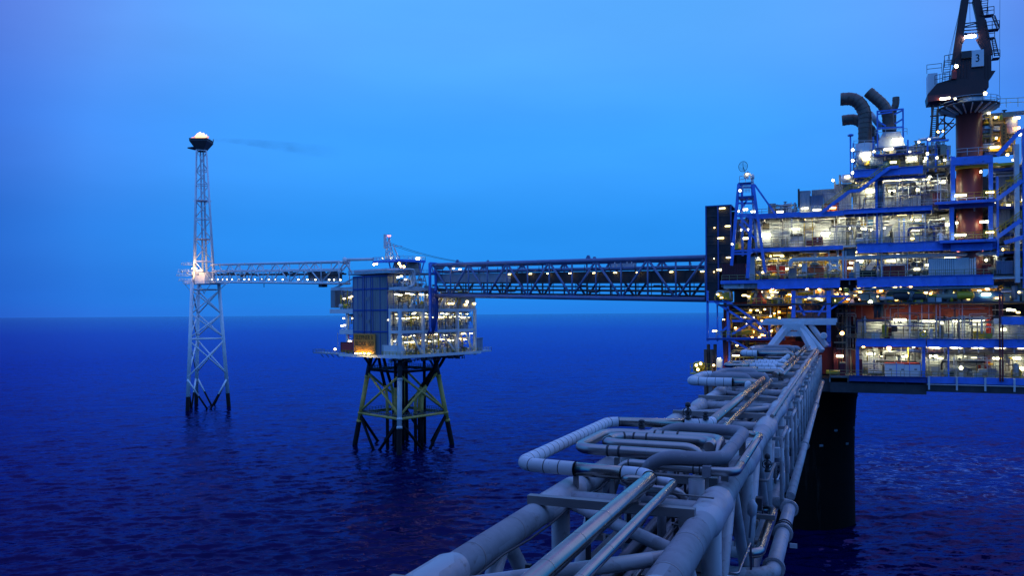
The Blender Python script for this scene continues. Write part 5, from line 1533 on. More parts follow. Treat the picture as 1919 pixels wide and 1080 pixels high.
    far_loop(72.6, -10.6, 'flat grey pipe loop nested inside the second wrapped loop of the bridge', 0.36, 39.3, 6.5, -7.6, ['grey_pipe'])
    far_loop(83.0, -10.2, 'slim steel pipe loop behind the second wrapped loop of the bridge', 0.26, 39.1, 2.6, -5.6, ['steel_cladding', 'dull_cladding', 'steel_cladding', 'white_insulation'])
    far_loop(91.0, -12.0, 'narrow steel loop with white elbows in the middle of the far bridge half', 0.26, 39.1, 5.5, -6.8, ['white_insulation', 'steel_cladding', 'steel_cladding', 'steel_cladding', 'white_insulation'])
    far_loop(93.0, -10.6, 'second narrow steel loop nested behind the one with white elbows', 0.24, 39.1, 6.5, -5.9, ['white_insulation', 'steel_cladding', 'steel_cladding', 'white_insulation'])
    far_loop(117.0, -13.0, 'white-wrapped pipe loop nearest the end frame of the bridge', 0.42, 39.2, 18.0, -6.4, ['steel_cladding', 'white_insulation', 'steel_cladding', 'white_insulation', 'grey_pipe', 'grey_pipe'])
    far_loop(121.0, -11.8, 'grey pipe loop inside the white-wrapped one nearest the end frame', 0.42, 39.4, 11.0, -7.2, ['grey_pipe'])
    # straight bright pair in the far half
    for k, (u, r, lb) in enumerate(((-6.0, 0.27, 'larger of the two bright steel pipes running along the far half of the bridge'), (-5.3, 0.17, 'slimmer of the two bright steel pipes running along the far half of the bridge'))):
        o = T('far_pipe', lb, 'pipe', (u, 90, 38.9), 'bright pipes on the far half of the bridge')
        for a, b in ((81, 114), (116, 150)):
            MB().tube((u, a, 38.9), (u, b, 38.9), r, n=14).build('steel_cladding', STEEL, o)
            mb = MB()
            for w in range(a + 3, b, 5): mb.tube((u, w - 0.04, 38.9), (u, w + 0.04, 38.9), r * 1.05, n=14)
            mb.build('cladding_seam', STEEL, o)
    # thin bright conduit clipped on the right-hand chord
    o = T('chord_pipe', 'thin bright pipe clipped along the top of the right chord', 'pipe', (UR + 0.35, 60, ZT + 0.6))
    MB().tube((UR + 0.30, 52, ZT + 0.62), (UR + 0.30, 152, ZT + 0.62), 0.13, n=12).build('pipe', STEEL, o)
    mb = MB()
    for w in range(54, 152, 6): mb.box(UR + 0.2, UR + 0.4, w - 0.08, w + 0.08, ZT + 0.4, ZT + 0.52)
    mb.build('clip', BRIDGE2, o)
    # white guide bearings along the far pipes
    src = None
    for k, (u, w, side) in enumerate(((-7.3, 69.5, 'beside the second wrapped loop'), (-6.9, 79.5, 'behind the second wrapped loop'), (-7.0, 92.0, 'at the foot of the narrow loops'), (-6.9, 104, 'halfway between narrow loops and end frame'), (-6.9, 108, 'a little before the white loop near the end frame'), (-6.9, 112, 'just before the white loop near the end frame'), (-6.9, 116, 'right at the white loop near the end frame'))):
        if src is None:
            src = T('guide_bearing', '', 'guide bearing', (u, w, 38.4), 'white guide bearings along the bridge pipes')
            MB().box(u - 0.25, u + 0.25, w - 0.3, w + 0.3, 38.4, 38.6).build('base_plate', BRIDGE2, src)
            MB().lathe((u, w, 38.6), [(0.26, 0), (0.3, 0.15), (0.26, 0.5), (0.1, 0.62)], n=12).build('cap', WHITE, src)
            src0 = (u, w); b = src
        else:
            b = copy_tree(src, None, (u - src0[0], w - src0[1], 0))
        b['label'] = 'white domed guide bearing ' + side
fg_pipes()

# ---- small fittings that clutter the near half of the pipe bridge
def fittings():
    rng = random.Random(21)
    o = T('conduit_bundle', 'thin cable conduits and small tubing clipped along the inside of the right chord', 'conduits', (UR - 0.7, 20, ZT - 0.2))
    for k in range(6):
        u = UR - 0.62 - 0.13 * k; z = ZT - 0.35 - 0.10 * (k % 3)
        pts = [(u, 6, z)]
        for w in range(12, 150, 9): pts.append((u + rng.uniform(-0.02, 0.02), w, z + rng.uniform(-0.03, 0.02)))
        MB().sweep(pts, rng.choice((0.025, 0.035, 0.05)), 6).build('conduit', [DARK, DULLSTEEL, BRIDGE2][k % 3], o)
    mb = MB()
    for w in range(8, 150, 3): mb.box(UR - 1.4, UR - 0.45, w - 0.04, w + 0.04, ZT - 0.62, ZT - 0.56)
    mb.build('clip', DARK, o)
    o = T('left_conduit', 'thin dark cable sagging along the inside of the left chord', 'cable', (UL + 0.7, 20, ZT - 0.2))
    pts = []
    for i in range(60): pts.append((UL + 0.62 + 0.04 * math.sin(i * 1.7), 8 + i * 2.0, ZT - 0.1 - 0.10 * abs(math.sin(i * 0.9))))
    MB().sweep(pts, 0.035, 6).build('cable', DARK, o)
    # small-bore branches, drain stubs and u-bolts round the loops
    o = T('small_bore_piping', 'small-bore branch pipes and drains under the nested silver loops', 'small pipes', (-7.5, 34, 38.2))
    for k in range(16):
        u = rng.uniform(-9.6, -5.0); w = rng.uniform(31.5, 42); z = rng.uniform(37.6, 38.4)
        L = rng.uniform(0.8, 3.0); r = rng.choice((0.04, 0.06, 0.08))
        if rng.random() < 0.5: pts = [(u, w, z), (min(u + L, -4.9), w, z), (min(u + L, -4.9), w, z - 1.5)]
        else: pts = [(u, w, z), (u, w + L, z), (u, w + L, z - 1.5)]
        MB().sweep(bend(pts, 0.2, 4), r, 8).build('branch_pipe', [DULLSTEEL, BRIDGE2, DARKSTEEL][k % 3], o)
    o = T('outer_tubing', 'small tubing and junction boxes on the outer face of the right truss side', 'tubing', (UR + 0.6, 40, 36))
    for k in range(14):
        w = rng.uniform(26, 110); z = rng.uniform(33.2, 36.6); L = rng.uniform(1.5, 6)
        MB().sweep(bend([(UR + 0.1, w, z), (UR + 0.6, w, z), (UR + 0.6, w + L, z), (UR + 0.6, w + L, z - 1.2)], 0.2, 4), rng.choice((0.05, 0.08, 0.12)), 8).build('tube', [BRIDGE2, DULLSTEEL, INSUL][k % 3], o)
    for k in range(7):
        w = 30 + k * 11.5 + rng.uniform(-2, 2); z = rng.uniform(34, 36.5)
        MB().box(UR + 0.45, UR + 0.75, w - 0.25, w + 0.25, z, z + 0.6).build('junction_box', [LTSTEEL, DARK][k % 2], o)
    # weld rings on the chords
fittings()

# ---- the platform the picture is taken from: its unseen bulk is added just behind the camera to shade the near end of the bridge
def unseen_shade_platform():
    o = T('unseen_shade_platform', 'unseen platform bulk behind the camera, added to shade the near end of the bridge', 'platform', (0, -12, 30))
    mb = MB()
    for z in (31, 38.4, 43.3, 52, 60): mb.box(-58, 58, -4.19, -2.2, z - 0.6, z)
    mb.builds('deck_plate', GRATE, o)
    mb = MB(); mb.box(-60, 60, -31, -4.2, 8, 82); mb.build('bulkhead', WALLDK, o)  # oversized unseen block added to cut the sky light from behind
    mb = MB()
    for x in range(-36, 41, 9): mb.box(x - 0.3, x + 0.3, -3.4, -2.8, 31, 60)
    mb.builds('column', BLUE, o)
    mb = MB()
    for z in (38.4, 52, 60): mb.rail([(-38, -2.3, z), (40, -2.3, z)], r=0.03)
    mb.build('railing', RAILM, o)
unseen_shade_platform()

# ------------------------------------------------------------------ the big production platform on the right
WF = 162.0
F0, F1, FM, F2, F3, F4, F5 = 32.9, 39.8, 46.6, 51.2, 57.4, 63.9, 71.15
def U(px, w=WF, py=500): return atw(px, py, w).x
def Zp(py, px=1650, w=WF): return atw(px, py, w).z
def bp(mb, px0, px1, py0, py1, w, d):
    pm = (px0 + px1) / 2; ym = (py0 + py1) / 2
    mb.box(atw(px0, ym, w).x, atw(px1, ym, w).x, w, w + d, atw(pm, py1, w).z, atw(pm, py0, w).z)
    return mb
def bpart(par, name, mat, px0, px1, py0, py1, w, d):
    return bp(MB(), px0, px1, py0, py1, w, d).build(name, mat, par)
def strip(par, px, py, w, wpx, hpx, mat=LW, d=0.3):
    q = atw(px, py, w); s = (w / (FPX * 1.09))
    k = 0.62 if wpx < 9 else 0.85
    return lamp(par, q, wpx * s * k, max(0.13, hpx * s * 0.62), mat, d)
def spot(par, px, py, w, r=0.4, mat=LO, to=(0, -1, -0.15)):
    return flood(par, atw(px, py, w), r * 0.75, mat, to)
def ident(x, y, z): return (x, y, z)

def shafts():
    o = T('concrete_shaft', 'huge dark wet concrete shaft rising out of the sea under the big platform', 'concrete shaft', (-8.6, 186, 0))
    prof = [(11.2, -30), (11.0, 0), (10.9, 14), (11.0, 20), (11.4, 26), (12.3, 31.2)]
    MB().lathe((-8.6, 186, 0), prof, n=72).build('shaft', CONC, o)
    mb = MB(); mb.box(-9.2, -7.9, 174.7, 174.9, 13.2, 14.0); mb.build('depth_plate', SIGNWH, o)
    mb = MB()
    for z in (4.5, 9, 13.5, 18, 22.5, 27): mb.lathe((-8.6, 186, z), [(11.0 + max(0, z - 18) * 0.075, -0.06), (11.07 + max(0, z - 18) * 0.075, 0), (11.0 + max(0, z - 18) * 0.075, 0.06)], n=72, caps=False)
    mb.build('pour_joint', CONC, o)
    mb = MB()
    for k in range(6):
        a = R_(-100 + k * 17); mb.obox((-8.6 + 11.1 * math.cos(a), 186 + 11.1 * math.sin(a), 17.5 + (k % 2) * 3), Vector((math.cos(a), math.sin(a), 0)), Vector((-math.sin(a), math.cos(a), 0)), Vector((0, 0, 1)), 0.1, 0.35, 0.22)
    mb.builds('anchor_plate', WALLDK, o)
    # caissons hanging at the left corner
    o = T('caisson_bundle', 'bundle of rusty vertical caisson pipes hanging at the left corner of the platform', 'caissons', (U(1330, 163), 163, 33))
    for k, px in enumerate((1322, 1327.5, 1333.5, 1340)):
        q = atw(px, 640, 163 + (k % 2) * 0.6)
        MB().tube((q.x, q.y, -8), (q.x, q.y, 37.6 + (k % 2)), 0.34, n=10).build('caisson', paint('rusty_pipe_%d' % k, (0.09, 0.055, 0.04), 0.7, var=0.4, scale=0.8, dirt=RUST, dirt_amt=0.4), o)
    return
shafts()

def deck(name, label, cat, u0, u1, w0, w1, z, beam_h, spans, beam_mat=BLUE, rail_mat=RAILM, thick=0.35):
    """floor plate, edge girders (spans of u) and railing"""
    t = T(name, label, cat, ((u0 + u1) / 2, w0, z))
    MB().box(u0, u1, w0 + 0.3, w1, z - thick, z).build('deck_plate', GRATE, t)
    for a, b in spans:
        mb = MB(); mb.box(a, b, w0, w0 + 0.28, z - beam_h, z + 0.12)
        mb.box(a, b, w0 - 0.22, w0 - 0.003, z + 0.06, z + 0.14); mb.box(a, b, w0 - 0.22, w0 - 0.003, z - beam_h, z - beam_h + 0.08)
        k = max(1, int((b - a) / 2.6))
        for i in range(1, k): 
            x = a + (b - a) * i / k; mb.box(x - 0.05, x + 0.05, w0 - 0.14, w0 - 0.003, z - beam_h + 0.083, z + 0.057)
        mb.build('edge_girder', beam_mat, t)
    mb = MB()
    k = int((u1 - u0) / 3.2)
    for i in range(k + 1):
        x = u0 + (u1 - u0) * i / k
        mb.box(x - 0.12, x + 0.12, w0 + 0.5, w1 - 0.2, z - thick - 0.85, z - thick - 0.004)
    mb.build('floor_beam', WALLDK, t)
    mb = MB(); mb.rail([(u0, w0 + 0.1, z), (u1, w0 + 0.1, z)], r=0.045, step=1.5); mb.build('railing', rail_mat, t)
    return t

# ---- cellar deck (lowest, with walkway running off to the right)
def cellar():
    u0, ua, u1 = -2.2, U(1735), 46
    t = deck('cellar_deck', 'lowest lit deck of the big platform, with orange lamps and white cabinets', 'deck', u0, u1, WF, 196, F0, 0.9, [(U(1590), ua)], BLUEDK)
    z = F0
    mb = MB(); mb.box(u0, ua, WF + 0.4, WF + 18, z - 3.1, z - 1.25); mb.box(u0 - 3, u0, WF + 1, WF + 18, z - 3.1, z - 0.6); mb.builds('underside_girder', DARK, t)
    mb = MB(); mb.box(ua + 0.1, u1, WF - 0.1, WF + 0.2, z - 0.95, z + 0.25)
    for i in range(30):
        x = ua + 0.4 + i * 1.0; mb.box(x, x + 0.08, WF - 0.16, WF - 0.103, z - 0.9, z + 0.2)
    mb.build('walkway_fascia', BLUE, t)
    mb = MB(); mb.box(ua, u1, WF + 0.1, WF + 20, z - 2.5, z - 1.1)
    mb.builds('underside_girder', DARK, t)
    mb = MB(); mb.tube((ua, WF - 0.4, z - 1.15), (u1, WF - 0.4, z - 1.15), 0.10, n=6)
    for i in range(6): mb.box(ua + 0.2 + i * 4.4, ua + 0.5 + i * 4.4, WF - 0.5, WF - 0.2, z - 2.1, z + 0.2)
    mb.build('drain_pipe', LTSTEEL, t)
    # back walls
    wb = WF + 7.5
    for a, b, m_ in ((1562, 1604, MAROON), (1604, 1656, WALL), (1656, 1737, WALL), (1737, 1792, WALL), (1793, 1850, WALL), (1851, 1880, WALL), (1880, 1990, WALL)):
        bpart(t, 'wall_panel', m_, a, b, 652, 712, wb, 0.3)
    bpart(t, 'ceiling_panel', REDWALL, 1604, 1740, 641, 656, wb - 1.5, 1.0)
    mb = MB(); a = U(1737); mb.tube((a, WF + 3, Zp(655, 1750, WF + 3)), (46, WF + 3, Zp(655, 1750, WF + 3)), 0.85, n=18)
    for i in range(24): mb.tube((a + 1.2 * i, WF + 3, Zp(655, 1750, WF + 3)), (a + 1.2 * i + 0.06, WF + 3, Zp(655, 1750, WF + 3)), 0.875, n=18)
    mb.build('exhaust_header', DULLSTEEL, t)
    mb = MB()
    for px in (1737, 1769, 1796, 1806, 1833, 1861, 1900): bp(mb, px, px + 2.2, 640, 662, WF + 0.5, 0.3)
    mb.builds('hanger', LTSTEEL, t)
    for px in (1604, 1728): bpart(t, 'column', BLUE, px, px + 6, 640, 708, WF + 0.4, 0.6)
    bpart(t, 'column', BLUE, 1776, 1779, 640, 712, WF + 0.3, 0.3)
    mb = MB(); bp(mb, 1872.5, 1875.5, 552, 716, WF - 0.6, 0.3); bp(mb, 1877.5, 1880.5, 552, 716, WF - 0.6, 0.3); mb.builds('hose_pipe', MAROON, t)
    bpart(t, 'door', RED, 1845, 1856, 667, 699, wb - 0.12, 0.1)
    bpart(t, 'door', RED, 1833, 1838, 668, 699, wb - 0.12, 0.1)
    bpart(t, 'door', WHITE, 1882, 1897, 675, 700, wb - 0.12, 0.1)
    for px in (1625, 1630): pass
    mb = MB()
    for i in range(7): bp(mb, 1629, 1652, 673 + i * 4, 675 + i * 4, WF + 4 - i * 0.3, 0.4)
    bp(mb, 1627, 1629, 665, 700, WF + 3, 0.3); bp(mb, 1646, 1648, 665, 700, WF + 3, 0.3)
    mb.build('stair', WHITE, t)
    bpart(t, 'bay_floor', YELLOW, 1548, 1580, 696, 701, WF + 2, 3)
    mb = MB(); bp(mb, 1563, 1587, 641, 643.5, WF + 1, 0.3); bp(mb, 1585.5, 1587.5, 641, 700, WF + 1, 0.3); mb.build('bay_frame', COPPER, t)
    clutter(t, ident, U(1606), U(1735), WF + 3, WF + 6.8, F0, F1 - 1.6, 70, 41)
    clutter(t, ident, U(1740), U(1919), WF + 4.5, WF + 7.2, F0, F1 - 1.6, 70, 42, weights=(8, 1, 1, 3, 1, 0, 3, 0))
    for px, py, wd, m_ in ((1632, 664, 16, LWS), (1652, 667, 12, LW), (1692, 668, 18, LWS), (1748, 668, 16, LWS), (1803, 664, 18, LWS), (1868, 672, 14, LWS), (1905, 672, 14, LWS), (1574, 668, 14, LWS), (1762, 672, 10, LW), (1825, 670, 10, LW), (1915, 690, 10, LY)):
        strip(t, px, py, wb - 1.0, wd, 5, m_)
    for px, py in ((1618, 648), (1666, 653)): spot(t, px, py, WF + 0.8, 0.5, LO)
    spot(t, 1712, 649, WF + 0.8, 0.42, LWS); spot(t, 1578, 625, WF + 1.5, 0.45, LO)
    spot(t, 1801, 690, WF + 1.4, 0.4, LWS); spot(t, 1916, 692, WF + 1.4, 0.4, LY)
    for px in (1560, 1574, 1590): pass
    # things standing on it
    for k, (a, b, lb) in enumerate(((1658.5, 1680, 'left white cabinet of the three with red caps at the deck edge'), (1681, 1704.5, 'middle white cabinet of the three with red caps at the deck edge'), (1705.5, 1725, 'right white cabinet of the three with red caps at the deck edge'))):
        o = T('white_cabinet', lb, 'cabinet', (U((a + b) / 2), WF + 1.2, F0), 'white cabinets at the deck edge')
        bo = bp(MB(), a, b, 684, 706, WF + 1.2, 2.0).build('body', SIGNWH, o)
        bp(MB(), a, b, 681, 684, WF + 1.2, 2.0).build('cap', RED, o)
        bp(MB(), b - 0.4, b + 0.8, 681, 706, WF + 1.1, 2.1).build('corner_frame', BLUE, o)
        bp(MB(), a + 8, a + 13, 692, 694, WF + 1.1, 0.08).build('latch', DARK, bo)
    o = T('maroon_locker', 'tall maroon locker on the lowest deck, just left of the white stair', 'locker', (U(1611), WF + 1.5, F0))
    bp(MB(), 1606, 1616, 674, 706, WF + 1.5, 1.2).build('body', MAROON, o); bp(MB(), 1608, 1614, 677, 700, WF + 1.4, 0.1).build('door', MAROON, o)
    o = T('tool_locker', 'dark red cabinet beside the yellow-lit floor bay on the lowest deck', 'locker', (U(1579), WF + 1.5, F0))
    bp(MB(), 1574, 1584, 682, 706, WF + 1.2, 1.2).build('body', MAROON, o); bp(MB(), 1573.5, 1584.5, 680, 682, WF + 1.1, 1.4).build('top', COPPER, o)
    o = T('grey_bin', 'low grey bin in front of the red door on the lowest walkway', 'bin', (U(1859), WF + 2, F0))
    bp(MB(), 1852, 1867, 693, 704, WF + 2, 1.2).build('body', WALLDK, o); bp(MB(), 1851.5, 1867.5, 691.5, 693, WF + 1.9, 1.4).build('lid', WALLDK, o)
cellar()

# ---- lower deck: white doors, red wall, golden pipework above
def lower():
    u0, u1 = U(1604), 46
    t = deck('lower_deck', 'second deck of the big platform: white doors under a dark red wall', 'deck', u0, u1, WF, 196, F1, 1.35, [(u0, U(1734)), (U(1736), u1)], BLUE)
    wb = WF + 7
    bpart(t, 'red_wall', REDWALL, 1585, 1860, 564, 602, wb + 2, 0.4)
    bpart(t, 'red_wall', REDDARK, 1530, 1606, 560, 705, wb + 3, 0.4)
    clutter(t, ident, U(1566), U(1604), WF + 1.5, wb + 2, F0, FM, 34, 47, weights=(2, 6, 3, 2, 0, 0, 1, 0), pr=(0.05, 0.16), slim=True, mats=[LTSTEEL, DARK, COPPER, WALLDK, MAROON, MAROON, DULLSTEEL, BLUEDK])
    for a, b in ((1606, 1660), (1661, 1704), (1705, 1760), (1761, 1812), (1813, 1848), (1858, 1990)):
        bpart(t, 'wall_panel', WALL, a, b, 600, 640, wb, 0.3)
    mb = MB()
    for a, b in ((1606, 1665), (1705, 1760), (1812, 1848)): bp(mb, a, b, 621, 622.5, wb - 0.15, 0.1); bp(mb, a, b, 609, 610, wb - 0.15, 0.1)
    mb.builds('dado_rail', LTSTEEL, t)
    mb = MB()
    for i in range(9): bp(mb, 1728 + i * 4, 1730.5 + i * 4, 607, 613, wb - 0.12, 0.1)
    for i in range(5): bp(mb, 1700 + i * 4, 1702.5 + i * 4, 602, 609, wb - 0.12, 0.1)
    mb.builds('window_row', DARK, t)
    for a, b in ((1675, 1688), (1689, 1702)): bpart(t, 'door', WHITE, a, b, 611, 636, wb - 0.2, 0.12)
    bpart(t, 'door', RED, 1849, 1857, 598, 634, wb - 0.2, 0.3)
    mb = MB(); bp(mb, 1703.5, 1706.5, 566, 634, WF + 2, 0.4); mb.build('white_post', WHITE, t)
    mb = MB()
    for px in (1727, 1754, 1761, 1803, 1740): bp(mb, px, px + 1.3, 566, 634, WF + 1.5, 0.2)
    mb.builds('thin_post', LTSTEEL, t)
    mb = MB(); bp(mb, 1777, 1779, 600, 634, WF + 2, 0.2); bp(mb, 1794, 1796, 600, 634, WF + 2, 0.2); mb.builds('fire_pipe', MAROON, t)
    bpart(t, 'locker', MAROON, 1660, 1671, 615, 636, wb - 1.6, 0.9)
    bpart(t, 'yellow_gate', YELLOW, 1844, 1860, 625, 634, WF + 0.6, 0.1)
    clutter(t, ident, U(1606), U(1870), WF + 3.5, WF + 6.5, F1, FM - 2.5, 46, 43, weights=(8, 2, 2, 4, 1, 0, 2, 0))
    for px, py, wd, m_ in ((1645, 602, 18, LWS), (1686, 600, 24, LWS), (1741, 602, 22, LWS), (1792, 602, 16, LWS), (1832, 603, 24, LWS), (1765, 606, 8, LW), (1880, 618, 10, LW)):
        strip(t, px, py, wb - 1.1, wd, 6, m_)
    # mezzanine of dense pipework under the main deck
    z = FM
    mb = MB(); mb.box(U(1345), 46, WF + 0.4, WF + 20, z - 0.3, z); mb.build('mezzanine_floor', DARK, t)
    bpart(t, 'backdrop_panel', GOLD, 1400, 1990, 540, 572, WF + 7.5, 0.3)  # golden lamplight put into the panel colour
    for i, (a, b, sd) in enumerate(((1585, 1660, 51), (1660, 1740, 52), (1740, 1822, 53), (1878, 1990, 54))):
        clutter(t, ident, U(a), U(b), WF + 1.0, WF + 8, z, F2 - 2.0, 260, sd, weights=(5, 3, 9, 2, 4, 0, 3, 0), pr=(0.05, 0.3))
    clutter(t, ident, U(1405), U(1585), WF + 1.5, WF + 8, z, F2 - 2.0, 220, 55, weights=(7, 5, 4, 4, 5, 0, 2, 1), pr=(0.05, 0.3))
    rng = random.Random(77)
    for px, py, m_ in ((1590, 546, LW), (1606, 544, LY), (1620, 553, LY), (1636, 560, LO), (1650, 549, LY), (1665, 560, LO), (1676, 552, LY), (1686, 546, LW), (1703, 559, LO), (1694, 563, LO), (1718, 551, LO), (1726, 546, LY), (1735, 549, LY), (1753, 553, LWS), (1781, 552, LY), (1790, 545, LY), (1808, 552, LW), (1835, 546, LWS), (1815, 560, LY), (1890, 555, LW), (1908, 548, LY), (1900, 582, LWS), (1908, 586, LY), (1744, 560, LY), (1770, 558, LY), (1612, 548, LO), (1643, 556, LY), (1658, 551, LO), (1680, 562, LY), (1696, 549, LY), (1708, 556, LO), (1745, 547, LY), (1762, 556, LO), (1800, 560, LY), (1627, 545, LY), (1422, 552, LY), (1441, 558, LY), (1460, 560, LY), (1486, 563, LY), (1500, 566, LY), (1520, 563, LY), (1533, 560, LY), (1547, 563, LY)):
        strip(t, px, py, WF + rng.uniform(1.0, 3.0), 8, 4, m_)
    spot(t, 1631, 567, WF + 0.8, 0.5, glow('greenish_lamp', (0.85, 1.0, 0.5), 20))
    o = T('blue_tank', 'long pale blue drum-shaped tank in the mezzanine pipework on the right', 'tank', (U(1848), WF + 1.5, FM))
    q0 = atw(1822, 558, WF + 2.5); q1 = atw(1876, 557, WF + 2.5)
    MB().lathe(q0, [(0.5, -0.4), (1.0, -0.15), (1.15, 0), (1.15, (q1 - q0).length), (1.0, (q1 - q0).length + .15), (0.5, (q1 - q0).length + .4)], n=20, axis=(1, 0, 0)).build('shell', TEAL, o)
    mb = MB()
    for f in (0.2, 0.8): c = q0.lerp(q1, f); mb.box(c.x - 0.3, c.x + 0.3, c.y - 0.8, c.y + 0.8, FM, c.z - 0.8)
    mb.builds('saddle', BLUEDK, o)
    strip(o, 1848, 552, WF + 1.0, 16, 5, LWS)
    # right-hand overhanging blue box girder
    bpart(t, 'box_girder', BLUE, 1878, 1990, 594, 609, WF - 1.5, 1.4)
    strip(t, 1891, 581, WF - 0.6, 9, 6, LWS)
    bpart(t, 'junction_box', WHITE, 1863, 1876, 597, 607, WF + 0.4, 0.4)
    # ring-shaped yellow cluster on the railing
    mb = MB(); q = atw(1730, 627, WF - 0.1)
    for k in range(8):
        a = k * math.pi / 4; mb.lathe(q + Vector((0.45 * math.cos(a), 0, 0.45 * math.sin(a))), [(0.18, -0.15), (0.2, 0), (0.18, 0.15)], n=8, axis=(0, 1, 0))
    mb.thing('hose_reel', LY.copy() if False else YELLOW, 'round yellow hose reel on the second deck railing', 'hose reel', tuple(q))
    strip(t, 1732, 622, WF + 0.2, 6, 4, LY)
    # two pipe drops in front of the red wall
    for k, pts in enumerate((((1664, 566), (1664, 579), (1659, 579), (1659, 630)), ((1653, 568), (1653, 594), (1656, 594)))):
        P = [atw(px, py, WF + 1.6) for px, py in pts]; MB().sweep(bend(P, 0.4, 4), 0.10, 6).build('drop_pipe', COPPER, t)
    mb = MB()
    for px in (1640, 1647): q = atw(px, 570, WF + 2); e = atw(px + 1, 596, WF + 2); mb.tube(q, e, 0.3, n=8)
    P = [atw(x, y, WF + 2.5) for x, y in ((1600, 560), (1640, 553), (1652, 560), (1652, 592))]; mb.sweep(bend(P, 1.0, 5), 0.45, 10)
    mb.build('dark_duct', DARK, t)
lower()

# ---- main deck
def main_deck():
    u0, u1 = U(1352), U(1862)
    t = deck('main_deck', 'third deck of the big platform, full-width blue girder with containers behind railings', 'deck', u0, u1, WF, 200, F2, 1.75, [(U(1419), U(1574)), (U(1606), u1)], BLUE, RAILM)
    bpart(t, 'edge_girder', BLUE, 1350, 1419, 525.5, 532, WF - 0.1, 0.3)
    bpart(t, 'edge_girder', BLUE, 1574, 1606, 522, 525, WF - 0.1, 0.3)
    bpart(t, 'grey_box_beam', LTSTEEL, 1356, 1394, 532.3, 541, WF + 0.5, 2); bpart(t, 'grey_box_beam', WALLDK, 1394, 1418, 531.6, 541, WF + 0.45, 2)
    bpart(t, 'recess', BLACK, 1576, 1604, 526, 546, WF + 1.6, 0.2)  # black sheet stands for the shade in this gap
    bpart(t, 'ceiling_panel', LTSTEEL, 1600, 1870, 538, 542, WF + 0.6, 8)
    wb = WF + 9
    for a, b, m_ in ((1400, 1480, WALLDK), (1480, 1545, COPPER), (1545, 1602, REDWALL), (1602, 1655, WALL), (1655, 1745, WALLDK), (1745, 1835, WALL), (1835, 1905, WALLDK)):
        bpart(t, 'wall_panel', m_, a, b, 474, 528, wb, 0.3)
    clutter(t, ident, U(1405), U(1575), WF + 2.0, WF + 8, F2, F3 - 1.8, 150, 61, weights=(5, 3, 5, 3, 5, 0, 2, 1), pr=(0.05, 0.25))
    clutter(t, ident, U(1600), U(1660), WF + 4, WF + 8, F2, F3 - 1.8, 50, 62)
    clutter(t, ident, U(1704), U(1742), WF + 2, WF + 8, F2, F3 - 1.8, 70, 63, weights=(8, 4, 1, 2, 1, 0, 4, 0))
    clutter(t, ident, U(1655), U(1745), WF + 6, WF + 8.5, F2 + 2, F3 - 1.6, 40, 64)
    clutter(t, ident, U(1828), U(1860), WF + 3, WF + 8.5, F2 + 2, F3 - 1.6, 40, 65)
    # long white pipe under the girder above
    P = [atw(1481, 500, WF + 1.4), atw(1481, 487, WF + 1.4), atw(1600, 484.5, WF + 1.4), atw(1770, 479.5, WF + 1.4), atw(1880, 476, WF + 1.4)]
    P[2].z = P[3].z = P[4].z = P[1].z
    MB().sweep(bend(P, 1.4, 6), 0.42, 12).build('header_pipe', WHITE, t)
    MB().sweep([atw(1500, 471.5, WF + 1.6), atw(1555, 470.5, WF + 1.6)], 0.4, 10).build('header_pipe', LTSTEEL, t)
    bpart(t, 'riser_duct', WHITE, 1525, 1530, 474, 496, WF + 1.6, 0.5)
    q = atw(1527, 496, WF + 1.9); MB().lathe(q, [(0.9, -0.2), (1.0, 0.1), (0.3, 0.6)], n=14).build('lamp_hood', COPPER, t)
    mb = MB()
    for a, b in (((1552, 496), (1575, 507)), ((1576, 496), (1552, 507))): mb.beam(atw(*a, WF + 1.2), atw(*b, WF + 1.2), 0.28)
    mb.beam(atw(1552, 466, WF + 1.2), atw(1556, 505, WF + 1.2), 0.25); mb.beam(atw(1571, 466, WF + 1.2), atw(1569, 505, WF + 1.2), 0.25)
    mb.builds('white_cross_frame', WHITE, t)
    sg = bpart(t, 'number_board', SIGNWH, 1557, 1569, 487, 495, WF + 1.0, 0.08)
    text_mesh('lettering', '170', 0.75, tuple(atw(1563, 491, WF + 0.97)), Matrix.Rotation(R_(90), 3, 'X'), MAROON, sg)
    for a, b in ((1578, 1582), (1651, 1653.5), (1584, 1586.5), (1700, 1701.5)): bpart(t, 'column', LTSTEEL, a, b, 470, 524, WF + 0.6, 0.4)
    bpart(t, 'column', BLUE, 1643, 1646, 474, 520, WF + 2, 0.3)
    mb = MB(); mb.beam(atw(1641, 486, WF + 3), atw(1626, 508, WF + 3), 0.9); mb.build('slanted_duct', LTSTEEL, t)
    mb = MB()
    for px in (1684, 1694): mb.tube(atw(px, 476, WF + 3), atw(px, 500, WF + 3), 0.4, n=10)
    mb.builds('stub_duct', LTSTEEL, t)
    for px, py, wd, m_ in ((1500, 497, 18, LY), (1527, 494, 14, LY), (1611, 490, 14, LWS), (1670, 489, 16, LWS), (1726, 488, 16, LWS), (1844, 487, 20, LWS), (1475, 504, 8, LY), (1430, 511, 8, LY), (1593, 503, 9, LY), (1595, 493, 8, LWS), (1817, 500, 10, LY), (1718, 505, 10, LW), (1737, 497, 8, LW), (1605, 473, 26, LY), (1543, 473, 22, LY), (1456, 480, 30, LY), (1410, 521, 5, LW), (1350, 506, 5, LW), (1700, 478, 20, LY), (1780, 482, 20, LY)):
        strip(t, px, py, WF + (6.0 if wd > 13 else 2.0), wd, 5, m_)
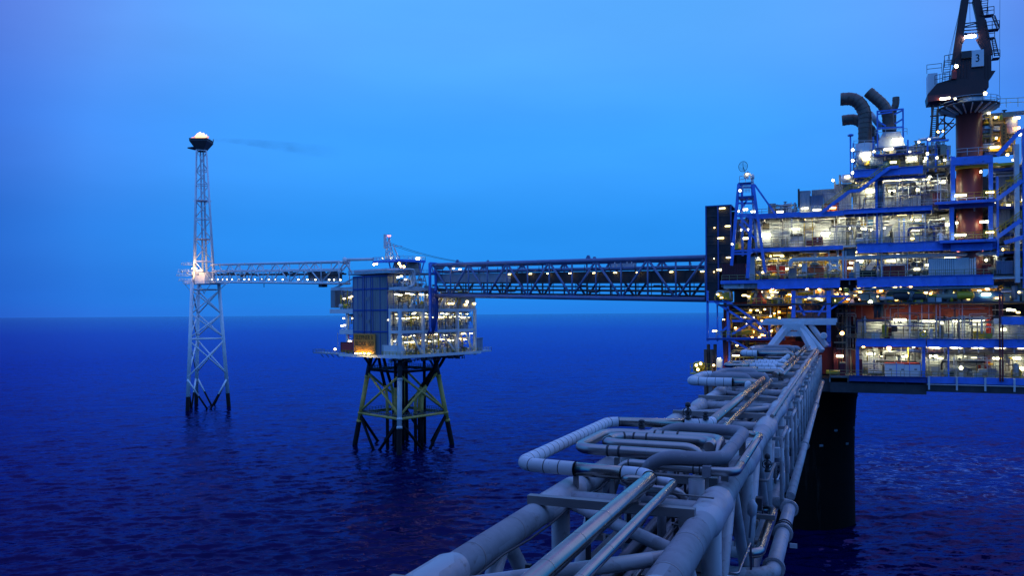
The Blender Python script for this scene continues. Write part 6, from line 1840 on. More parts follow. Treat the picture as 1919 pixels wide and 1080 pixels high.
    # things that stand on the deck
    def cont(label, a, b, y0, y1, mat, w=WF + 1.2, d=2.2, ribs=0, group=None, frame=None, name='container', cat='container'):
        o = T(name, label, cat, (U((a + b) / 2, w), w, F2), group)
        x0, x1 = atw(a, y1, w).x, atw(b, y1, w).x; zt = atw((a + b) / 2, y0, w).z
        bo = MB().box(x0, x1, w, w + d, F2 + 0.18, zt).build('body', mat, o)
        mb = MB()
        for x in (x0, x1):
            for y in (w, w + d): mb.box(x - 0.09, x + 0.09, y - 0.09, y + 0.09, F2, zt + 0.06)
        mb.box(x0 + 0.092, x1 - 0.092, w - 0.07, w + 0.07, zt - 0.05, zt + 0.07); mb.box(x0 + 0.092, x1 - 0.092, w - 0.07, w + 0.07, F2 + 0.06, F2 + 0.22)
        mb.builds('corner_frame', frame or mat, o)
        if ribs:
            mb = MB()
            for i in range(ribs): x = x0 + (x1 - x0) * (i + 0.5) / ribs; mb.box(x - 0.11, x + 0.11, w - 0.16, w - 0.004, F2 + 0.25, zt - 0.08)
            mb.build('rib', WHITE if mat in (CONT, WHITE) else mat, bo)
        return o
    cont('dark maroon corrugated container at the left end of the third deck', 1354, 1396, 495, 524, MAROON, WF + 0.8, 4, 14)
    cont('bright red container beside the foot of the blue radar mast', 1437, 1471, 499, 521, RED, WF + 3.5, 2.4, 6)
    cont('orange-red box with a domed lamp hood above it', 1517, 1543, 499, 520, paint('orange_red_paint', (0.60, 0.12, 0.03), 0.45), WF + 2.4, 2.0, 0, name='equipment_box', cat='box')
    cont('dark grey cabinet under the bend of the long white pipe', 1478, 1492, 503, 521, WALLDK, WF + 2, 1.6, 3, name='control_cabinet', cat='cabinet')
    cont('narrow pale cabinet right of the blue mast leg on the third deck', 1405, 1414, 482, 523, LTSTEEL, WF + 1.0, 1.2, 0, name='control_cabinet', cat='cabinet')
    cont('tall lit white cabinet beside the grey double column on the third deck', 1601, 1610, 490, 517, WHITE, WF + 2, 1.2, 0, name='control_cabinet', cat='cabinet')
    cont('left one of two maroon containers side by side under ceiling ducts', 1655, 1679, 498, 518, MAROON, WF + 2.5, 2.4, 8, 'maroon containers side by side')
    cont('right one of two maroon containers side by side under ceiling ducts', 1680.5, 1704, 496.5, 518, MAROON, WF + 2.5, 2.4, 8, 'maroon containers side by side')
    cont('pale ribbed container in the middle of the third deck, the bluish one', 1741, 1787, 484.5, 516, CONT, WF + 1.0, 2.6, 12)
    cont('cream ribbed container lit brightly, right of the bluish ribbed one', 1789, 1828, 484, 516, WHITE, WF + 1.0, 2.6, 10)
    cont('short dark maroon container below the brightest lamp of the third deck', 1833, 1857, 495, 516, MAROON, WF + 2, 2.4, 5)
    o = cont('low blue bin left of the slanted duct on the third deck', 1592, 1600, 512, 520, TEAL, WF + 1.6, 1, 0, name='blue_bin', cat='bin')
    o = T('black_skid', 'low black skid under the slanted duct on the third deck', 'skid', (U(1626), WF + 1.4, F2))
    bp(MB(), 1612, 1641, 508, 518, WF + 1.4, 2).build('body', BLACK, o); bp(MB(), 1611, 1642, 506.8, 508, WF + 1.3, 2.2).build('lid', DARK, o)
    o0 = None
    for k, (px, lb) in enumerate(((1434, 'yellow trestle bench beside the foot of the radar mast'), (1463, 'yellow trestle bench in front of the bright red container'), (1519, 'yellow trestle bench in front of the orange-red box'), (1562, 'yellow trestle bench below the white cross frame'))):
        x = U(px, WF + 1.3)
        if o0 is None:
            o0 = T('trestle_bench', lb, 'bench', (x, WF + 1.3, F2), 'yellow trestle benches on the third deck'); x00 = x
            MB().box(x - 1.0, x + 1.0, WF + 1.0, WF + 2.0, F2 + 1.0, F2 + 1.18).build('top', LTSTEEL, o0)
            for i in (-1, 1):
                mb = MB(); mb.beam((x + 0.8 * i, WF + 1.2, F2), (x + 0.55 * i, WF + 1.2, F2 + 1.0), 0.14); mb.beam((x + 0.8 * i, WF + 1.8, F2), (x + 0.55 * i, WF + 1.8, F2 + 1.0), 0.14); mb.builds('leg', YELLOW, o0)
        else: dup(o0, (x - x00, 0, 0), lb)
main_deck()

# ---- upper deck: white wall with doors on the left, plant rooms on the right
def upper_deck():
    ul, ur = U(1400), U(1868)
    t = deck('upper_deck', 'fourth deck of the big platform: pale wall with bright bulkhead lamps and doors', 'deck', ul, ur, WF, 200, F3, 1.6, [(U(1606), ur)], BLUE, RAILM)
    bpart(t, 'edge_girder', BLUE, 1405, 1580, 463, 470.5, WF - 0.1, 0.35)
    bpart(t, 'stair_head', WHITE, 1580, 1604, 460, 463, WF - 0.1, 1.0); bpart(t, 'recess', WALLDK, 1582, 1603, 465, 482, WF + 1.2, 0.3)
    w = WF + 4.2
    cols = [1418, 1443, 1461, 1480, 1504, 1526, 1555, 1576, 1584]
    for i, (a, b) in enumerate(zip(cols[:-1], cols[1:])):
        bpart(t, 'wall_panel', WALL, a, b - 0.4, 407 - i * 0.3, 463, w + (i % 2) * 0.15, 0.3)
    mb = MB()
    for px in cols[1:]: bp(mb, px - 0.8, px + 0.8, 407, 463, w - 0.25, 0.2)
    mb.builds('wall_stud', LTSTEEL, t)
    mb = MB()
    for a, b, y0, y1 in ((1447, 1460, 417, 420), (1463, 1478, 417, 420), (1482, 1503, 419, 421), (1506, 1525, 413, 416), (1532, 1553, 413, 416), (1447, 1478, 433, 436)): bp(mb, a, b, y0, y1, w - 0.3, 0.25)
    mb.builds('cable_shelf', LTSTEEL, t)
    for a, b, y0, y1 in ((1429, 1442, 418, 430), (1558, 1571, 411, 422)):
        mb = MB(); bp(mb, a, b, y0, y1, w - 0.1, 0.05)
        for i in range(4): mb.m(1); bp(mb, a, b, y0 + 1.2 + i * (y1 - y0) / 4, y0 + 2.0 + i * (y1 - y0) / 4, w - 0.28, 0.16)
        mb.build('louvre', [BLACK, COPPER], t)
    mb = MB(); 
    for i in range(5): bp(mb, 1507 + i * 4, 1510 + i * 4, 429 - abs(2 - i), 432 - abs(2 - i), w - 0.4, 0.2)
    mb.beam(atw(1506, 432, w - 0.3), atw(1529, 424, w - 0.3), 0.2); mb.build('cable_ladder', COPPER, t)
    mb = MB(); bp(mb, 1448, 1459, 447, 462, w - 0.12, 0.1); bp(mb, 1463, 1477, 447, 462, w - 0.12, 0.1); mb.builds('hatch', WALLDK, t)
    d_ = bpart(t, 'door', WHITE, 1482, 1503, 443, 462.5, w - 0.2, 0.15); bpart(d_ if False else t, 'door_hood', DARK, 1481, 1503.5, 438.5, 442, w - 0.6, 0.6)
    bpart(t, 'door', WHITE, 1590, 1600, 440, 459, w - 0.2, 0.15)
    for a, b, y0, y1 in ((1511, 1523, 450, 460), (1523.5, 1542, 444, 459)): bpart(t, 'red_cabinet', MAROON, a, b, y0, y1, w - 1.4, 0.8)
    mb = MB(); bp(mb, 1530.5, 1533.5, 446, 449, w - 1.5, 0.06); bp(mb, 1530.5, 1533.5, 451.5, 453, w - 1.5, 0.06); mb.builds('notice', SIGNWH, t)
    for px, py, wd, hh, m_ in ((1436, 441, 19, 9, LWS), (1491, 429, 16, 5, LWS), (1547, 437, 19, 9, LWS), (1592, 428, 6, 6, LWS)): strip(t, px, py, w - 0.9, wd, hh, m_, 0.25)
    # right part
    w2 = WF + 6.5
    for a, b, m_ in ((1584, 1606, WALLDK), (1606, 1660, WALL), (1660, 1706, WALL), (1706, 1732, WALL), (1732, 1760, WALLDK), (1760, 1784, WALL)):
        bpart(t, 'wall_panel', m_, a, b - 0.4, 401, 462, w2, 0.3)
    bpart(t, 'louvre', WALLDK, 1732, 1757, 405, 433, w2 - 0.2, 0.15)
    mb = MB()
    for i in range(6): bp(mb, 1732, 1757, 407 + i * 4.5, 409 + i * 4.5, w2 - 0.45, 0.2)
    mb.build('louvre_blade', LTSTEEL, t)
    mb = MB(); mb.beam(atw(1676, 412, WF + 3.4), atw(1655, 442, WF + 3.4), 1.3, 0.9); mb.build('slanted_duct', LTSTEEL, t)
    for a, b in ((1676, 1688), (1689, 1703)): bpart(t, 'door', SIGNWH, a, b, 433, 455, WF + 4.0, 0.15)
    mb = MB(); bp(mb, 1674.5, 1704.5, 426, 430, WF + 3.8, 0.5); bp(mb, 1674.5, 1676, 430, 456, WF + 3.8, 0.5); bp(mb, 1703.3, 1704.8, 430, 456, WF + 3.8, 0.5)
    mb.m(1); bp(mb, 1684, 1686, 410, 456, WF + 3.4, 0.3); bp(mb, 1693, 1695.5, 410, 456, WF + 3.4, 0.3); mb.build('door_frame', [LTSTEEL, BLUE], t)
    for a, b, m_ in ((1642, 1645.5, BLUE), (1651, 1654, LTSTEEL), (1624, 1626, LTSTEEL), (1733, 1735, LTSTEEL)): bpart(t, 'column', m_, a, b, 400, 458, WF + 0.8, 0.4)
    mb = MB(); bp(mb, 1612, 1637, 416, 423, WF + 4.5, 0.5); mb.build('yellow_crane_beam', YELLOW, t)
    mb = MB(); bp(mb, 1606, 1650, 440, 442.5, WF + 3.5, 0.6); bp(mb, 1606, 1674, 449, 451.5, WF + 3.5, 0.6); mb.builds('pipe_shelf', LTSTEEL, t)
    clutter(t, ident, U(1606), U(1675), WF + 2.5, WF + 6, F3, F4 - 2, 60, 71, weights=(8, 1, 2, 1, 1, 1, 4, 0))
    clutter(t, ident, U(1705), U(1775), WF + 2.5, WF + 6, F3, F4 - 2, 70, 72, weights=(8, 2, 2, 1, 1, 1, 4, 1))
    for px, py, wd, hh, m_ in ((1617, 430, 14, 8, LWS), (1630, 432, 12, 6, LWS), (1664, 426, 16, 7, LWS), (1716, 412, 18, 5, LWS), (1716, 432, 16, 8, LWS), (1775, 421, 12, 6, LWS), (1768, 410, 5, 4, LW), (1712, 448, 12, 4, LY)): strip(t, px, py, w2 - 1.2, wd, hh, m_, 0.25)
    mb = MB(); mb.lathe(atw(1762, 449, WF + 0.6), [(0.6, -0.8), (0.6, 0.9), (0.2, 1.2)], n=10); mb.build('bollard', WHITE, t)
    # left end: yellow-lit bits beside the stair tower
    clutter(t, ident, U(1378), U(1422), WF + 4, WF + 8, F3, F4 - 2, 34, 73, weights=(6, 3, 4, 2, 4, 0, 2, 1))
    bpart(t, 'wall_panel', WALLDK, 1374, 1418, 410, 462, WF + 9, 0.3)
    for px, py, wd, m_ in ((1398, 447, 12, LY), (1379, 461, 9, LY), (1403, 431, 5, LW), (1389, 431, 4, LW), (1410, 500, 6, LY), (1385, 510, 7, LY)): strip(t, px, py, WF + 3.0, wd, 5, m_)
    bpart(t, 'yellow_cage', YELLOW, 1376, 1384, 457, 467, WF + 1.5, 1.0)
upper_deck()

# ---- module deck and roof
def module_deck():
    ul, um, ur = U(1398), U(1582), U(1868)
    t = deck('module_deck', 'fifth deck of the big platform, with pale plant walls right of the slanting stair', 'deck', ul, ur, WF, 200, F4, 0.75, [(um, U(1748))], BLUE, LTSTEEL)
    for a, b, y in ((1400, 1500, 399.5), (1500, 1582, 396.5)): bpart(t, 'edge_girder', BLUE, a, b, y, y + 9.5, WF - 0.15, 0.4)
    bpart(t, 'underside_panel', BLUEDK, 1584, 1745, 397, 404, WF + 1.2, 0.3)
    w = WF + 6
    for a, b, m_ in ((1598, 1621, WALL), (1621, 1642, WALL), (1656, 1681, WALL), (1681, 1706, WALL), (1706, 1752, WALL), (1752, 1782, WALLDK)): bpart(t, 'wall_panel', m_, a, b - 0.4, 345, 394, w, 0.3)
    bpart(t, 'wall_panel', DARK, 1600, 1782, 330, 347, w + 1.5, 0.3)
    mb = MB()
    for a, b, y0, y1 in ((1606, 1618, 369, 383), (1623, 1640, 375, 384), (1658, 1678, 375, 385), (1684, 1703, 372, 386)): bp(mb, a, b, y0, y1, w - 0.1, 0.06)
    mb.builds('vent_panel', LTSTEEL, t)
    mb = MB()
    for y in (350, 358, 366): bp(mb, 1656, 1706, y, y + 0.8, w - 0.2, 0.15)
    bp(mb, 1600, 1745, 342, 344, WF + 1.5, 0.4); bp(mb, 1655, 1720, 336.5, 338.5, WF + 2.5, 0.4); mb.builds('cable_shelf', LTSTEEL, t)
    bpart(t, 'duct', DARK, 1658, 1704, 331, 341, WF + 3.5, 1.2)
    mb = MB()
    for a, b in (((1708, 330), (1726, 352)), ((1744, 330), (1727, 352)), ((1726, 330), (1741, 350))): mb.beam(atw(*a, WF + 3), atw(*b, WF + 3), 0.8, 0.5)
    mb.builds('strut', LTSTEEL, t)
    mb = MB()
    for px, r in ((1648, 0.32), (1653, 0.26), (1643.5, 0.2)): mb.tube(atw(px, 334, WF + 1.6), atw(px, 391, WF + 1.6), r, n=10)
    mb.builds('riser_pipe', DULLSTEEL, t)
    bpart(t, 'column', BLUE, 1640, 1644.5, 330, 392, WF + 1.2, 0.4)
    for px in (1656, 1681, 1762): bpart(t, 'column', LTSTEEL, px, px + 1.4, 333, 390, WF + 1.0, 0.3)
    mb = MB(); bp(mb, 1704, 1728.5, 361, 365, w - 0.9, 0.8); bp(mb, 1726.5, 1728.5, 365, 389, w - 0.9, 0.8); mb.build('porch_frame', DARK, t)
    bpart(t, 'door', SIGNWH, 1706, 1717, 365.5, 388, w - 0.2, 0.12); bpart(t, 'cabinet', WHITE, 1718, 1726, 366, 386, w - 0.6, 0.4)
    bpart(t, 'red_cabinet', MAROON, 1749, 1763, 361, 386, WF + 3, 1.2)
    clutter(t, ident, U(1656), U(1782), WF + 3.0, WF + 5.5, F4 + 3, F5 - 1.6, 60, 81, weights=(8, 3, 0, 2, 0, 0, 4, 0))
    clutter(t, ident, U(1598), U(1640), WF + 3, WF + 5.5, F4 + 4.5, F5 - 1.6, 24, 82)
    for px, py, wd, hh in ((1631, 358, 18, 9), (1674, 357, 18, 9), (1719, 354, 21, 9), (1766, 341, 11, 5)): strip(t, px, py, w - 1.0, wd, hh, LWS, 0.25)
    strip(t, 1738, 341, WF + 3, 6, 4, LY); strip(t, 1690, 402, WF + 1.6, 18, 4, LY)
    # plant set out on the roof to the left
    def roofbox(label, a, b, y0, y1, mat, wd=WF + 2.5, d=3.0, ribs=6, name='roof_unit', cat='plant unit', rm=None, lampy=None):
        o = T(name, label, cat, (U((a + b) / 2, wd), wd, F4))
        zt = atw((a + b) / 2, y0, wd).z; x0, x1 = atw(a, y1, wd).x, atw(b, y1, wd).x
        ca = MB().box(x0, x1, wd, wd + d, F4, zt).build('casing', mat, o)
        mb = MB()
        for i in range(ribs): x = x0 + (x1 - x0) * (i + 0.5) / ribs; mb.box(x - 0.05, x + 0.05, wd - 0.07, wd - 0.004, F4 + 0.1, zt - 0.1)
        mb.build('rib', mat, ca)
        MB().box(x0 - 0.1, x1 + 0.1, wd - 0.12, wd + d + 0.1, zt, zt + 0.14).build('lid', rm or mat, o)
        if lampy: strip(o, (a + b) / 2, lampy, wd - 0.7, (b - a) * 0.7, 5, LW)
        return o
    roofbox('white ribbed roof unit with a dark post at its left edge', 1498, 1518, 359, 398, CONT, lampy=391)
    roofbox('grey roof unit with louvred front, second from the left on the roof', 1519, 1543, 368, 398, CONTB, WF + 2.2, lampy=393)
    roofbox('large pale roof unit behind the orange-red frame', 1544, 1596, 362, 397, CONT, WF + 4, ribs=10)
    o = T('roof_duct', 'long grey duct lying across the top of the roof units', 'duct', (U(1545), WF + 3, F4 + 4))
    bp(MB(), 1521, 1564, 355, 365, WF + 5.6, 2).build('duct', WALLDK, o); bp(MB(), 1495, 1498.5, 354, 390, WF + 2.2, 0.5).build('end_post', DARK, o)
    o = T('fire_skid', 'orange-red framed skid with lit front at the foot of the slanting stair', 'skid', (U(1557), WF + 1.0, F4))
    mb = MB()
    for px in (1544, 1556, 1570): bp(mb, px, px + 1.6, 382, 400, WF + 0.8, 0.25)
    bp(mb, 1544, 1572, 381, 383.5, WF + 0.8, 0.25); bp(mb, 1544, 1572, 392, 393.5, WF + 0.8, 0.25); mb.build('frame', RED, o)
    bp(MB(), 1546, 1570, 384, 399, WF + 1.5, 1.0).build('body', ORANGE, o); strip(o, 1559, 390, WF + 0.9, 16, 4, LY)
    o = T('lit_drum', 'white horizontal drum lit at the edge above the pale roof unit', 'drum', (U(1590), WF + 3, F4 + 7))
    q0, q1 = atw(1579, 335.5, WF + 3), atw(1599, 335, WF + 3); L_ = (q1 - q0).length
    MB().lathe(q0, [(0.3, -0.3), (0.85, 0), (0.85, L_), (0.3, L_ + 0.3)], n=16, axis=(1, 0, 0)).build('shell', WHITE, o)
    mb = MB(); bp(mb, 1566, 1580, 345, 362, WF + 4, 1.5); bp(mb, 1563, 1566, 340, 362, WF + 3.8, 0.4); bp(mb, 1572, 1576, 328, 345, WF + 3.8, 0.5); bp(mb, 1580, 1598, 344, 362, WF + 4.5, 1.5); mb.build('stand', WALLDK, o)
    strip(o, 1588, 331, WF + 1.8, 10, 4, LW); strip(o, 1561, 338, WF + 3, 5, 5, LWS)
    clutter(t, ident, U(1438), U(1492), WF + 2, WF + 6, F4, F4 + 2.4, 30, 83, weights=(6, 1, 1, 4, 1, 0, 3, 0))
    for px, py, wd in ((1397, 393, 10), (1412, 397, 11), (1462, 397, 14), (1384, 396, 5)): strip(t, px, py, WF + 1.5, wd, 5, LW)
    # slanting blue stair in two flights
    o = T('slanting_stair', 'blue steel stair slanting up in two flights across the pale plant walls', 'stair', (U(1541), WF - 0.6, F4))
    P = [atw(x, y, WF - 0.9) for x, y in ((1541, 397), (1592, 358.5), (1611, 356.5), (1667, 314), (1684, 312.5))]
    mb = MB()
    for a, b in zip(P[:-1], P[1:]):
        mb.beam(a, b, 0.12, 0.55); mb.beam(a + Vector((0, 0.9, 0)), b + Vector((0, 0.9, 0)), 0.12, 0.55)
    mb.builds('stringer', BLUE, o)
    mb = MB()
    for a, b in zip(P[:-1], P[1:]):
        n = max(2, int((b - a).length / 0.3))
        for i in range(n): c = a.lerp(b, (i + 0.5) / n); mb.box(c.x - 0.13, c.x + 0.13, c.y + 0.07, c.y + 0.83, c.z + 0.05, c.z + 0.09)
    mb.build('tread', GRATE, o)
    mb = MB()
    for dy in (0, 0.9): mb.rail([p + Vector((0, dy, 0.2)) for p in P], h=1.0, r=0.03)
    mb.builds('handrail', YELLOW, o)
module_deck()

# ---- exhaust deck with the bent stacks
def exhaust_deck():
    u0, u1 = U(1601), U(1782)
    t = deck('exhaust_deck', 'top plant deck under the bent exhaust stacks, with drums, hood and floodlit walls', 'deck', u0, u1, WF, 190, F5, 1.3, [(u0, U(1731))], BLUE, RAILM)
    bpart(t, 'box_girder', BLUEDK, 1604, 1735, 332, 337, WF + 1.0, 0.4)
    w = WF + 5
    for a, b, y0, y1, m_ in ((1604, 1640, 268, 318, LTSTEEL), (1655, 1700, 276, 316, LTSTEEL), (1694, 1738, 290, 316, WALL)): bpart(t, 'wall_panel', m_, a, b, y0, y1, w, 0.3)
    q = atw(1620, 310, WF + 2.6); zt = atw(1620, 270, WF + 2.6).z
    MB().lathe(q, [(0.8, 0.2), (1.5, 1.6), (1.55, 2.0), (1.55, zt - q.z), (1.4, zt - q.z)], n=24).build('silencer_drum', WHITE, t)
    # hood: tapered hopper
    a0, a1, b0, b1 = atw(1640, 276, WF + 2.4), atw(1697, 275, WF + 2.4), atw(1655, 247, WF + 2.4), atw(1688, 246, WF + 2.4)
    mb = MB(); D = Vector((0, 3.2, 0)); d2 = Vector((0, 0.6, 0))
    mb.poly([a0, a1, b1 + d2, b0 + d2]); mb.poly([a1, a1 + D, b1 + D, b1 + d2]); mb.poly([a0 + D, a0, b0 + d2, b0 + D]); mb.poly([a0 + D, a1 + D, b1 + D, b0 + D]); mb.poly([b0 + d2, b1 + d2, b1 + D, b0 + D])
    mb.build('exhaust_hood', LTSTEEL, t)
    mb = MB(); mb.beam(a0 - Vector((0, .1, 0)), a1 - Vector((0, .1, 0)), 0.25, 0.35); bp(mb, 1660, 1668, 248, 256, WF + 2.2, 0.4); mb.build('hood_rim', LTSTEEL, t)
    for a, b, y0, y1, m_, nm in ((1630, 1655, 295, 309, CONTB, 'switch_panel'), (1697, 1720, 291, 304, WHITE, 'white_box'), (1620, 1629, 299, 309, YELLOW, 'yellow_box')): bpart(t, nm, m_, a, b, y0, y1, WF + 1.8, 1.0)
    mb = MB()
    for x0, x1, y0, y1 in ((1665, 1687, 300, 313), (1697, 1718, 304, 315)):
        bp(mb, x0, x0 + 1.5, y0, y1, WF + 0.9, 0.2); bp(mb, x1 - 1.5, x1, y0, y1, WF + 0.9, 0.2); bp(mb, x0, x1, y0, y0 + 1.5, WF + 0.9, 0.2); bp(mb, x0, x1, (y0 + y1) / 2, (y0 + y1) / 2 + 1.5, WF + 0.9, 0.2)
    mb.build('yellow_barrier', YELLOW, t)
    mb = MB(); mb.beam(atw(1682, 288, WF + 1.6), atw(1690, 302, WF + 1.6), 0.3); mb.beam(atw(1696, 284, WF + 1.6), atw(1688, 302, WF + 1.6), 0.3); bp(mb, 1686, 1691, 296, 318, WF + 1.6, 0.4); mb.builds('strut', DARK, t)
    for y in (274, 282, 290):
        pass
    mb = MB(); mb.rail([atw(1640, 289, WF + 0.6), atw(1730, 286, WF + 0.6)], h=1.2, r=0.04); mb.rail([atw(1640, 254, WF + 0.8), atw(1700, 252, WF + 0.8)], h=1.1, r=0.04)
    mb.rail([atw(1600, 276, WF + 0.6), atw(1640, 275, WF + 0.6)], h=1.2, r=0.04); mb.build('railing', LTSTEEL, t)
    mb = MB(); bp(mb, 1638, 1732, 287, 289.5, WF + 0.7, 3); bp(mb, 1640, 1700, 274.5, 276, WF + 0.7, 2.0); mb.builds('gallery', BLUEDK, t)
    # pale blue frames
    mb = MB()
    for px, y0, y1 in ((1592.5, 256, 332), (1598, 268, 330), (1643, 207, 292), (1691, 203, 258), (1737, 258, 322), (1752, 268, 322), (1775, 280, 300), (1700, 262, 290), (1635, 256, 292)): bp(mb, px, px + 3.0, y0, y1, WF + 1.0, 0.35)
    for a, b in (((1643, 209), (1693, 204)), ((1643, 214), (1672, 210)), ((1643, 226), (1660, 236)), ((1645, 240), (1691, 238)), ((1693, 206), (1676, 214)), ((1677, 232), (1693, 222)), ((1737, 264), (1778, 262)), ((1737, 290), (1757, 289))): mb.beam(atw(*a, WF + 1.2), atw(*b, WF + 1.2), 0.25)
    mb.builds('pipe_frame', BLUE, t)
    mb = MB(); q = atw(1594, 255, WF + 1.1); mb.lathe(q, [(0.5, 0.0), (0.55, 0.25), (0.2, 0.4)], n=10); mb.build('post_cap', BLUE, t)
    P = bend([atw(1698, 300, WF + 2), atw(1724, 262, WF + 2), atw(1732, 261, WF + 2), atw(1760, 258, WF + 2)], 0.8, 4)
    MB().sweep([atw(1722, 270, WF + 2)] + P[1:], 0.28, 8).build('white_pipe', WHITE, t)
    clutter(t, ident, U(1604), U(1738), WF + 2.5, WF + 5, F5, F5 + 4.6, 95, 91, weights=(8, 3, 2, 2, 2, 1, 4, 1))
    clutter(t, ident, U(1735), U(1782), WF + 1.5, WF + 6, F5, F5 + 4.0, 70, 92, weights=(6, 3, 4, 3, 3, 0, 3, 0))
    for px, py, wd, hh, wz in ((1622, 289, 20, 7, WF + 0.7), (1682, 262, 20, 8, WF + 1.2), (1665, 279, 18, 6, WF + 1.6), (1709, 297, 16, 7, WF + 1.0), (1624, 298, 14, 4, WF + 0.9), (1674, 304, 12, 4, WF + 1.3), (1738, 288, 6, 6, WF + 1.0), (1735, 297, 5, 7, WF + 1.0), (1705, 285, 5, 5, WF + 1.2), (1756, 296, 5, 6, WF + 1), (1731, 302, 5, 5, WF + 1), (1770, 300, 5, 5, WF + 1)): strip(t, px, py, wz, wd, hh, LWS if wd > 10 else LW, 0.25)
    for py in (281, 301, 324): spot(t, 1598, py, WF + 0.6, 0.33, LWS)
    for px, py in ((1638, 284), (1722, 266), (1741, 261)): spot(t, px, py, WF + 0.5, 0.26, LW)
    # stacks
    def stack(label, path, r, w, cut_dir=None, rings=10):
        P = [atw(x, y, w) for x, y in path]; pts = bend(P, 2.6, 5); L_ = arclen(pts)[-1]
        o = T('exhaust_stack', label, 'exhaust stack', tuple(P[0]), 'bent exhaust stacks on the top deck')
        du = MB().sweep(pts, r, 22, caps=False).build('duct', EXH, o)
        MB().sweep(pts, r * 0.93, 22, caps=True).build('lining', BLACK, o)
        mb = MB(); bands(mb, pts, r * 1.06, [L_ * (i + 0.5) / rings for i in range(rings)], 0.14, 22); mb.build('band', EXH, du)
    stack('tallest bent exhaust stack, at the left, curling over towards the sea', [(1621, 272), (1621, 206), (1602, 184), (1575, 186)], 1.18, WF + 2.6, rings=13)
    stack('lower bent exhaust stack whose mouth peeps out behind the tallest one', [(1640, 268), (1634, 246), (1604, 222), (1578, 226)], 1.0, WF + 6.5, rings=11)
    stack('second tall exhaust stack with a slanting open mouth, right of the first', [(1664.5, 246), (1664.5, 204), (1627, 172)], 1.02, WF + 3.6, rings=10)
    stack('short dark exhaust stack half hidden behind the slanting one', [(1673, 246), (1673, 208), (1679, 196), (1679, 182)], 0.62, WF + 6.0, rings=6)
    o = T('stack_pipe', 'pale sloping duct between the first and second exhaust stacks', 'duct', tuple(atw(1650, 246, WF + 7)))
    MB().tube(atw(1630, 212, WF + 7), atw(1652, 240, WF + 7), 0.55, n=14).build('duct', LTSTEEL, o)
exhaust_deck()

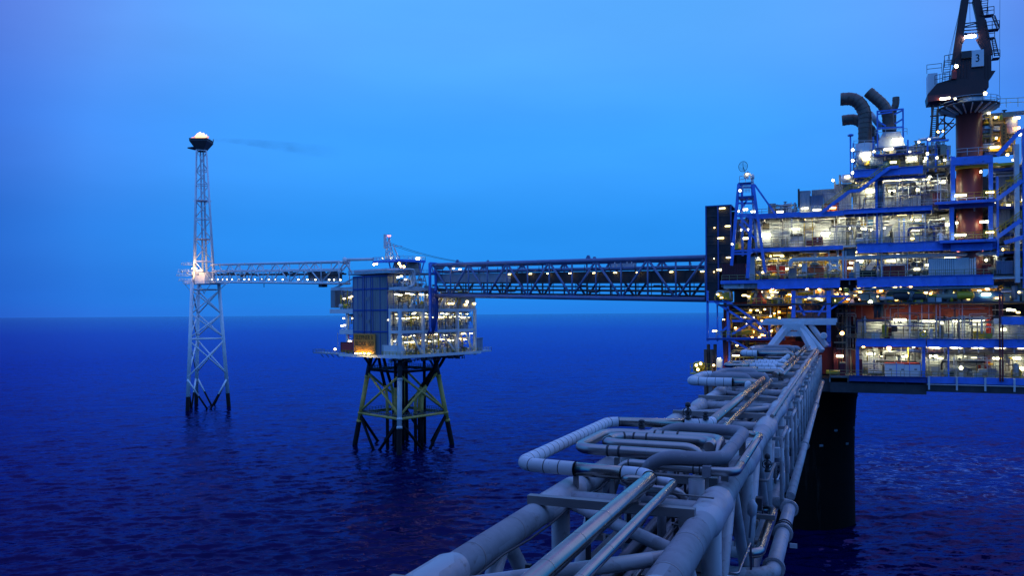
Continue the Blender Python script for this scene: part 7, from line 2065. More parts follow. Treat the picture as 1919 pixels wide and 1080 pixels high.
# ---- crane pedestal, portal and slewing crane
def crane():
    wc = WF + 3.0
    ux = (atw(1791, 250, wc).x + atw(1841, 250, wc).x) / 2; r = (atw(1841, 250, wc).x - atw(1791, 250, wc).x) / 2
    zb = F3; zt = atw(1815, 212, wc).z
    t = T('pedestal_crane', 'dark red slewing crane number 3 on a thick brown-red pedestal', 'crane', (ux, wc, zb))
    MB().lathe((ux, wc, 0), [(r * 0.85, F2 - 1.6), (r * 0.98, F2 + 0.4), (r, F2 + 2), (r, zt)], n=40).build('pedestal', PEDESTAL, t)
    # radial platform
    zr = atw(1815, 206, wc).z; R2 = (atw(1875, 200, wc).x - atw(1759, 200, wc).x) / 2
    mb = MB(); mb.lathe((ux, wc, zr - 0.7), [(r * 1.05, 0), (r * 1.06, 0.7), (R2, 1.0), (R2, 1.22), (r, 1.22)], n=40)
    mb.build('ring_platform', DARK, t)
    mb = MB()
    for k in range(20):
        a = 2 * math.pi * k / 20; c, s = math.cos(a), math.sin(a)
        mb.beam((ux + c * r * 1.05, wc + s * r * 1.05, zr - 0.9), (ux + c * R2 * 0.98, wc + s * R2 * 0.98, zr + 0.18), 0.14, 0.35)
    mb.builds('bracket', LTSTEEL, t)
    mb = MB(); ring = [(ux + R2 * math.cos(2 * math.pi * k / 20), wc + R2 * math.sin(2 * math.pi * k / 20), zr + 0.5) for k in range(21)]
    mb.rail(ring, h=1.1, r=0.035, step=3); mb.build('railing', LTSTEEL, t)
    MB().lathe((ux + 0.4, wc, zr + 0.5), [(r * 1.02, 0), (r * 1.02, 1.9)], n=40).build('slew_ring', SIGNWH, t)
    z0 = zr + 2.4
    def Q(px, py, d=0.0): return atw(px, py, wc - d)
    # machinery house
    hb = MB()
    outl = [(1738, 177), (1756, 156), (1782, 148), (1792, 110), (1800, 96), (1822, 94), (1845, 97), (1858, 104), (1858, 132), (1866, 132), (1853, 150), (1853, 163), (1842, 168), (1842, 178), (1795, 181), (1780, 186), (1740, 190)]
    f = [atw(x, y, wc - 2.4) for x, y in outl]
    hb.prism(f, (0, 4.8, 0)); hb.build('machinery_house', CRANE, t)
    mb = MB()
    for px in (1800, 1806, 1812, 1846, 1852): bp(mb, px, px + 1.0, 100, 146, wc - 2.55, 0.14)
    mb.build('house_rib', CRANE, t)
    bpart(t, 'red_underframe', PEDESTAL, 1738, 1782, 177, 188, wc - 2.7, 0.25)
    # counter cabin on the left
    bpart(t, 'winch_house', SIGNWH, 1739, 1757, 137, 174, wc - 2.0, 3)
    mb = MB(); mb.rail([Q(1737, 138, 2.3), Q(1765, 135, 2.3)], h=1.6, r=0.04); mb.rail([Q(1752, 158, 2.6), Q(1790, 149, 2.6)], h=1.6, r=0.04, step=0.8); mb.rail([Q(1770, 125, 2.5), Q(1787, 122, 2.5)], h=2.0, r=0.05, step=0.8)
    mb.ladder(Q(1772, 152, 2.6), Q(1776, 112, 2.6), w=1.1, r=0.06)
    mb.build('cab_rail', DARK, t)
    # number board
    sg = bpart(t, 'number_board', SIGNWH, 1821, 1844, 93, 124, wc - 2.9, 0.35)
    text_mesh('lettering', '3', 1.9, tuple(atw(1832, 109, wc - 2.93)), Matrix.Rotation(R_(90), 3, 'X'), BLACK, sg, ext=0.02, sx=0.8)
    bpart(t, 'equipment_box', DARK, 1802, 1820, 95, 108, wc - 3.0, 0.4)
    # boom foot and gantry legs reach above the frame of the photograph
    mb = MB()
    A0, A1 = Q(1790, 120, 0.5), Q(1833, -110, 0.5); B0, B1 = Q(1851, 104, 0.5), Q(1818, -110, 0.5)
    mb.beam(A0, Q(1808, 0, 0.5), 1.25, 1.0); mb.beam(Q(1808, 0, 0.5), Q(1822, -110, 0.5), 1.0, 0.9)
    mb.builds('gantry_leg', CRANE, t)
    mb = MB(); mb.beam(B0, Q(1838, 40, 0.5), 1.5, 1.2); mb.beam(Q(1838, 40, 0.5), Q(1829, 0, 0.5), 1.25, 1.0); mb.beam(Q(1829, 0, 0.5), Q(1823, -110, 0.5), 1.0, 0.9); mb.builds('gantry_leg', CRANE, t)
    mb = MB()
    for a, b in (((1806, 44), (1831, 41)), ((1806, 51), (1831, 49)), ((1806, 50), (1830, 43)), ((1804, 57), (1832, 55)), ((1803, 63), (1834, 61)), ((1810, 5), (1828, 5))): mb.beam(Q(*a, 0.7), Q(*b, 0.7), 0.16)
    mb.beam(Q(1811, 62, 0.8), Q(1802, 80, 0.8), 0.5); mb.beam(Q(1833, 72, 0.8), Q(1843, 90, 0.8), 0.7)
    mb.builds('cross_bar', CRANE, t)
    strip(t, 1818, 68, wc - 1.4, 20, 6, glow('cool_lamp', (1, 0.95, 0.88), 40))
    for px, py, m_ in ((1792, 124, LWS), (1846, 175, LY)): spot(t, px, py, wc - 3.0, 0.42, m_, (0.3, -1, 0))
    strip(t, 1771, 184.5, wc - 2.9, 18, 5, LWS); strip(t, 1790, 185, wc - 2.9, 5, 4, LW)
    bpart(t, 'red_locker', RED, 1784, 1793, 130, 147, wc - 2.9, 0.5)
    mb = MB()
    for p0, p1, q0, q1 in (((1860, 108), (1874, 106), 0, 0), ((1846, 55), (1873, 52), 0, 0), ((1840, 28), (1863, 27), 0, 0), ((1850, 70), (1864, 69), 0, 0)):
        a, b = Q(*p0, 1.2), Q(*p1, 1.2); mb.box(a.x, b.x, wc - 1.2, wc + 0.4, a.z - 0.12, a.z)
        mb.rail([(a.x, wc - 1.2, a.z), (b.x, wc - 1.2, a.z)], h=1.3, r=0.05, step=0.9)
    for a, b in (((1864, 105), (1858, 70)), ((1868, 52), (1858, 28)), ((1872, 104), (1864, 70)), ((1873, 52), (1864, 28))): mb.beam(Q(*a, 1.1), Q(*b, 1.1), 0.16)
    for i in range(9): mb.beam(Q(1864 - i * 0.7, 103 - 3.8 * i, 1.0), Q(1872 - i * 0.85, 103 - 3.8 * i, 1.0), 0.12); mb.beam(Q(1867.5 - i, 50 - 2.6 * i, 1.0), Q(1872.5 - i, 50 - 2.6 * i, 1.0), 0.12)
    mb.ladder(Q(1843, 28, 1.1), Q(1848, -30, 1.1), w=1.0, r=0.06)
    mb.build('access_stair', CRANE, t)
    mb = MB()
    for a, b in (((1775, 116), (1803, 0)), ((1778, 116), (1806, -20)), ((1873, 180), (1874, -20)), ((1818, 45), (1816, -60)), ((1830, 45), (1824, -60))): mb.beam(Q(*a, 1.5), Q(*b, 1.5), 0.05)
    mb.builds('hoist_rope', DARK, t)
    # ladder tower left of the pedestal
    o = T('ladder_tower', 'dark ladder tower with red braces beside the crane pedestal', 'ladder tower', tuple(atw(1752, 318, wc - 0.5)))
    mb = MB()
    for a, b in (((1743, 262), (1749, 196)), ((1754, 262), (1757, 205))): mb.beam(Q(*a, 1), Q(*b, 1), 0.3)
    for i in range(17): mb.beam(Q(1743.5 + i * 0.35, 258 - i * 3.6, 1), Q(1754 + i * 0.2, 258 - i * 3.6, 1), 0.12)
    mb.ladder(Q(1765, 318, 1), Q(1762, 262, 1), w=1.2, r=0.07)
    mb.build('ladder', DARK, o)
    mb = MB()
    for a, b in (((1746, 200), (1746, 320)), ((1758, 180), (1758, 320)), ((1770, 190), (1770, 262)), ((1743, 218), (1790, 214)), ((1758, 255), (1788, 222)), ((1758, 236), (1785, 200)), ((1765, 258), (1795, 228)), ((1758, 262), (1772, 258)), ((1744, 262), (1772, 258)), ((1762, 222), (1785, 240)), ((1758, 232), (1788, 231)), ((1758, 244), (1776, 243))): mb.beam(Q(*a, -0.4), Q(*b, -0.4), 0.2)
    mb.builds('brace', RED if False else paint('dull_red_steel', (0.28, 0.06, 0.04), 0.5), o)
    mb = MB()
    for py in (262, 196, 292): a = Q(1742, py, 1); b = Q(1772, py, 1); mb.box(a.x, b.x, wc - 1.2, wc + 0.5, a.z - 0.1, a.z)
    mb.builds('landing', DARK, o)
    spot(o, 1758, 247, wc - 1.2, 0.24, LO); spot(o, 1767, 246, wc - 1.2, 0.2, LY)
    # blue portal frame round the pedestal
    o = T('pedestal_portal', 'bright blue portal frame and landings wrapped round the crane pedestal', 'portal frame', (ux, WF - 0.8, F3))
    wp = WF - 1.0
    mb = MB()
    for a, b, y0, y1 in ((1782, 1790, 293, 376), (1853.5, 1861, 291, 372), (1780, 1788, 388, 452), (1853, 1861, 386, 452)): bp(mb, a, b, y0, y1, wp, 0.8)
    mb.builds('portal_leg', BLUE, o)
    mb = MB(); bp(mb, 1782, 1861, 292.5, 307, wp - 0.15, 1.1); mb.build('portal_head', BLUE, o)
    bpart(o, 'head_soffit', YELLOW, 1790, 1900, 307.5, 312, wp + 1.2, 3)
    for y0, y1, a, b in ((375.5, 385, 1753, 1866), (449, 457.5, 1761, 1868)):
        mb = MB(); bp(mb, a, b, y0, y0 + 5, wp - 1.6, 0.3); mb.m(1); bp(mb, a + 6, b - 2, y0 + 5.5, y1 + 5, wp + 0.5, 0.4); mb.m(0); bp(mb, a, b, y0, y0 + 1.5, wp - 1.2, 3)
        mb.builds('landing', [BLUE, BLUEDK], o)
        mb = MB(); q0, q1 = atw(a + 20, y0, wp - 1.5), atw(b, y0 - 1, wp - 1.5); q1.z = q0.z; mb.rail([q0, q1], h=1.15, r=0.035, step=1.1); mb.build('railing', YELLOW, o)
    bpart(o, 'deep_girder', BLUE, 1782, 1860, 457, 470, wp + 0.2, 0.5)
    mb = MB(); q0, q1 = atw(1792, 292, wp), atw(1855, 290, wp); q1.z = q0.z; mb.rail([q0, q1], h=1.2, r=0.035); mb.build('railing', LTSTEEL, o)
    for y in (356, 431):
        mb = MB()
        for px in (1843, 1850, 1857, 1864): bp(mb, px, px + 1.2, y, y + 14, wp - 1.9, 0.15)
        for yy in (y, y + 6, y + 11): bp(mb, 1843, 1865, yy, yy + 1.4, wp - 1.95, 0.1)
        mb.build('yellow_gate', YELLOW, o)
        strip(o, 1855, y + 5, wp - 1.3, 14, 6, LY)
    for px, py, wd in ((1800, 366.5, 21), (1844, 416, 14), (1800, 441, 20), (1848, 488, 4), (1793, 418, 5), (1838, 322, 4)): strip(o, px, py, wp - 1.0 if wd > 14 else wp + 1.5, wd, 5, LWS)
    strip(o, 1815, 470, wp + 3, 20, 4, LW)
crane()

# ---- right-hand end of the platform
def east_end():
    t = T('east_module', 'floodlit process module right of the crane pedestal, with yellow stairs and blue columns', 'process module', (U(1890), WF + 2, F2))
    for a, b, y0, y1 in ((1902, 1911, 270, 530), (1917, 1926, 240, 540), (1868, 1872, 330, 480)): bpart(t, 'column', BLUE if a != 1902 else LTSTEEL, a, b, y0, y1, WF - 0.5, 0.9)
    for a, b, y0, y1, m_ in ((1862, 1893, 388, 420, WALLDK), (1862, 1893, 440, 472, WALLDK), (1872, 1902, 310, 350, WALLDK), (1880, 1990, 330, 520, WALLDK), (1866, 1880, 372, 388, WALL), (1862, 1900, 474, 500, WALLDK)): bpart(t, 'wall_panel', m_, a, b, y0, y1, WF + 3 + (b % 3), 0.3)
    mb = MB()
    for a, b in (((1866, 376), (1916, 338)), ((1866, 447), (1914, 412)), ((1868, 292), (1914, 243)), ((1882, 455), (1919, 444))): mb.beam(atw(*a, WF - 0.4), atw(*b, WF - 0.4), 0.3, 0.7)
    mb.builds('stair_stringer', BLUE, t)
    mb = MB()
    for a, b in (((1866, 372), (1914, 336)), ((1866, 443), (1914, 408))): mb.rail([atw(*a, WF - 0.6), atw(*b, WF - 0.6)], h=1.2, r=0.045, step=1.0)
    mb.builds('handrail', YELLOW, t)
    for z, y in ((0, 525), (0, 560)): pass
    mb = MB()
    for y in (516, 470, 436, 384, 312): bp(mb, 1862, 1990, y, y + 4, WF + 1.0, 8)
    mb.build('floor_beam', BLUEDK, t)
    bpart(t, 'platform_beam', LTSTEEL, 1860, 1990, 519, 522, WF - 0.2, 1)
    bpart(t, 'roof_beam', WALLDK, 1846, 1990, 207, 214, WF + 4, 0.5); bpart(t, 'roof_beam', DARK, 1842, 1878, 226, 232, WF + 3.5, 0.8); bpart(t, 'roof_beam', DARK, 1842, 1882, 266, 270, WF + 3.0, 2.5); bpart(t, 'roof_beam', BLUEDK, 1845, 1884, 284, 290, WF + 3.0, 2)
    mb = MB(); mb.rail([atw(1842, 203, WF + 4.2), atw(1930, 199, WF + 4.2)], h=1.6, r=0.035, step=1.8); mb.rail([atw(1842, 285, WF + 2.6), atw(1884, 283, WF + 2.6)], h=1.2, r=0.04, step=0.8); mb.rail([atw(1842, 265, WF + 2.6), atw(1884, 263, WF + 2.6)], h=1.2, r=0.04); mb.build('railing', YELLOW, t)
    clutter(t, ident, U(1846), U(1910), WF + 3.0, WF + 8, atw(1880, 284, WF + 3).z, atw(1880, 212, WF + 3).z, 170, 101, weights=(6, 2, 6, 1, 7, 1, 3, 1), pr=(0.06, 0.3))
    clutter(t, ident, U(1864), U(1960), WF + 2.0, WF + 5, F3 + 2, F5, 80, 102, weights=(6, 1, 5, 1, 3, 0, 4, 0))
    clutter(t, ident, U(1864), U(1960), WF + 1.0, WF + 4, F2 + 0.2, F3 + 2, 60, 103, weights=(6, 1, 3, 2, 2, 1, 4, 0))
    for a, b, y0, y1, m_ in ((1852, 1882, 271, 283, YELLOW),): bpart(t, 'yellow_walkway', m_, a, b, y0 + 8, y1, WF + 2.8, 2.0)
    for px, py, wd, m_ in ((1864, 276, 16, LY), (1880, 262, 8, LO), (1866, 220, 6, LY), (1853, 212, 7, LW), (1880, 240, 6, LY), (1905, 221, 12, LY), (1870, 318, 7, LW), (1863, 382, 12, LWS), (1868, 478, 14, LWS), (1913, 252, 10, LWS), (1888, 290, 6, LY), (1867, 259, 4, LW), (1900, 300, 8, LW), (1919, 296, 8, LWS), (1918, 375, 8, LWS), (1919, 450, 8, LWS), (1875, 468, 10, LY), (1894, 222, 8, LY), (1909, 240, 6, LO), (1890, 385, 8, LY)): strip(t, px, py, WF + (1.5 if px > 1900 else 2.4), wd, 5, m_)
    o = T('orange_hoist', 'tall orange and yellow hoist column lit beside the crane pedestal', 'hoist', tuple(atw(1881, 284, WF + 1.5)))
    mb = MB(); bp(mb, 1876, 1887, 232, 282, WF + 1.5, 1.0); mb.builds('column', ORANGE, o)
    mb = MB()
    for i in range(7): bp(mb, 1880.5, 1882.5, 235 + i * 6.5, 238 + i * 6.5, WF + 1.4, 0.06)
    mb.build('hatch_mark', BLACK, o); bpart(o, 'head', YELLOW, 1873, 1879, 215, 225, WF + 1.3, 0.8)
    bpart(o, 'beam_end', COPPER, 1878, 1899, 210, 219, WF + 1.6, 1.5)
    o = T('lit_vessel', 'cream upright vessel lit warm, next to the orange hoist', 'vessel', tuple(atw(1896, 246, WF + 2.6)))
    q = atw(1896, 247, WF + 3); zt = atw(1896, 222, WF + 3).z
    MB().lathe(q, [(0.5, -0.3), (0.95, 0), (0.95, zt - q.z), (0.5, zt - q.z + 0.4)], n=20).build('shell', WHITE, o); MB().lathe(q, [(0.97, 0.7), (0.97, 0.9)], n=20).build('band', LTSTEEL, o)
    o = T('blue_container', 'blue-grey ribbed container at the right end of the third deck', 'container', (U(1883), WF + 0.8, F2 - 0.1))
    bp(MB(), 1868, 1899, 489, 514, WF + 0.8, 2.2).build('body', CONTB, o)
    mb = MB()
    for i in range(9): bp(mb, 1869 + i * 3.3, 1870.5 + i * 3.3, 490, 513, WF + 0.7, 0.09)
    mb.build('rib', CONTB, o)
    mb = MB()
    for px in (1867.5, 1898.5): bp(mb, px, px + 1, 488.5, 516, WF + 0.66, 0.3)
    mb.build('corner_frame', CONTB, o)
    MB().box(U(1862), U(1990), WF + 0.2, WF + 8, F2 - 0.5, F2 - 0.12).build('deck_plate', GRATE, t)
east_end()

# ---- left corner: clad stair tower, radar mast, blue lattice below
def west_end():
    ws = WF + 2.5
    t = T('stair_tower', 'tall dark clad stair tower at the left end of the big platform', 'stair tower', (U(1347, ws), ws, Zp(530, 1347, ws)))
    x0, x1 = atw(1323.5, 460, ws).x, atw(1370, 460, ws).x; xm = atw(1346, 460, ws).x
    zb, zt = atw(1347, 545, ws).z, atw(1347, 387.5, ws).z
    dz = 9.0
    for a, b in ((x0, xm - 0.05), (xm + 0.05, x1)):
        n = 9
        for i in range(n):
            c, d = zb + (zt - zb) * i / n, zb + (zt - zb) * (i + 1) / n - 0.12
            if a > xm - 1 and i < 2: continue
            MB().box(a, b, ws, ws + 0.12, c, d).build('cladding_panel', MESHDK, t)
    mb = MB()
    for y in (ws + 0.2, ws + dz): mb.box(x0, x0 + 0.12, y, y + 0.01, zb, zt)
    mb.box(x0 - 0.003, x0 + 0.1, ws + 0.13, ws + dz, zb, zt); mb.box(x0, x1, ws + dz, ws + dz + 0.1, zb, zt); mb.build('side_cladding', MESHDK, t)
    mb = MB()
    for x in (x0, xm, x1):
        mb.box(x - 0.14, x + 0.14, ws - 0.16, ws - 0.004, zb, zt + 0.1)
    mb.box(x0 - 0.14, x1 + 0.14, ws - 0.2, ws + dz, zt + 0.1, zt + 0.3)
    mb.build('frame', BLUEDK, t)
    mb = MB()
    for i in range(10):
        z = zb + (zt - zb) * i / 9; mb.box(x0, x1, ws - 0.10, ws - 0.03, z - 0.07, z + 0.07)
    mb.build('cladding_rail', DARK, t)
    for px, py, wd in ((1353.5, 390.5, 13), (1363.5, 424, 11), (1350.5, 446.5, 14), (1345, 506, 6), (1366, 483, 12), (1339, 427, 3), (1338, 485, 2.5), (1338, 510, 2.5)): strip(t, px, py, ws - 0.35, wd, 3, LY, 0.1)
    # radar mast
    o = T('radar_mast', 'blue four-legged radar mast with a ladder cage and a wire dish on top', 'mast', (U(1407, WF), WF - 0.8, F2))
    wf, wbk = WF - 0.9, WF + 3.2
    topz = atw(1397, 342, wf).z
    mb = MB()
    L = {'a': ((1371, 503), (1388, 345)), 'b': ((1400, 522), (1410, 400)), 'c': ((1434, 520), (1411, 345)), }
    mb.beam(atw(1371, 498, wf), atw(1384.5, 345, wf), 0.55); mb.beam(atw(1401, 522, wf + .4), atw(1408, 402, wf + .4), 0.65); mb.beam(atw(1434, 512, wf), atw(1411.5, 345, wf), 0.5)
    mb.beam(atw(1420, 500, wbk), atw(1409, 345, wbk), 0.45); mb.beam(atw(1392, 480, wbk), atw(1390, 345, wbk), 0.45)
    mb.builds('mast_leg', BLUE, o)
    mb = MB()
    for a, b in (((1383, 345), (1412, 345)), ((1383, 351), (1412, 351)), ((1384, 402), (1420, 402)), ((1382, 405), (1422, 408)), ((1376, 471), (1429, 469)), ((1375, 476), (1403, 476)), ((1387, 407), (1410, 432)), ((1402, 370), (1387, 398)), ((1386, 420), (1418, 450)), ((1414, 346), (1457, 407)), ((1414, 470), (1402, 478)), ((1384, 381), (1413, 381))): mb.beam(atw(*a, wf + 0.2), atw(*b, wf + 0.2), 0.34)
    mb.builds('brace', BLUE, o)
    mb = MB(); a = atw(1384, 368, wf); b = atw(1413, 368, wf); mb.box(a.x, b.x, wf - 0.3, wf + 3, a.z - 0.5, a.z - 0.05); a = atw(1384, 343, wf); b = atw(1411, 343, wf); mb.box(a.x, b.x, wf - 0.3, wf + 3, a.z - 0.1, a.z)
    mb.builds('platform', BLUEDK, o)
    mb = MB(); q0, q1 = atw(1386, 343, wf - .2), atw(1408, 343, wf - .2); q1.z = q0.z; mb.rail([q0, q1], h=1.3, r=0.05, step=0.9)
    for i in range(6): x = 1391 + i * 2.8; mb.beam(atw(x, 361, wf - .3), atw(x, 347, wf - .3), 0.09)
    for y in (349, 353, 357): mb.beam(atw(1390, y, wf - .3), atw(1406, y, wf - .3), 0.07)
    mb.build('cage', LTSTEEL, o)
    mb = MB(); mb.beam(atw(1400, 322, wf), atw(1410, 331, wf), 0.35); mb.beam(atw(1408, 328, wf), atw(1411, 346, wf), 0.5); q = atw(1410, 331, wf); mb.lathe(q, [(0.35, -0.5), (0.4, 0.1), (0.2, 0.5)], n=10); bp(mb, 1394, 1402, 325, 333, wf, 1); mb.build('pedestal', WHITE, o)
    # wire dish: ring with bars
    mb = MB(); c = atw(1392.5, 312, wf - 0.4)
    nrm = Vector((-0.35, -1, 0.0)).normalized(); sx = Vector((0, 0, 1)).cross(nrm).normalized()
    def el(a, rr): return c + sx * (rr * 0.92 * math.cos(a)) + Vector((0, 0, rr * math.sin(a)))
    for rr in (1.0,): mb.sweep([el(2 * math.pi * k / 28, rr) for k in range(29)], 0.045, 5)
    for k in (-0.75, -0.5, -0.25, 0, 0.25, 0.5, 0.75):
        h = math.sqrt(1 - k * k); mb.beam(c + Vector((0, 0, k)) - sx * h * .92, c + Vector((0, 0, k)) + sx * h * .92, 0.045)
    mb.beam(c - Vector((0, 0, 1)), c + Vector((0, 0, 1)), 0.06); mb.beam(c, atw(1398, 328, wf), 0.08)
    mb.build('wire_dish', DARK, o)
    spot(o, 1387, 357.5, wf - 0.3, 0.3, LWS); spot(o, 1372, 458, wf - 0.3, 0.22, LWS); spot(o, 1402, 430, wf, 0.22, LW)
    strip(o, 1400, 326, wf - 0.5, 6, 4, LW)
    # lower left: lattice, gratings, red wall
    t = T('west_frame', 'blue lattice frame with yellow gratings under the left end of the platform', 'lattice frame', (U(1400), WF + 1, F0))
    w = WF + 0.8
    mb = MB()
    for a, b in (((1326, 545), (1326, 640)), ((1364, 567), (1364, 640)), ((1341, 567), (1443, 632)), ((1366, 567), (1415, 600)), ((1370, 628), (1416, 600)), ((1416, 600), (1442, 630)), ((1442, 600), (1442, 632)), ((1368, 636), (1401, 654)), ((1325, 566), (1366, 566)), ((1324, 636), (1470, 634)), ((1372, 602), (1418, 602)), ((1350, 624), (1364, 612))): mb.beam(atw(*a, w), atw(*b, w), 0.42)
    mb.builds('lattice', BLUE, t)
    mb = MB()
    for a, b in (((1487, 545), (1487, 596)), ((1553, 545), (1553, 650)), ((1487, 557), (1592, 555)), ((1492, 584), (1553, 584)), ((1497, 570), (1508, 592)), ((1548, 568), (1533, 592)), ((1588, 558), (1556, 580))): mb.beam(atw(*a, w), atw(*b, w), 0.75 if a[0] == b[0] else 0.35)
    mb.builds('lattice', BLUE, t)
    mb = MB(); bp(mb, 1324, 1470, 634.5, 638, w - 0.3, 4); bp(mb, 1338, 1366, 564, 566, w - 0.3, 4); mb.builds('floor', BLUEDK, t)
    mb = MB()
    for a, b, y in ((1340, 1366, 563), (1342, 1440, 633), (1408, 1486, 571)):
        q0, q1 = atw(a, y, w - 0.2), atw(b, y, w - 0.2); q1.z = q0.z; mb.rail([q0, q1], h=1.2, r=0.05, step=1.0)
    mb.build('railing', YELLOW, t)
    bpart(t, 'red_wall', REDWALL, 1356, 1490, 566, 672, w + 9, 0.4); bpart(t, 'red_wall', REDWALL, 1366, 1560, 640, 700, w + 8, 0.4)
    bpart(t, 'dark_panel', MESHDK, 1372, 1408, 572, 630, w + 3, 0.2); bpart(t, 'dark_panel', MESHDK, 1326, 1345, 540, 566, w + 1.5, 0.3); bpart(t, 'dark_panel', WALLDK, 1490, 1555, 556, 600, w + 5, 0.3)
    bpart(t, 'yellow_mezzanine', YELLOW, 1404, 1490, 569, 571.5, w + 1, 4)
    clutter(t, ident, U(1366), U(1490), w + 1.5, w + 7, Zp(632, 1420, w), Zp(575, 1420, w), 110, 111, weights=(3, 6, 4, 3, 8, 0, 2, 1), pr=(0.05, 0.25))
    clutter(t, ident, U(1340), U(1366), w + 1, w + 5, Zp(565, 1350, w), Zp(545, 1350, w), 30, 112, weights=(3, 3, 3, 2, 9, 0, 1, 1))
    clutter(t, ident, U(1366), U(1450), w + 1.5, w + 6, Zp(690, 1400, w), Zp(642, 1400, w), 50, 113, weights=(3, 6, 4, 2, 3, 0, 1, 1))
    clutter(t, ident, U(1410), U(1485), w + 1.0, w + 6, Zp(570, 1450, w), Zp(546, 1450, w), 60, 114, weights=(3, 3, 5, 2, 8, 0, 1, 1))
    mb = MB(); q = atw(1424, 566, w + 1.4); mb.lathe(q, [(1.5, -0.6), (1.35, 0.2), (0.5, 2.0), (0.3, 2.2)], n=20); mb.build('red_cone', RED, t)
    mb = MB(); bp(mb, 1343, 1345.5, 570, 640, w + 1, 0.3); bp(mb, 1365, 1368.5, 600, 700, w + 0.5, 0.3); mb.m(1); mb.beam(atw(1356, 600, w + 1), atw(1361, 700, w + 1), 0.7); mb.build('leg_post', [BLUE, MAROON], t)
    bpart(t, 'white_cone_post', WHITE, 1443, 1444.5, 576, 592, w + 0.6, 0.15)
    for px, py, wd, m_ in ((1407, 582, 6, LY), (1419, 582, 7, LY), (1381, 648, 6, LY), (1391, 648.5, 6, LY), (1337, 621, 6, LY), (1342, 621, 5, LY), (1444, 593, 5, LY), (1345, 552, 8, LY), (1352, 558, 8, LY), (1356, 600, 6, LO), (1420, 563, 12, LY), (1395, 554, 10, LY), (1403, 556, 8, LY), (1482, 564, 7, LY), (1391, 602, 5, LY), (1407, 622, 14, LO), (1400, 608, 5, LY), (1425, 614, 6, LO), (1455, 640, 5, LY), (1380, 680, 8, LY), (1400, 684, 8, LY), (1520, 562, 5, LY), (1537, 562, 6, LY), (1338, 688, 5, LY), (1440, 600, 5, LO), (1460, 585, 6, LO), (1412, 596, 6, LY), (1430, 628, 9, LO)): strip(t, px, py, w + (1.0 if px < 1400 else 2.0), wd, 4, m_)
    strip(t, 1379, 667, w - 0.5, 16, 3.5, LW)
    o = T('lit_lifebuoy_basket', 'round yellow-lit basket hanging off the left corner above the sea', 'basket', tuple(atw(1309, 700, w)))
    c = atw(1310, 688, w)
    mb = MB(); mb.lathe(c, [(0.5, -1.1), (1.1, -0.8), (1.25, 0), (1.1, 0.8), (0.5, 1.1)], n=16); mb.build('shell', YELLOW, o)
    mb = MB(); mb.rail([c + Vector((-1.5, -1.3, -1.1)), c + Vector((2.5, -1.3, -1.1))], h=1.8, r=0.05, step=0.7); mb.box(c.x - 1.6, c.x + 3.2, c.y - 1.4, c.y + 1.4, c.z - 1.4, c.z - 1.2); mb.build('cage', YELLOW, o)
    for px, py in ((1305, 685), (1313, 682), (1308, 693)): spot(o, px, py, w - 1.4, 0.36, LY)
    o = T('lit_board', 'bright lit white panel beside the caisson pipes', 'panel', tuple(atw(1348, 690, w)))
    bp(MB(), 1343, 1353, 673, 690, w - 0.2, 0.8).build('board', WHITE, o); bp(MB(), 1342.5, 1343.3, 672, 700, w - 0.3, 0.2).build('post', LTSTEEL, o)
    strip(o, 1348, 672, w - 0.9, 7, 3, LWS); strip(o, 1337.5, 685, w - 0.6, 6, 5, LY)
    o = T('red_wedge', 'red wedge-shaped shield between the white panel and the grey post', 'shield', tuple(atw(1360, 692, w)))
    mb = MB(); mb.prism([atw(1354, 690, w + .4), atw(1363, 692, w + .4), atw(1363, 664, w + .4), atw(1360, 669, w + .4)], (0, 0.6, 0)); mb.build('plate', RED, o)
    # overall dark core so that the decks are not see-through from front to back
    o = T('platform_core', 'dark inner bulk of the big platform behind the lit decks', 'platform core', (8, 200, F0))
    MB().box(U(1372, 176), 46, 179, 205, F0 + 0.2, F4 - 0.6).build('bulkhead', DARK, o)
    MB().box(U(1604, 176), 46, 176, 195, F4, F5 - 0.5).build('bulkhead', DARK, o)
west_end()

def added_down_lamp(par, c, wx=1.5, wy=0.4):
    """added ceiling fitting that evens out the deck light; shines only from its lower face"""
    x, y, z = c; mb = MB()
    mb.poly([(x - wx / 2, y - wy / 2, z), (x - wx / 2, y + wy / 2, z), (x + wx / 2, y + wy / 2, z), (x + wx / 2, y - wy / 2, z)])
    mb.m(1).box(x - wx / 2 - 0.05, x + wx / 2 + 0.05, y - wy / 2 - 0.05, y + wy / 2 + 0.05, z + 0.004, z + 0.12)
    mb.box(x - wx / 2 - 0.05, x + wx / 2 + 0.05, y - wy / 2 - 0.09, y - wy / 2 - 0.054, z - 0.16, z + 0.10)
    return mb.build('lamp', [LC, WALLDK], par)
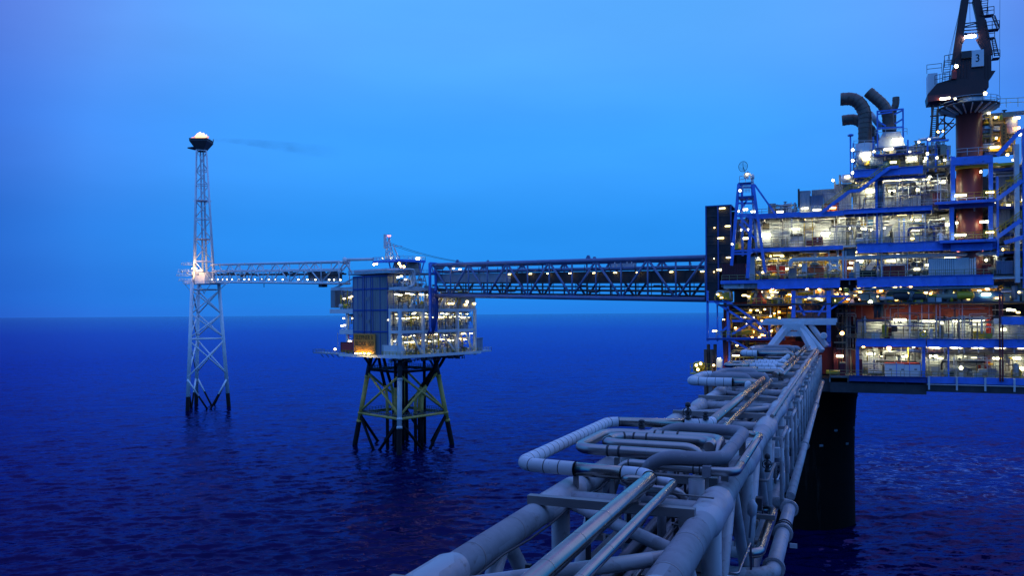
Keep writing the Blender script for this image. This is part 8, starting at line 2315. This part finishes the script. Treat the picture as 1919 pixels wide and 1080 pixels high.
# ---- slim pipes and trays, and added ceiling lamps that brighten the open deck fronts
def fill_decks():
    by = {o['label'][:5]: o for o in bpy.data.objects if o.parent is None and o.get('category') == 'deck'}
    def dk(nm): return bpy.data.objects[nm]
    rows = (('cellar_deck', 1606, 1990, F0, F1 - 1.5, 1.2, 44, 9), ('lower_deck', 1606, 1990, F1, FM - 0.4, 1.2, 40, 9), ('main_deck', 1400, 1862, F2, F3 - 1.7, 0.9, 70, 12),
            ('upper_deck', 1420, 1780, F3, F4 - 0.9, 0.9, 60, 12), ('module_deck', 1600, 1780, F4, F5 - 1.5, 0.9, 40, 7), ('exhaust_deck', 1606, 1780, F5, F5 + 4.5, 0.7, 40, 0))
    for i, (nm, a, b, z0, z1, w, n, nl) in enumerate(rows):
        t = dk(nm); u0, u1 = U(a), U(b)
        clutter(t, ident, u0, u1, WF + w, WF + w + 2.6, z0, z1, n, 300 + i, weights=(8, 2, 2, 3, 1, 0, 3, 1), pr=(0.03, 0.10), slim=True)
        for k in range(nl):
            added_down_lamp(t, (u0 + (u1 - u0) * (k + 0.5) / nl, WF + 2.2, z1 + 0.2))  # hidden lamps added to light the deck evenly
    t = bpy.data.objects['lower_deck']; rng = random.Random(8)
    for k in range(58):  # small lamps added to warm the mezzanine pipework
        x = U(1410) + (U(1880) - U(1410)) * rng.random()
        lamp(t, (x, WF + rng.uniform(0.8, 2.5), FM + rng.uniform(0.5, 2.9)), 0.45, 0.18, rng.choice((LO, LO, LY, LY, LW)), d=0.16)
    for k in range(44):  # further lamps added deeper in to brighten the backdrop
        x = U(1410) + (U(1900) - U(1410)) * rng.random()
        lamp(t, (x, WF + rng.uniform(4.0, 6.8), FM + rng.uniform(0.8, 3.0)), 0.5, 0.2, rng.choice((LO, LY, LY)), d=0.16)
    t = bpy.data.objects['west_frame']
    for k in range(22):
        x = U(1370) + (U(1490) - U(1370)) * rng.random()
        lamp(t, (x, WF + rng.uniform(1.5, 3.5), rng.uniform(40, 46)), 0.35, 0.16, rng.choice((LO, LY)), d=0.16)
fill_decks()
